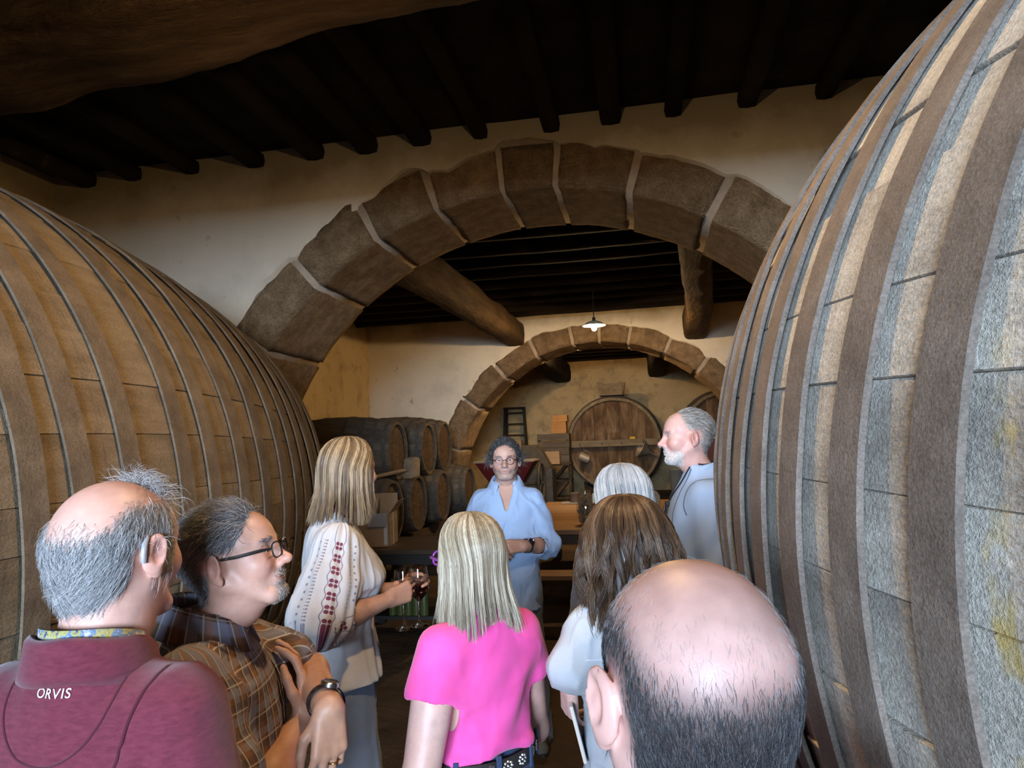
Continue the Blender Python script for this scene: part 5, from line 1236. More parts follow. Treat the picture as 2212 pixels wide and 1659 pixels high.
# ---- bald man with dark fringe, nearest the camera
_p = at_d(1478, 1208, 0.675)
def build_bald():
    p = Person(1478, 1208, 0.675, -16, 'balding dark-haired man in the right foreground, seen from behind', hyaw=-17, pitch=-4, roll=2, hs=1.04, zoff=-0.123, back=0.02)
    skin = (0.47, 0.285, 0.245)
    def dens(V):
        x, y, z = V.T; d = y+0.014
        ang = np.arctan2(np.abs(x), -y-0.02)            # 0 at the back
        topl = 0.028+0.042*sstep(0.55, 1.5, ang)         # bald line: low at the back, higher at the sides
        m = sstep(topl+0.022, topl-0.026, z)*sstep(0.055, 0.035, y)
        nape = -0.088+0.045*sstep(0.7, 1.35, ang)
        m = m*sstep(nape-0.012, nape+0.012, z)
        return np.clip(m-1.2*ear_ex(V), 0, 1)
    def fuzz(V):
        x, y, z = V.T; ang = np.arctan2(np.abs(x), -y-0.02); topl = 0.028+0.042*sstep(0.55, 1.5, ang)
        return sstep(topl+0.07, topl, z)*sstep(topl-0.03, topl+0.005, z)*sstep(0.07, 0.04, y)
    p.head(skin, rosy=0.25, seed=3, h=0.0025, wide=1.03, jaw=1.08, nr=0.066, paint=[((0.035, 0.030, 0.030), lambda V: dens(V)*0.88)], eyes=False)
    HM_ = hair_mat('dark_salted_hair', [(0.0, (0.010, 0.009, 0.010)), (0.6, (0.030, 0.028, 0.030)), (0.85, (0.10, 0.095, 0.10)), (1.0, (0.26, 0.25, 0.26))], 0.5)
    df = lambda V, n: np.stack([V[:, 0]*0.5, np.full(len(V), -0.25), np.full(len(V), -1.0)], 1)
    P, r_ = grow(p.hv, p.hn, dens(p.hv)**1.3, 26000, lambda v: 0.009+0.008*sstep(0.03, -0.03, v[:, 2]), df, lift=0.34, S=4, seed=2, jitter=0.20); dn = dens(P[:, 0]); p.hair_obj('hair', P, 0.00014+0.00014*dn, np.clip(r_*0.8+0.45*(1-dn), 0, 1), HM_)
    P, r_ = grow(p.hv, p.hn, fuzz(p.hv), 7000, 0.008, df, lift=0.22, S=4, seed=5, jitter=0.35); p.hair_obj('thinning_hair', P, np.full(len(P), 0.00011), 0.6+0.4*r_, hair_mat('pale_fuzz', [(0.0, (0.12, 0.11, 0.11)), (1.0, (0.42, 0.40, 0.40))], 0.5))
    def stub(V):
        x, y, z = V.T; return sstep(-0.03, -0.06, z)*sstep(-0.01, 0.02, y)*sstep(-0.13, -0.105, z)
    P, r_ = grow(p.hv, p.hn, stub(p.hv)*(1-ear_ex(p.hv))*(np.abs(p.hv[:, 0]) < 0.074)+1e-9, 1800, 0.004, dirv(0, 0.3, -1), lift=0.6, S=3, seed=8); p.hair_obj('stubble', P, np.full(len(P), 0.0003), 0.3+0.7*r_, hair_mat('brown_stubble', [(0, (0.10, 0.06, 0.04)), (1, (0.3, 0.22, 0.16))]))
    blue = cloth_mat('blue_oxford_cotton', (0.20, 0.29, 0.50), 0.12)
    T = p.torso(w=1.02, d=1.08, belly=0.04, zlo=0.44)
    def fill(g):
        g.loft(T, 0.02)
        for sd in (-1, 1): g.limb([p.sh(sd, 0.165), (sd*0.215, -0.02, p.H*0.64), (sd*0.19, 0.10, p.H*0.52)], [0.070, 0.058, 0.045], 0.04)
    p.cloth('shirt', fill, (-0.30, -0.2, p.H*0.44), (0.30, 0.24, p.H*0.89), 0.009, blue)
    p.collar('collar', blue, rx=0.074, ry=0.075, prof=((0, -0.01), (0.002, 0.028), (0.010, 0.031), (0.026, -0.012), (0.018, -0.014)), z=None)
    for sd in (-1, 1): p.arm([(sd*0.19, 0.10, p.H*0.52), (sd*0.17, 0.16, p.H*0.505)], [0.034, 0.028], frame((sd*0.17, 0.165, p.H*0.505), (-sd*0.2, 0.9, -0.3), (-sd, 0, -0.3)), side=sd, h=0.005)
    p.finish_body(); p.trousers(DARKTR, feet=((-0.12, 0), (0.12, 0)))
build_bald()

# ---- man in maroon pullover at the left edge
def build_maroon():
    p = Person(256, 1192, 1.20, -2, 'grey-fringed balding man in a maroon pullover at the left front, seen from behind', hyaw=3, pitch=-3, roll=-2, hs=1.03, back=0.04, drop=0.035)
    skin = (0.55, 0.315, 0.25)
    def dens(V):
        x, y, z = V.T; ang = np.arctan2(np.abs(x), -y-0.02); topl = 0.016+0.046*sstep(0.5, 1.4, ang)
        m = sstep(topl+0.03, topl-0.012, z)*sstep(0.058, 0.035, y); nape = -0.056+0.03*sstep(0.7, 1.35, ang)
        m = m*sstep(nape-0.015, nape+0.01, z); return np.clip(m-1.2*ear_ex(V), 0, 1)
    p.head(skin, rosy=0.5, seed=13, h=0.0027, paint=[((0.36, 0.32, 0.29), lambda V: dens(V)*0.55)], eyes=False, nr=0.064)
    GH = hair_mat('silver_grey_hair', [(0.0, (0.16, 0.155, 0.16)), (0.5, (0.36, 0.36, 0.37)), (1.0, (0.62, 0.61, 0.60))], 0.45)
    df = lambda V, n: np.stack([-V[:, 0]*2.0, np.full(len(V), -0.75), np.full(len(V), -0.9)], 1)
    P, r_ = grow(p.hv, p.hn, dens(p.hv), 12000, lambda v: 0.030+0.014*sstep(0.03, -0.04, v[:, 2]), df, lift=0.25, S=6, seed=21, jitter=0.22, curl=0.003); p.hair_obj('hair', P, np.full(len(P), 0.00034), r_, GH)
    thin = lambda V: sstep(0.07, 0.02, V[:, 2])*sstep(-0.01, 0.03, V[:, 2])*sstep(0.06, 0.0, V[:, 1])
    P, r_ = grow(p.hv, p.hn, thin(p.hv), 700, 0.028, df, lift=0.3, S=6, seed=22, jitter=0.4, curl=0.005); p.hair_obj('thin_hair', P, np.full(len(P), 0.0003), r_, GH)
    tuft = lambda V: np.exp(-(((V[:, 0]-0.012)/0.030)**2+((V[:, 1]-0.045)/0.022)**2))*sstep(0.06, 0.08, V[:, 2])
    P, r_ = grow(p.hv, p.hn, tuft(p.hv), 520, 0.050, lambda V, n: np.stack([np.full(len(V), 0.25), np.full(len(V), 0.1), np.full(len(V), 1.0)], 1), lift=0.75, S=8, seed=24, jitter=0.75, curl=0.010); p.hair_obj('top_tuft', P, np.full(len(P), 0.00035), r_, GH)
    # hearing aid behind the right ear
    on_head(p, 'hearing_aid', MB().tube([(0.083, -0.030, 0.024), (0.086, -0.040, 0.012), (0.087, -0.043, -0.004), (0.085, -0.040, -0.016)], [0.003, 0.0045, 0.005, 0.0038], 10), plain('silver_plastic', (0.62, 0.63, 0.66), 0.25, metal=0.6), smooth=True)
    mar = mat('maroon_knit', [(0.3, (0.088, 0.013, 0.024)), (0.7, (0.135, 0.024, 0.039))], scale=60, rough=0.85, bumps=(500, 0.25, 0.002), spec=0.12, sheen=0.25, stretch=(1, 1, 3))
    T = p.torso(w=0.97, d=1.1, belly=0.06, zlo=0.44, puff=0.006)
    arms = {sd: [p.sh(sd, 0.152, 0.80), (sd*0.225, -0.03, p.H*0.635), (sd*0.235, 0.09, p.H*0.50)] for sd in (-1, 1)}
    def fill(g):
        g.loft(T, 0.02)
        for sd in (-1, 1): g.limb(arms[sd], [0.078, 0.064, 0.050], 0.05)
    def ext(V, N):
        f = 0.006*np.exp(-((V[:, 0]-0.15)/0.05)**2)*np.sin((V[:, 0]*1.0-V[:, 2]*0.35)*150)*sstep(p.H*0.82, p.H*0.74, V[:, 2]); return f
    sh = p.cloth('pullover', fill, (-0.36, -0.24, p.H*0.44), (0.36, 0.27, p.H*0.89), 0.008, mar, (0.003, 7, (1, 1, 0.6)), seed=4, extra=ext)
    prof = ((0.0, -0.03), (0.001, 0.022), (0.009, 0.026), (0.016, 0.018), (0.022, -0.02), (0.026, -0.04), (0.016, -0.04))
    p.collar('collar', mar, rx=0.078, ry=0.076, prof=prof, gap=0.25, drop=0.05, wob=0.002)
    pat = mat('patterned_shirt_collar', [(0.35, (0.03, 0.06, 0.20)), (0.45, (0.45, 0.40, 0.10)), (0.55, (0.05, 0.16, 0.40)), (0.62, (0.5, 0.5, 0.5))], scale=60, rough=0.8, bumps=None)
    p.collar('shirt_collar', pat, rx=0.070, ry=0.068, prof=((0, -0.02), (0.0, 0.034), (0.006, 0.036), (0.008, 0.0)), gap=0.3, drop=0.05)
    # back yoke seam and shoulder seam
    seam = cloth_mat('maroon_seam', (0.07, 0.012, 0.02))
    u = [(0.092*math.cos(a), -0.45, p.hl[2]-0.160-0.125*abs(math.sin(a))**0.8) for a in np.linspace(0, math.pi, 40)]
    drape_curve(sh, u, 0.0022, seam, 'yoke_seam', sh, lift=0.0, cast=(0, 1, 0))
    drape_curve(sh, [p.sh(1, 0.13, 0.80)+np.array((0.02*math.sin(a)-0.005, -0.085*math.cos(a), 0.085*math.sin(a))) for a in np.linspace(-0.9, 1.4, 24)], 0.0025, seam, 'armhole_seam', sh, lift=0.001)
    # maker's lettering on the back
    cu = bpy.data.curves.new('t', 'FONT'); cu.body = 'ORVIS'; cu.size = 0.019; cu.align_x = 'CENTER'; cu.space_character = 1.12; cu.offset = 0.0001; to = bpy.data.objects.new('t', cu); COL.objects.link(to)
    me = bpy.data.meshes.new_from_object(to.evaluated_get(bpy.context.evaluated_depsgraph_get())); bpy.data.objects.remove(to)
    bm = bmesh.new(); bm.from_mesh(sh.data); bv = BVHTree.FromBMesh(bm); bm.free()
    for v in me.vertices:
        q = Vector((v.co.x+0.0, -0.4, p.hl[2]-0.195+v.co.y)); h = bv.ray_cast(q, Vector((0, 1, 0))); v.co = (h[0]+h[1]*0.0016) if h[0] else q
    me.materials.append(plain('silver_print', (0.62, 0.58, 0.66), 0.5)); tag(link('lettering', me, sh), 'silver ORVIS lettering')
    for sd in (-1, 1): p.arm([arms[sd][2], np.array(arms[sd][2])+(0, 0.05, -0.04)], [0.036, 0.029], frame(tuple(np.array(arms[sd][2])+(0, 0.055, -0.045)), (0, 0.6, -0.8), (-sd, 0.3, 0)), side=sd, h=0.006)
    p.finish_body(); p.trousers(DARKTR, feet=((-0.12, 0), (0.12, 0)))
build_maroon()

# ---- man in plaid shirt with folded arms
def plaid_mat():
    m, t, b = new_mat('plaid_cotton'); a = _n(t, 'ShaderNodeAttribute', attribute_name='cuv'); sx = _n(t, 'ShaderNodeSeparateXYZ'); t.links.new(a.outputs['Vector'], sx.inputs[0])
    def band(o, per, ph, wd, soft):
        f = math_(t, 'FRACT', math_(t, 'MULTIPLY_ADD', o, 1/per, ph)); d = math_(t, 'ABSOLUTE', math_(t, 'SUBTRACT', f, 0.5)); mr = _n(t, 'ShaderNodeMapRange'); mr.inputs[1].default_value = wd+soft; mr.inputs[2].default_value = wd; t.links.new(d, mr.inputs[0]); return mr.outputs[0]
    col = (0.115, 0.068, 0.045, 1); u, v = sx.outputs[0], sx.outputs[1]
    col = mixc(t, math_(t, 'MULTIPLY', band(u, 0.047, 0.0, 0.13, 0.05), 0.6), col, (0.20, 0.22, 0.30)); col = mixc(t, math_(t, 'MULTIPLY', band(v, 0.047, 0.2, 0.13, 0.05), 0.6), col, (0.20, 0.22, 0.30))
    col = mixc(t, math_(t, 'MULTIPLY', band(u, 0.047, 0.48, 0.10, 0.04), 0.55), col, (0.25, 0.12, 0.06)); col = mixc(t, math_(t, 'MULTIPLY', band(v, 0.047, 0.7, 0.10, 0.04), 0.55), col, (0.05, 0.045, 0.05))
    for o, ph in ((u, 0.32), (v, 0.5), (u, 0.82)): col = mixc(t, math_(t, 'MULTIPLY', band(o, 0.047, ph, 0.018, 0.012), 0.75), col, (0.46, 0.45, 0.44))
    t.links.new(col, b.inputs['Base Color']); b.inputs['Roughness'].default_value = 0.85; b.inputs['Specular IOR Level'].default_value = 0.15
    bump(t, b, noise(t, coords(t), 400, 2), 0.2, 0.002); return m
def build_plaid():
    p = Person(508, 1208, 1.50, 70, 'grey-haired man in a brown plaid short-sleeved shirt with folded arms and glasses', hyaw=77, pitch=13, roll=0, hs=0.95, back=0.045)
    skin = (0.50, 0.285, 0.215)
    goat = lambda x, y, z: np.clip(sstep(-0.064, -0.082, z)*sstep(0.05, 0.075, y)*sstep(0.040, 0.026, np.abs(x))+0.8*np.exp(-(((np.abs(x)-0.014)/0.018)**4+((y-0.098)/0.016)**4+((z+0.049)/0.007)**4)), 0, 1)*0.75
    def hm(V):
        x, y, z = V.T; ang = np.arctan2(np.abs(x), -y-0.02)
        front = 0.062-0.55*np.clip(0.075-z, 0, 0.2)-0.35*np.clip(0.055-z, 0, 0.3)      # hairline in y: receding down the temple
        m = sstep(front+0.006, front-0.008, y)*sstep(-0.075+0.062*sstep(0.7, 1.5, ang)-0.01, -0.075+0.062*sstep(0.7, 1.5, ang)+0.012, z)
        return np.clip(m-1.2*ear_ex(V), 0, 1)
    p.head(skin, rosy=0.35, seed=31, h=0.0025, nose=1.03, jaw=1.02, beard=((0.30, 0.26, 0.235), goat), nr=0.053, paint=[((0.16, 0.155, 0.16), lambda V: hm(V)*0.9)])
    GH = hair_mat('grey_wavy_hair', [(0.0, (0.07, 0.07, 0.075)), (0.45, (0.20, 0.20, 0.215)), (1.0, (0.48, 0.47, 0.47))], 0.42)
    def df(V, n): return np.stack([V[:, 0]*2, np.full(len(V), -1.0), -0.25-5*np.clip(0.05-V[:, 2], 0, 0.2)], 1)
    P, r_ = grow(p.hv, p.hn, hm(p.hv), 12000, lambda v: 0.020+0.030*sstep(0.0, 0.07, v[:, 2]), df, lift=lambda v: 0.35+0.35*sstep(0.02, 0.08, v[:, 2]), S=6, seed=33, jitter=0.34, curl=0.006); p.hair_obj('hair', P, np.full(len(P), 0.0005), r_, GH)
    P, r_ = grow(p.hv, p.hn, np.clip(goat(*p.hv.T), 0, 1)+1e-9, 1500, 0.008, dirv(0, 0.3, -1), lift=0.5, S=4, seed=35); p.hair_obj('goatee', P, np.full(len(P), 0.0005), r_, hair_mat('grey_beard', [(0, (0.16, 0.13, 0.11)), (1, (0.5, 0.46, 0.42))]))
    brw = lambda V: np.exp(-(((np.abs(V[:, 0])-0.030)/0.017)**4+((V[:, 1]-0.088)/0.022)**4+((V[:, 2]-0.024)/0.0045)**2))
    P, r_ = grow(p.hv, p.hn, brw(p.hv)+1e-9, 420, 0.010, lambda V, n: np.stack([np.sign(V[:, 0]), 0*V[:, 0], 0*V[:, 0]+0.2], 1), lift=0.4, S=4, seed=36); p.hair_obj('eyebrows', P, np.full(len(P), 0.0005), r_, GH)
    eyes_for(p, (0.05, 0.045, 0.04)); spectacles(p, BLACKP, (0.0245, 0.0165), y=0.106, z=-0.001, wire=0.0018, tw=1.4)
    pm = plaid_mat(); T = p.torso(w=1.0, d=1.08, belly=0.035, zlo=0.44, puff=0.008); H = p.H; hz = p.hl[2]
    RS, LS = p.sh(1, 0.168), p.sh(-1, 0.168)
    RE, LE = np.array((0.215, 0.08, hz-0.475)), np.array((-0.15, 0.175, hz-0.30))
    RW, LW = np.array((-0.03, 0.18, hz-0.36)), np.array((0.085, 0.245, hz-0.300))
    hemR = RS+(RE-RS)*0.86; hemL = LS+(LE-LS)*0.72
    def fill(g):
        g.loft(T, 0.02); g.limb([RS, RS+(RE-RS)*0.5, hemR], [0.074, 0.082, 0.086], 0.04); g.limb([LS, hemL], [0.074, 0.075], 0.04)
        g.cone(hemR-(RE-RS)*0.05, RE+(RE-RS)*0.1, 0.068, 0.070, 0.004, '-'); g.cone(hemL, LE, 0.047, 0.047, 0.004, '-')
    def at_(V):
        d, S_, A_ = arm_uv(V, [RS, RE]); d2, S2, A2 = arm_uv(V, [LS, LE]); tor = np.stack([np.arctan2(V[:, 0], V[:, 1])*0.14, V[:, 2], 0*d], 1)
        ra = np.stack([A_*0.08, S_+0.013, 0*d], 1); la = np.stack([A2*0.08, S2, 0*d], 1)
        inr = (d < 0.093) & (V[:, 0] > 0.135); inl = (d2 < 0.09) & (V[:, 0] < -0.135); out = np.where(inr[:, None], ra, tor); return {'cuv': np.where(inl[:, None], la, out)}
    def ext(V, N):
        q = V@np.array((0.2, 0.75, -0.62)); return 0.010*np.sin(q*62+2.0*vnoise(V*6, 3))*np.exp(-((V[:, 2]-(hz-0.30))/0.09)**2)*sstep(0.06, 0.14, V[:, 0])
    sh = p.cloth('shirt', fill, (-0.30, -0.22, H*0.44), (0.34, 0.30, H*0.89), 0.006, pm, (0.004, 6, (1, 1, 0.7)), seed=14, attrs=at_, extra=ext)
    p.collar('collar', pm, rx=0.070, ry=0.070, prof=((0, -0.012), (0.001, 0.028), (0.009, 0.034), (0.018, 0.020), (0.040, -0.030), (0.034, -0.032), (0.012, 0.0)), gap=0.32, drop=0.055)
    ax = (LE-LS); M = frame(tuple(LW), (0.30, 0.02, -0.95), (-0.85, -0.5, -0.2)); sk = (0.47, 0.25, 0.16)
    p.arm([LS+(LE-LS)*0.55, LE, LW], [0.052, 0.046, 0.029], M, [(30, 42, 24), (24, 38, 22), (26, 40, 22), (34, 44, 24)], side=-1, sc=0.95, h=0.0032, seed=5, skin=sk, spread=0.09)
    M2 = frame(tuple(RW), (-0.35, -0.08, 0.93), (0.1, -1, 0.05)); p.arm([RS+(RE-RS)*0.6, RE, (RE+RW)/2, RW], [0.050, 0.046, 0.044, 0.030], M2, [(20, 26, 14), (16, 24, 12), (20, 28, 14), (26, 30, 16)], side=1, sc=0.98, h=0.0036, seed=6, skin=sk)
    d = LW-LE; d /= np.linalg.norm(d); wristwatch(p, LW-d*0.035, d, (0.45, 0.35, 0.80), (0.036, 0.034), BLACKP, CHROME, plain('dark_dial', (0.05, 0.05, 0.05), 0.2), 0.020)
    f = np.array(M @ Vector((-0.0105*1, 0.100, -0.006))); MB().tube([f+np.array((0.0105*math.cos(a), 0.0105*math.sin(a), 0)) for a in np.linspace(0, 6.283, 20, endpoint=False)], 0.0017, 6, closed=True).build('ring', GOLD, p.root, smooth=True)
    p.finish_body(); p.trousers(DARKTR, feet=((-0.12, 0), (0.12, 0)))
build_plaid()
# ---- woman in the embroidered white blouse, holding glasses of wine
def blouse_mat():
    m, t, b = new_mat('embroidered_white_cotton'); a = _n(t, 'ShaderNodeAttribute', attribute_name='cuv'); sx = _n(t, 'ShaderNodeSeparateXYZ'); t.links.new(a.outputs['Vector'], sx.inputs[0])
    u, v, w_ = sx.outputs; base = ramp(t, [(0.3, (0.62, 0.61, 0.63)), (0.7, (0.74, 0.73, 0.74))], noise(t, coords(t), 8, 4)); purple = (0.22, 0.06, 0.11); slate = (0.16, 0.15, 0.24)
    def lt(x, lim, soft=0.0008):
        mr = _n(t, 'ShaderNodeMapRange'); mr.inputs[1].default_value = lim+soft; mr.inputs[2].default_value = lim; t.links.new(x, mr.inputs[0]); return mr.outputs[0]
    def cell(o, per, ph=0.0): return math_(t, 'MULTIPLY', math_(t, 'SUBTRACT', math_(t, 'FRACT', math_(t, 'MULTIPLY_ADD', o, 1/per, ph)), 0.5), per)
    def col_at(u0): return math_(t, 'SUBTRACT', u, u0)
    # four-petal flowers down the middle of the sleeve
    x, y = col_at(0.0), cell(v, 0.042); ax, ay = math_(t, 'ABSOLUTE', x), math_(t, 'ABSOLUTE', y)
    d = math_(t, 'SQRT', math_(t, 'ADD', math_(t, 'POWER', math_(t, 'SUBTRACT', ax, 0.0072), 2.0), math_(t, 'POWER', math_(t, 'SUBTRACT', ay, 0.0075), 2.0)))
    col = mixc(t, lt(d, 0.0060), base, purple)
    # wavy vine borders
    for sg in (-1, 1):
        wv = math_(t, 'ABSOLUTE', math_(t, 'SUBTRACT', math_(t, 'MULTIPLY', x, sg), math_(t, 'MULTIPLY_ADD', math_(t, 'COSINE', math_(t, 'MULTIPLY', v, 2*math.pi/0.042)), 0.003, 0.0185)))
        col = mixc(t, math_(t, 'MULTIPLY', lt(wv, 0.0012), 0.8), col, slate)
    # dotted rows and small sprigs either side
    for u0, per, rr, c in ((0.052, 0.011, 0.0028, slate), (0.058, 0.011, 0.0018, slate), (-0.050, 0.013, 0.0022, slate), (0.078, 0.024, 0.0042, slate), (-0.075, 0.022, 0.0036, slate)):
        dd = math_(t, 'SQRT', math_(t, 'ADD', math_(t, 'POWER', col_at(u0), 2.0), math_(t, 'POWER', cell(v, per), 2.0))); col = mixc(t, math_(t, 'MULTIPLY', lt(dd, rr), 0.75), col, c)
    col = mixc(t, w_, base, col)
    t.links.new(col, b.inputs['Base Color']); b.inputs['Roughness'].default_value = 0.9; b.inputs['Specular IOR Level'].default_value = 0.1; bump(t, b, noise(t, coords(t), 350, 2), 0.25, 0.002); return m
WINE = glass_mat('red_wine', (0.20, 0.005, 0.012), 0.0, 1.33)
def wine_glass(loc, label, tilt=(0, 0), sc=1.0):
    """loc = where the stem meets the foot plane"""
    r_ = empty('wine_glass', loc); r_.rotation_euler = (tilt[0], tilt[1], 0); r_.scale = (sc, sc, sc); tag(r_, label, 'wine glass', 'red wine glasses in hand')
    out = [(0.0, 0.0), (0.034, 0.0), (0.035, 0.0015), (0.012, 0.006), (0.0048, 0.014), (0.0040, 0.05), (0.0045, 0.085), (0.012, 0.096), (0.030, 0.116), (0.0385, 0.145), (0.0375, 0.175), (0.0325, 0.212)]
    inn = [(0.0315, 0.212), (0.0363, 0.175), (0.0373, 0.145), (0.0290, 0.118), (0.011, 0.099), (0.0, 0.097)]
    MB().lathe(out+inn, 40).build('bowl_and_stem', GLASS, r_, smooth=True)
    MB().lathe([(0.0, 0.0975), (0.0108, 0.0995), (0.0287, 0.1185), (0.0368, 0.1445), (0.0366, 0.156), (0.0, 0.156)], 40).build('wine', WINE, r_, smooth=True)
    return r_
def build_blouse():
    p = Person(757, 1019, 2.60, 60, 'woman with shoulder-length fair hair in an embroidered white blouse, holding wine', hyaw=38, pitch=0, roll=0, hs=0.94, back=0.055, fem=True)
    skin = (0.50, 0.285, 0.215); p.head(skin, seed=41, h=0.0035, fem=True, nr=0.050, wide=0.97, jaw=0.92, nose=0.97); H, hz = p.H, p.hl[2]
    lv = [(0.142, 0, -0.01, 0.004, 0.004), (0.138, 0, -0.012, 0.035, 0.04), (0.122, 0, -0.015, 0.062, 0.072), (0.09, 0, -0.018, 0.083, 0.098), (0.045, 0, -0.02, 0.092, 0.110), (0.0, 0, -0.02, 0.095, 0.112), (-0.05, 0, -0.022, 0.097, 0.112), (-0.10, 0, -0.025, 0.102, 0.112), (-0.15, 0, -0.03, 0.110, 0.116), (-0.20, 0, -0.035, 0.115, 0.118)]
    end = lambda th, rg: 0.91+0.05*np.sin(th*3)+rg.uniform(-0.11, 0.08, len(th))
    P, r_, B, BF = curtain(lv, 0.75, 5200, 14, end, clump=0.65, nc=40, seed=4, wave=0.0015, wfreq=9, jit=0.009, fly=0.04)
    HB = hair_mat('fair_streaked_hair', [(0.0, (0.065, 0.038, 0.018)), (0.4, (0.17, 0.105, 0.052)), (0.7, (0.31, 0.21, 0.115)), (1.0, (0.50, 0.38, 0.235))], 0.38)
    p.hair_obj('hair', P, np.full(len(P), 0.00115), r_, HB, base=(B, BF))
    bm_ = blouse_mat(); T = p.torso(fem=True, zlo=0.53, puff=0.020, bust=0.03)
    T = [(0.525*H, 0, 0.0, 0.205, 0.150), (0.56*H, 0, 0.0, 0.190, 0.140)]+[q for q in T if q[0] > 0.57*H]
    RS, LS = p.sh(1, 0.155), p.sh(-1, 0.155)
    RE = np.array((0.235, -0.075, hz-0.50)); RW = np.array((0.14, 0.165, hz-0.452)); LE = np.array((-0.20, 0.02, hz-0.50)); LW = np.array((-0.02, 0.235, hz-0.452))
    hemR = RE+(RW-RE)*0.22; hemL = LE+(LW-LE)*0.2
    def fill(g):
        g.loft(T, 0.02)
        for S_, E_, hm_ in ((RS, RE, hemR), (LS, LE, hemL)):
            m1 = S_+(E_-S_)*0.55; g.limb([S_, m1, E_+np.array((0, -0.01, 0.03)), hm_], [0.070, 0.088, 0.092, 0.066], 0.05)
        g.cone(hemR, RW, 0.055, 0.055, 0.004, '-'); g.cone(hemL, LW, 0.055, 0.05, 0.004, '-')
        g.ell((0, 0.045, H*0.865), (0.062, 0.075, 0.075), 0.012, '-')
    def at_(V):
        d, S_, A_ = arm_uv(V, [RS, RS+(RE-RS)*0.6, RE, hemR]); m = ((d < 0.125) & (V[:, 0] > 0.13)).astype(float)
        return {'cuv': np.stack([A_*0.085, S_, m*sstep(0.13, 0.15, V[:, 0])], 1)}
    def ext(V, N):
        d, S_, A_ = arm_uv(V, [RS, RE]); return 0.004*np.sin(A_*11+vnoise(V*9, 2)*2)*sstep(0.1, 0.2, V[:, 0])+0.006*np.sin(np.arctan2(V[:, 0], V[:, 1])*16+vnoise(V*5, 8)*3)*sstep(H*0.72, H*0.60, V[:, 2])*sstep(0.16, 0.12, np.abs(V[:, 0]))
    bl = p.cloth('blouse', fill, (-0.36, -0.26, H*0.515), (0.38, 0.30, H*0.885), 0.0065, bm_, (0.005, 7, (1.2, 1.2, 0.5)), seed=17, attrs=at_, extra=ext)
    # rolled embroidered cuff
    d = (RW-RE); d /= np.linalg.norm(d); c0 = hemR-d*0.045
    e1 = np.cross(d, (0, 0, 1)); e1 /= np.linalg.norm(e1); e2 = np.cross(e1, d); n = 40; V = []; F = []
    prof = [(0.0, 0.060), (0.0, 0.070), (0.03, 0.075), (0.055, 0.070), (0.058, 0.062), (0.02, 0.056)]
    for i in range(n):
        a = 2*math.pi*i/n; w_ = 1+0.05*math.sin(a*3)+0.03*math.sin(a*7)
        for (l, q) in prof: V.append(c0+d*l*(1+0.1*math.sin(a*2))+(e1*math.cos(a)+e2*math.sin(a))*q*w_)
    k = len(prof)
    for i in range(n):
        for j in range(k): F.append((i*k+j, i*k+(j+1) % k, ((i+1) % n)*k+(j+1) % k, ((i+1) % n)*k+j))
    V = np.array(V); ang = np.repeat(np.arange(n)*2*math.pi/n, k)
    cu = np.stack([np.tile([0, 0.003, -0.002, 0.03, 0.04, 0.1], n)-0.0, ang*0.068, np.ones(len(V))], 1)
    link('rolled_cuff', mesh_np('rolled_cuff', V, F, bm_, attrs={'cuv': cu}), bl)
    drape_curve(bl, [(0.02, 0.2, z) for z in np.linspace(H*0.58, H*0.80, 18)], 0.004, mat('gold_brown_trim', [(0.3, (0.24, 0.16, 0.07)), (0.7, (0.5, 0.42, 0.3))], scale=60, rough=0.8, bumps=None), 'front_trim', bl)
    # hands around the glasses
    G1 = np.array((0.085, 0.295, 0)); sk = (0.47, 0.25, 0.17)
    gz = hz-0.555
    MR = frame(tuple(RW), (-0.28, 0.93, 0.20), (-0.95, -0.2, -0.1)); p.arm([RE, (RE+RW)/2, RW], [0.044, 0.038, 0.026], MR, [(38, 48, 30), (42, 50, 30), (46, 52, 30), (50, 55, 30)], side=1, sc=0.93, h=0.0035, seed=7, skin=sk, thumb=((-0.4, 0.8, -0.5), (0.1, 0.95, -0.4), (0.3, 0.9, -0.3)))
    ML = frame(tuple(LW), (0.40, 0.85, 0.20), (0.95, -0.3, -0.1)); p.arm([LE, (LE+LW)/2, LW], [0.044, 0.038, 0.026], ML, [(38, 48, 30), (42, 50, 30), (46, 52, 30), (50, 55, 30)], side=-1, sc=0.93, h=0.0035, seed=8, skin=sk)
    p.finish_body(); p.trousers(cloth_mat('washed_wide_denim', (0.20, 0.25, 0.34), 0.12), hipw=1.02, fem=True, flare=0.075, feet=((-0.13, 0.02), (0.13, 0.04)), knee=0.085, hem=0.075, top=0.60)
    # glasses, where the fingers close on the bowls
    for hnd, M, sd, lb in (('r', MR, 1, 'nearer wine glass, clasped in front of the woman in the white blouse'), ('l', ML, -1, 'farther wine glass of red wine, just right of the clasped one')):
        q = np.array(M @ Vector((-0.012*sd, 0.085, -0.044))); wq = p.A.T @ q+p.base
        wine_glass((wq[0], wq[1], wq[2]-0.15), lb)
build_blouse()

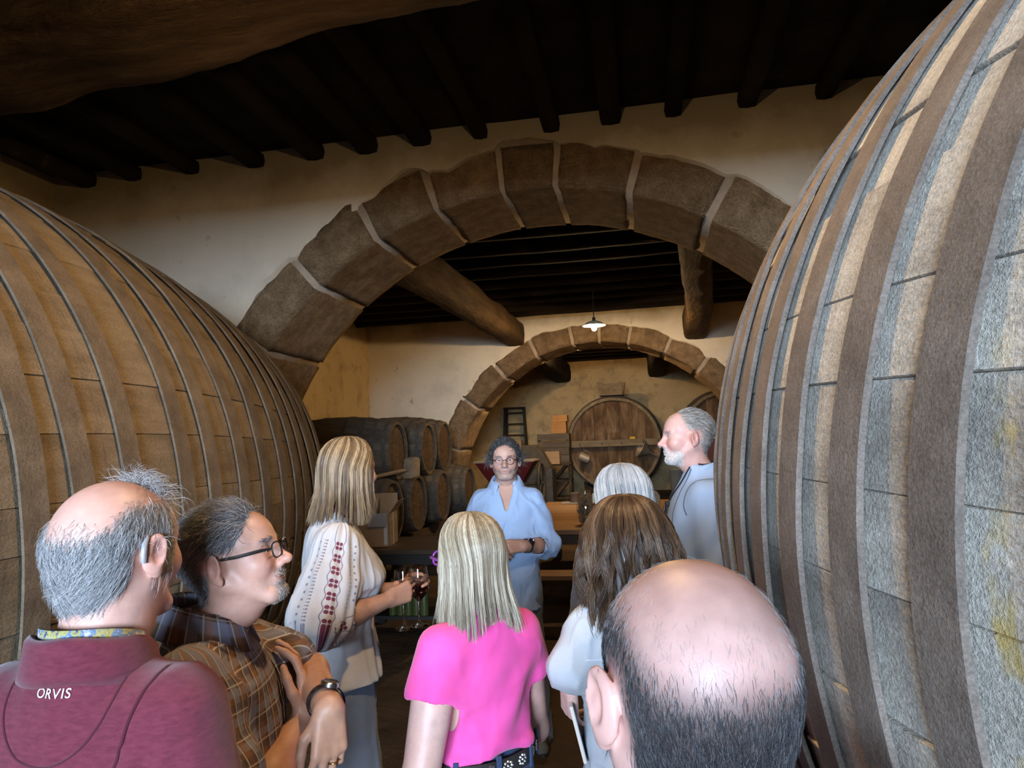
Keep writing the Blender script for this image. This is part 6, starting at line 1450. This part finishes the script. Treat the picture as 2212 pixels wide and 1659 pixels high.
# ---- guide in the pale blue linen shirt
def build_guide():
    p = Person(1091, 994, 4.06, 170, 'man with curly dark grey hair, glasses and pale blue linen shirt, facing the group', hyaw=171, pitch=0, roll=0, hs=0.98, back=0.02)
    skin = (0.46, 0.27, 0.205)
    brd = lambda x, y, z: np.clip(sstep(-0.045, -0.065, z)*sstep(0.01, 0.03, y)*sstep(-0.125, -0.11, z)+0.9*np.exp(-((x/0.030)**4+((y-0.095)/0.02)**4+((z+0.047)/0.010)**4)), 0, 1)*0.62
    def hm(V):
        x, y, z = V.T; ang = np.arctan2(np.abs(x), -y-0.02); front = 0.068-0.30*np.clip(0.080-z, 0, 0.2)-0.5*np.clip(0.03-z, 0, 0.3)
        m = sstep(front+0.006, front-0.008, y)*sstep(-0.07+0.06*sstep(0.7, 1.5, ang)-0.01, -0.07+0.06*sstep(0.7, 1.5, ang)+0.01, z); return np.clip(m, 0, 1)
    p.head(skin, rosy=0.2, seed=51, h=0.0033, jaw=1.0, beard=((0.20, 0.185, 0.175), brd), paint=[((0.06, 0.06, 0.06), lambda V: hm(V)*0.9)])
    HG = hair_mat('dark_grey_curls', [(0.0, (0.012, 0.012, 0.013)), (0.5, (0.038, 0.038, 0.039)), (1.0, (0.15, 0.145, 0.14))], 0.5)
    P, r_ = grow(p.hv, p.hn, hm(p.hv), 4200, lambda v: 0.036+0.012*sstep(0.06, 0.0, v[:, 2]), lambda V, n: np.stack([V[:, 0]*6, -0.35+0*V[:, 0], 0.15-3*np.clip(0.07-V[:, 2], 0, 0.2)], 1), lift=0.72, S=9, seed=52, jitter=0.5, curl=0.011); p.hair_obj('hair', P, np.full(len(P), 0.0011), r_, HG)
    brw = lambda V: np.exp(-(((np.abs(V[:, 0])-0.030)/0.017)**4+((V[:, 1]-0.088)/0.022)**4+((V[:, 2]-0.022)/0.004)**2))
    P, r_ = grow(p.hv, p.hn, brw(p.hv)+1e-9, 260, 0.010, lambda V, n: np.stack([np.sign(V[:, 0]), 0*V[:, 0], 0*V[:, 0]+0.2], 1), lift=0.4, S=4, seed=56); p.hair_obj('eyebrows', P, np.full(len(P), 0.0006), r_, HG)
    eyes_for(p, (0.06, 0.05, 0.045)); spectacles(p, plain('dark_red_frame', (0.07, 0.012, 0.014), 0.3), (0.0225, 0.0205), True, y=0.104, z=-0.003, wire=0.0019)
    lin = cloth_mat('pale_blue_linen', (0.33, 0.45, 0.66), 0.08, scale=9, bumpv=0.3); H, hz = p.H, p.hl[2]
    T = p.torso(w=0.93, d=1.02, belly=0.03, zlo=0.44, puff=0.014); T = [(0.452*H, 0, 0.01, 0.185, 0.145)]+[q for q in T if q[0] > 0.49*H]
    RS, LS = p.sh(1, 0.150), p.sh(-1, 0.150); LE = np.array((-0.235, 0.02, hz-0.50)); LW = np.array((-0.09, 0.235, hz-0.465)); RE = np.array((0.23, 0.02, hz-0.50)); RW = np.array((0.09, 0.235, hz-0.50))
    hL = LE+(LW-LE)*0.33; hR = RE+(RW-RE)*0.3
    def fill(g):
        g.loft(T, 0.02)
        for S_, E_, h_ in ((RS, RE, hR), (LS, LE, hL)): g.limb([S_, S_+(E_-S_)*0.5, E_, h_], [0.066, 0.064, 0.064, 0.056], 0.045)
        g.cone(hL, LW, 0.046, 0.046, 0.004, '-'); g.cone(hR, RW, 0.046, 0.046, 0.004, '-')
        for k in range(6): g.ell((0, 0.10-k*0.004, H*(0.868-0.016*k)), (0.062-0.010*k, 0.075, 0.03), 0.008, '-')
    def ext(V, N):
        q = np.abs(V[:, 0]); return 0.004*np.sin((V[:, 2]*0.9+q*1.1)*60+vnoise(V*9, 5)*3)*sstep(0.14, 0.2, q)+0.002*np.sin((V[:, 2]-q*0.5)*50+vnoise(V*6, 6)*4)
    sh = p.cloth('shirt', fill, (-0.38, -0.24, H*0.445), (0.38, 0.32, H*0.89), 0.0075, lin, (0.006, 9, (1, 1, 0.7)), seed=27, extra=ext)
    p.collar('collar', lin, rx=0.072, ry=0.072, prof=((0, -0.02), (0.001, 0.026), (0.010, 0.032), (0.018, 0.018), (0.048, -0.034), (0.040, -0.036), (0.010, 0.0)), gap=0.58, drop=0.06)
    drape_curve(sh, [(0.004, 0.3, z) for z in np.linspace(H*0.47, H*0.765, 24)], 0.0025, lin, 'placket_edge', sh)
    for q, (W_, E_, sd) in enumerate(((LW, LE, -1), (RW, RE, 1))):
        M = frame(tuple(W_), (-sd*0.85, 0.35, 0.05) if sd > 0 else (0.85, 0.35, 0.05), (0, -0.9, -0.45)); p.arm([E_, (E_+W_)/2, W_], [0.045, 0.042, 0.030], M, [(68, 82, 50)]*4, side=sd, sc=1.0, h=0.004, seed=60+q, skin=(0.42, 0.235, 0.17), thumb=((-0.2, 0.8, -0.6), (0.45, 0.7, -0.55), (0.7, 0.5, -0.4)))
    d = LW-LE; d /= np.linalg.norm(d); wristwatch(p, LW-d*0.03, d, (0.1, 0.9, 0.45), (0.037, 0.035), IRON, CHROME, BLACKP, 0.022)
    # chest skin in the open neck
    p.finish_body(0.90); p.trousers(GREYCOT, feet=((-0.13, -0.06), (0.12, -0.10)), knee=0.085, hem=0.085, shoe=SHOE_GREY, top=0.56, fold=0.009)
build_guide()

# ---- woman in the pink T-shirt
def build_pink():
    p = Person(1013, 1214, 1.86, -48, 'blonde woman in a bright pink T-shirt with a studded belt, seen from behind', hyaw=-44, pitch=2, roll=0, hs=0.95, back=0.035, fem=True)
    skin = (0.50, 0.305, 0.245); p.head(skin, seed=61, h=0.0035, fem=True, nr=0.050, wide=0.97, jaw=0.92, eyes=False); H, hz = p.H, p.hl[2]
    lv = [(0.142, 0, -0.01, 0.004, 0.004), (0.138, 0, -0.012, 0.035, 0.04), (0.122, 0, -0.015, 0.060, 0.072), (0.09, 0, -0.018, 0.079, 0.097), (0.045, 0, -0.02, 0.087, 0.106), (0.0, 0, -0.02, 0.089, 0.106), (-0.05, 0, -0.027, 0.091, 0.105), (-0.10, 0, -0.036, 0.095, 0.108), (-0.15, 0, -0.045, 0.098, 0.112), (-0.185, 0, -0.048, 0.10, 0.114)]
    end = lambda th, rg: 0.84-0.05*sstep(-0.5, -1.0, np.sin(th))+0.09*np.abs(np.cos(th))+rg.uniform(-0.10, 0.07, len(th))
    P, r_, B, BF = curtain(lv, 0.85, 6500, 14, end, clump=0.55, nc=54, seed=9, wave=0.0012, wfreq=8, jit=0.007, fly=0.03)
    HB = hair_mat('ash_blonde_hair', [(0.0, (0.10, 0.066, 0.036)), (0.35, (0.215, 0.165, 0.105)), (0.7, (0.345, 0.285, 0.20)), (1.0, (0.52, 0.455, 0.35))], 0.36)
    p.hair_obj('hair', P, np.full(len(P), 0.0009), r_, HB, base=(B, BF))
    spectacles(p, plain('purple_frame', (0.20, 0.03, 0.24), 0.3), (0.025, 0.020), y=0.108, z=0.0, wire=0.003)
    pink = mat('hot_pink_jersey', [(0.3, (0.62, 0.060, 0.25)), (0.7, (0.74, 0.090, 0.33))], scale=6, rough=0.85, bumps=(420, 0.2, 0.002), spec=0.12, sheen=0.15)
    T = p.torso(w=0.93, d=0.98, fem=True, zlo=0.57, puff=0.008, bust=0.03); T = [(0.632*H, 0, 0, 0.142, 0.106)]+[q for q in T if q[0] > 0.66*H]
    LS, RS = p.sh(-1, 0.142), p.sh(1, 0.142); LE = np.array((-0.215, -0.05, hz-0.47)); RE = np.array((0.20, 0.04, hz-0.48)); LW = np.array((-0.20, 0.07, hz-0.69)); RW = np.array((0.10, 0.24, hz-0.52))
    hL, hR = LS+(LE-LS)*0.34, RS+(RE-RS)*0.34
    def fill(g):
        g.loft(T, 0.02); g.limb([LS, hL], [0.060, 0.068], 0.045); g.limb([RS, hR], [0.060, 0.068], 0.045); g.hem(hL+(LE-LS)*0.07, LE-LS, 0.056, 0.073); g.hem(hR+(RE-RS)*0.07, RE-RS, 0.056, 0.073)
    def ext(V, N):
        q = V@np.array((0.75, 0.0, -0.65)); z = (V[:, 2]-H*0.62)
        return 0.006*np.sin(q*52+vnoise(V*6, 3)*2.2)*sstep(H*0.80, H*0.72, V[:, 2])*sstep(-0.19, -0.1, V[:, 0])+0.007*np.sin(V[:, 2]*95+V[:, 0]*22+vnoise(V*7, 4)*2)*np.exp(-(z/0.05)**2)
    sh = p.cloth('t_shirt', fill, (-0.32, -0.21, H*0.622), (0.32, 0.24, H*0.89), 0.0065, pink, (0.004, 7, (1, 1, 0.7)), seed=37, extra=ext)
    p.collar('neckband', pink, rx=0.060, ry=0.058, prof=((0.0, -0.014), (0.0, 0.004), (0.005, 0.005), (0.010, -0.014)), gap=0.0, drop=0.03, cuv=False, c=(0, -0.018, H*0.850))
    sk = (0.50, 0.31, 0.26)
    p.arm([LS+(LE-LS)*0.3, LE, (LE*0.5+LW*0.5), LW], [0.054, 0.044, 0.042, 0.027], frame(tuple(LW), (0, 0.25, -1), (1, 0.2, 0)), side=-1, sc=0.92, h=0.0045, seed=70, skin=sk)
    p.arm([RS+(RE-RS)*0.3, RE, (RE*0.5+RW*0.5), RW], [0.054, 0.044, 0.042, 0.027], frame(tuple(RW), (-0.8, 0.6, 0), (0, 0, -1)), side=1, sc=0.92, h=0.006, seed=71, skin=sk)
    p.finish_body(); tr = p.trousers(JEANS, hipw=1.04, fem=True, feet=((-0.1, 0), (0.1, 0)), top=0.640, h=0.010)
    # studded belt
    z0 = 0.618*H; rx, ry = 0.150, 0.108; rt = empty('belt', (0, 0, z0), 0, p.root); V = []; F = []; n = 64
    for i in range(n):
        a = 2*math.pi*i/n; x, y = rx*math.cos(a), ry*math.sin(a)
        for q, dz in ((1.0, -0.020), (1.03, -0.020), (1.03, 0.020), (1.0, 0.020)): V.append((x*q, y*q, dz))
    for i in range(n):
        for j in range(4): F.append((i*4+j, i*4+(j+1) % 4, ((i+1) % n)*4+(j+1) % 4, ((i+1) % n)*4+j))
    MB().add(V, F).build('belt_strap', mat('black_belt_leather', [(0.3, (0.012, 0.010, 0.009)), (0.7, (0.03, 0.026, 0.022))], scale=20, rough=0.5, bumps=(60, 0.2, 0.002)), rt)
    st = MB().lathe([(0, 0.003), (0.0025, 0.0025), (0.0045, 0)], 8).build('stud', CHROME, mesh_only=True)
    pt = MB().lathe([(0, 0.002), (0.6, 0.0016), (1, 0)], 8).build('stud', CHROME, mesh_only=True)
    for k in range(9):
        ac = -math.pi/2+(k-4)*0.32
        for j in range(9):
            b = j*math.pi/4; da, dz = (0, 0) if j == 8 else (0.0105*math.cos(b)/0.14, 0.0105*math.sin(b)); a = ac+da
            x, y = rx*1.031*math.cos(a), ry*1.031*math.sin(a); nrm = Vector((math.cos(a)/rx, math.sin(a)/ry, 0)).normalized()
            o = link('stud', st, rt, (x, y, dz)); o.rotation_mode = 'QUATERNION'; o.rotation_quaternion = nrm.to_track_quat('Z', 'Y')
    for a in (-2.5, -1.75, -1.0, -0.4): x, y = rx*1.04*math.cos(a), ry*1.04*math.sin(a); link('belt_loop', MB().box((-0.006, -0.003, -0.03), (0.006, 0.003, 0.03)).build('belt_loop', JEANS, mesh_only=True), rt, (x, y, 0), (0, 0, a+math.pi/2))
build_pink()

# ---- woman with short silver hair
def build_silver():
    p = Person(1343, 1079, 2.72, -18, 'woman with a short silver-grey bob, only her hair showing above the brown-haired woman', hyaw=-24, pitch=-2, hs=1.02, fem=True)
    p.head((0.50, 0.305, 0.245), seed=81, h=0.004, fem=True, nr=0.050, eyes=False); H, hz = p.H, p.hl[2]
    lv = [(0.140, 0, -0.01, 0.004, 0.004), (0.136, 0, -0.012, 0.036, 0.042), (0.120, 0, -0.015, 0.066, 0.076), (0.088, 0, -0.018, 0.090, 0.102), (0.045, 0, -0.022, 0.103, 0.113), (0.0, 0, -0.024, 0.106, 0.114), (-0.045, 0, -0.026, 0.100, 0.106), (-0.085, 0, -0.03, 0.088, 0.090)]
    P, r_, B, BF = curtain(lv, 0.75, 4200, 12, lambda th, rg: 0.96+rg.uniform(-0.08, 0.05, len(th)), clump=0.6, nc=30, seed=15, wave=0.003, wfreq=9, jit=0.010, fly=0.012)
    p.hair_obj('hair', P, np.full(len(P), 0.0011), r_, hair_mat('silver_hair', [(0.0, (0.12, 0.125, 0.13)), (0.45, (0.27, 0.275, 0.28)), (1.0, (0.52, 0.52, 0.52))], 0.4), base=(B, BF))
    g_ = cloth_mat('slate_knit', (0.10, 0.12, 0.16)); T = p.torso(fem=True, zlo=0.5, puff=0.01)
    arms = {sd: [p.sh(sd, 0.155), (sd*0.19, 0.0, hz-0.48), (sd*0.12, 0.16, hz-0.55)] for sd in (-1, 1)}
    def fill(g):
        g.loft(T, 0.02)
        for sd in (-1, 1): g.limb(arms[sd], [0.062, 0.052, 0.040], 0.04)
    p.cloth('jumper', fill, (-0.28, -0.2, H*0.5), (0.28, 0.22, H*0.89), 0.010, g_)
    for sd in (-1, 1): p.arm([arms[sd][1], arms[sd][2]], [0.038, 0.026], frame(tuple(arms[sd][2]), (-sd*0.3, 0.9, -0.1), (-sd, 0, -0.3)), side=sd, sc=0.92, h=0.007)
    p.finish_body(0.8); p.trousers(DARKTR, fem=True, h=0.014)
build_silver()

# ---- woman with wavy brown hair in the white linen shirt
def build_brown():
    p = Person(1352, 1178, 1.88, -22, 'woman with wavy brown hair in a loose white linen shirt, holding a phone', hyaw=-22, pitch=0, hs=0.97, fem=True, back=0.03)
    p.head((0.50, 0.305, 0.245), seed=91, h=0.0035, fem=True, nr=0.052, eyes=False); H, hz = p.H, p.hl[2]
    lv = [(0.143, 0, -0.01, 0.004, 0.004), (0.139, 0, -0.012, 0.038, 0.042), (0.122, 0, -0.015, 0.070, 0.078), (0.088, 0, -0.018, 0.098, 0.106), (0.045, 0, -0.022, 0.118, 0.120), (0.0, 0, -0.024, 0.130, 0.126), (-0.05, 0, -0.027, 0.138, 0.128), (-0.10, 0, -0.03, 0.140, 0.128), (-0.16, 0, -0.035, 0.134, 0.124), (-0.215, 0, -0.04, 0.120, 0.112)]
    P, r_, B, BF = curtain(lv, 0.7, 6500, 22, lambda th, rg: 0.90+0.06*np.sin(th*4)+rg.uniform(-0.10, 0.08, len(th)), clump=0.75, nc=44, seed=25, wave=0.011, wfreq=16, jit=0.012, fly=0.05)
    p.hair_obj('hair', P, np.full(len(P), 0.00085), r_, hair_mat('brown_wavy_hair', [(0.0, (0.022, 0.011, 0.006)), (0.45, (0.055, 0.028, 0.014)), (0.8, (0.11, 0.062, 0.033)), (1.0, (0.24, 0.15, 0.09))], 0.36), base=(B, BF))
    wl = mat('white_linen', [(0.3, (0.36, 0.37, 0.39)), (0.7, (0.43, 0.44, 0.455))], scale=9, rough=0.9, bumps=(380, 0.3, 0.002), spec=0.1)
    T = p.torso(w=0.95, d=1.0, fem=True, zlo=0.44, puff=0.016); T = [(0.44*H, 0, 0, 0.215, 0.165), (0.50*H, 0, 0, 0.185, 0.14), (0.57*H, 0, 0, 0.150, 0.12)]+[q for q in T if q[0] > 0.63*H]
    LS, RS = p.sh(-1, 0.145), p.sh(1, 0.145); LE = np.array((-0.19, -0.03, hz-0.285)); LW = np.array((-0.184, 0.005, hz-0.325)); RE = np.array((0.20, 0.0, hz-0.49)); RW = np.array((0.15, 0.18, hz-0.55))
    hL = LE+(LW-LE)*0.5; hR = RE+(RW-RE)*0.7
    def fill(g):
        g.loft(T, 0.02); g.limb([LS, LE, hL], [0.058, 0.046, 0.042], 0.05); g.limb([RS, RE, hR], [0.062, 0.058, 0.050], 0.05); g.cone(hR, RW, 0.045, 0.045, 0.004, '-')
    def ext(V, N): return 0.004*np.sin((V[:, 2]*0.8+V[:, 0]*0.6)*46+vnoise(V*5, 9)*5)*sstep(H*0.8, H*0.72, V[:, 2])+0.008*np.sin(np.arctan2(V[:, 0], V[:, 1])*13+vnoise(V*4, 2)*3)*sstep(H*0.62, H*0.5, V[:, 2])
    sh = p.cloth('shirt', fill, (-0.36, -0.28, H*0.43), (0.36, 0.30, H*0.89), 0.0065, wl, (0.009, 9, (1, 1, 0.8)), seed=47, extra=ext)
    seam = plain('linen_seam', (0.50, 0.53, 0.60), 0.9)
    drape_curve(sh, [(x, -0.3, H*0.765+0.004*math.sin(x*20)) for x in np.linspace(-0.16, 0.16, 30)], 0.0022, seam, 'yoke_seam', sh, cast=(0, 1, 0))
    drape_curve(sh, [LS+np.array((0.03, -0.07*math.cos(a), 0.075*math.sin(a))) for a in np.linspace(-1.4, 1.5, 24)], 0.0022, seam, 'armhole_seam', sh)
    sk = (0.50, 0.31, 0.26); ML = frame(tuple(LW+np.array((0, 0, -0.02))), (0.10, 0.35, -0.9), (0.95, 0.2, 0.1))
    p.arm([LE, LW], [0.036, 0.025], ML, [(30, 35, 20)]*4, side=-1, sc=0.92, h=0.004, skin=sk)
    p.arm([RE, RW], [0.036, 0.025], frame(tuple(RW), (-0.3, 0.9, -0.2), (-0.5, 0, -0.8)), side=1, sc=0.92, h=0.006, skin=sk)
    p.finish_body(); p.trousers(cloth_mat('white_trouser_linen', (0.55, 0.57, 0.62)), fem=True, h=0.013, flare=0.02)
    # bag strap across the back and down to the left hip
    strap = mat('taupe_strap', [(0.3, (0.25, 0.22, 0.23)), (0.7, (0.34, 0.30, 0.31))], scale=12, rough=0.7, bumps=(80, 0.1, 0.001))
    bm = bmesh.new(); bm.from_mesh(sh.data); bv = BVHTree.FromBMesh(bm); bm.free(); V = []; F = []; n = 26
    for i, t_ in enumerate(np.linspace(0, 1, n)):
        c = Vector((0.16-0.30*t_, -0.35, H*0.80-0.62*t_)); r0 = bv.find_nearest(c); q = r0[0] if r0[0] else c; nn = r0[1]; up = Vector((0.62, 0, 0.30)).normalized(); tv = up.cross(nn).normalized(); sdv = Vector((0.45, 0, -0.25)).normalized()*-1
        wv = nn.cross(Vector((-0.30, 0, -0.62)).normalized()).normalized()
        for k, o in ((-1, 0.006), (1, 0.006), (1, 0.013), (-1, 0.013)): V.append(tuple(q+wv*0.02*k+nn*o))
    for i in range(n-1):
        for j in range(4): F.append((i*4+j, i*4+(j+1) % 4, (i+1)*4+(j+1) % 4, (i+1)*4+j))
    bg = empty('shoulder_bag', tuple(p.A.T @ np.array((0, 0, 0))+p.base), -p.psi); tag(bg, 'taupe shoulder bag strap slung over the white linen shirt', 'bag')
    MB().add(V, F).build('strap', strap, bg)
    MB().box((-0.19, -0.06, 0), (-0.165, 0.10, 0.16), Matrix.Translation((-0.09, -0.02, H*0.80-0.80))).build('pouch', strap, bg, bevel=0.008); e = Vector(V[-4]); MB().lathe([(0, 0), (0.012, 0), (0.010, 0.008), (0, 0.009)], 14, Matrix.Translation(e) @ Matrix.Rotation(R(90), 4, 'X')).build('buckle', CHROME, bg, smooth=True)
    # phone
    q = np.array((-0.168, -0.005, hz-0.445)); wq = p.A.T @ q+p.base
    ph = empty('phone', tuple(wq), 0); ph.rotation_euler = (R(6), R(-12), -p.psi-R(14)); tag(ph, 'phone in a cream case held low by the woman in white linen', 'phone')
    MB().box((-0.0055, -0.036, -0.075), (0.0045, 0.036, 0.075)).build('case', plain('cream_case', (0.58, 0.52, 0.44), 0.5), ph, bevel=0.004, seg=3); MB().box((0.0042, -0.032, -0.071), (0.0058, 0.032, 0.071)).build('screen', plain('dark_screen', (0.03, 0.045, 0.09), 0.08), ph, bevel=0.0006)
build_brown()

# ---- tall man in the light blue long-sleeved top
def build_tall():
    p = Person(1483, 944, 3.08, -92, 'tall white-bearded man in a light blue long-sleeved top, in profile by the right cask', hyaw=-99, pitch=0, hs=1.02, back=0.045)
    skin = (0.58, 0.345, 0.295)
    brd = lambda x, y, z: np.clip(sstep(-0.050, -0.072, z)*sstep(0.02, 0.045, y)*sstep(-0.128, -0.115, z)+np.exp(-((x/0.028)**4+((y-0.097)/0.02)**4+((z+0.047)/0.009)**4)), 0, 1)*0.8
    def hm(V):
        x, y, z = V.T; ang = np.arctan2(np.abs(x), -y-0.02); front = 0.034-0.35*np.clip(0.10-z, 0, 0.2)
        m = sstep(front+0.008, front-0.008, y)*sstep(-0.078+0.06*sstep(0.7, 1.5, ang)-0.01, -0.078+0.06*sstep(0.7, 1.5, ang)+0.012, z)
        return np.clip(m-1.2*ear_ex(V), 0, 1)
    p.head(skin, rosy=0.75, seed=101, h=0.003, nose=1.05, beard=((0.62, 0.58, 0.54), brd), nr=0.058, paint=[((0.33, 0.29, 0.26), lambda V: hm(V)*0.9)])
    HT = hair_mat('grey_brown_hair', [(0.0, (0.12, 0.095, 0.075)), (0.5, (0.27, 0.24, 0.21)), (1.0, (0.56, 0.54, 0.51))], 0.42)
    P, r_ = grow(p.hv, p.hn, hm(p.hv), 6000, lambda v: 0.016+0.022*sstep(0.0, 0.08, v[:, 2]), lambda V, n: np.stack([V[:, 0]*3, np.full(len(V), -1.0), -0.35-5*np.clip(0.05-V[:, 2], 0, 0.2)], 1), lift=0.30, S=6, seed=103, jitter=0.22); p.hair_obj('hair', P, np.full(len(P), 0.0008), r_, HT)
    WB = hair_mat('white_beard', [(0, (0.40, 0.37, 0.34)), (1, (0.80, 0.77, 0.74))]); P, r_ = grow(p.hv, p.hn, np.clip(brd(*p.hv.T), 0, 1)+1e-9, 2600, 0.010, dirv(0, 0.35, -1), lift=0.5, S=4, seed=105); p.hair_obj('beard', P, np.full(len(P), 0.0007), r_, WB)
    brw = lambda V: np.exp(-(((np.abs(V[:, 0])-0.030)/0.017)**4+((V[:, 1]-0.088)/0.022)**4+((V[:, 2]-0.024)/0.0045)**2))
    P, r_ = grow(p.hv, p.hn, brw(p.hv)+1e-9, 260, 0.010, lambda V, n: np.stack([np.sign(V[:, 0]), 0*V[:, 0], 0*V[:, 0]-0.2], 1), lift=0.4, S=4, seed=106); p.hair_obj('eyebrows', P, np.full(len(P), 0.0007), r_, HT)
    eyes_for(p, (0.07, 0.08, 0.09))
    top = cloth_mat('light_blue_jersey', (0.36, 0.46, 0.62), 0.07, scale=7); H, hz = p.H, p.hl[2]; T = p.torso(w=1.05, d=1.10, belly=0.02, zlo=0.46, puff=0.012)
    arms = {sd: [p.sh(sd, 0.180), (sd*0.245, -0.03, H*0.625), (sd*0.235, 0.06, H*0.50)] for sd in (-1, 1)}
    def fill(g):
        g.loft(T, 0.02)
        for sd in (-1, 1): g.limb(arms[sd], [0.076, 0.064, 0.046], 0.045)
    def ext(V, N): return 0.004*np.sin((V[:, 2]*0.4+V[:, 1])*60+vnoise(V*5, 5)*3)
    sh = p.cloth('long_sleeved_top', fill, (-0.35, -0.22, H*0.46), (0.35, 0.25, H*0.89), 0.0085, top, (0.003, 6, (1, 1, 0.5)), seed=57, extra=ext)
    p.collar('neckband', top, rx=0.072, ry=0.070, prof=((0.0, -0.012), (0.0, 0.014), (0.006, 0.015), (0.010, -0.012)), gap=0.0, drop=0.035, cuv=False)
    seam = plain('dark_blue_seam', (0.07, 0.10, 0.15), 0.8)
    S_ = arms[-1][0]
    drape_curve(sh, [S_+np.array((0.02-0.05*math.sin(a)*0, 0.085*math.cos(a), 0.10*math.sin(a)-0.01)) for a in np.linspace(-0.7, 3.4, 34)], 0.003, seam, 'armhole_seam', sh)
    drape_curve(sh, [(-0.075-0.05*t, 0.05+0.05*t, H*0.865-0.28*t) for t in np.linspace(0, 1, 26)], 0.003, seam, 'raglan_seam', sh)
    drape_curve(sh, [(-0.075-0.10*t, -0.06-0.02*t, H*0.862-0.10*t) for t in np.linspace(0, 1, 18)], 0.003, seam, 'back_seam', sh)
    cord = plain('black_cord', (0.012, 0.012, 0.014), 0.6)
    ln = empty('lanyard', (0, 0, 0), 0, p.root)
    drape_curve(sh, [(-0.068*math.cos(a), -0.02-0.075*math.sin(a), H*0.872+0.012*math.sin(a)) for a in np.linspace(-0.4, math.pi+0.4, 22)]+[(0.05-0.02*t, 0.08+0.03*t, H*0.85-0.13*t) for t in np.linspace(0, 1, 10)], 0.0035, cord, 'cord', ln, lift=0.004)
    drape_curve(sh, [(-0.066+0.05*t, 0.05+0.06*t, H*0.868-0.16*t) for t in np.linspace(0, 1, 16)], 0.0035, cord, 'cord', ln, lift=0.004)
    cz = H*0.868-0.165; MB().box((-0.03, 0.135, cz-0.012), (0.01, 0.155, cz+0.012)).build('clasp', cord, ln, bevel=0.004)
    for k, dx in enumerate((-0.03, -0.012, 0.006)): MB().tube([(dx, 0.15, cz), (dx, 0.165+0.006*k, cz-0.08), (dx, 0.175+0.008*k, cz-0.17)], 0.006, 6).build('strap_end', plain('strap_grey_%d' % (k % 2), ((0.02,)*3, (0.30, 0.32, 0.36))[k % 2], 0.5), ln, smooth=True)
    for sd in (-1, 1): p.arm([arms[sd][2], np.array(arms[sd][2])+(0, 0.03, -0.05)], [0.034, 0.028], frame(tuple(np.array(arms[sd][2])+(0, 0.03, -0.055)), (0, 0.3, -1), (-sd, 0.3, 0)), side=sd, h=0.006)
    p.finish_body(); p.trousers(cloth_mat('khaki_drill', (0.16, 0.13, 0.09)), feet=((-0.12, 0), (0.12, 0)), shoe=SHOE_GREY)
build_tall()
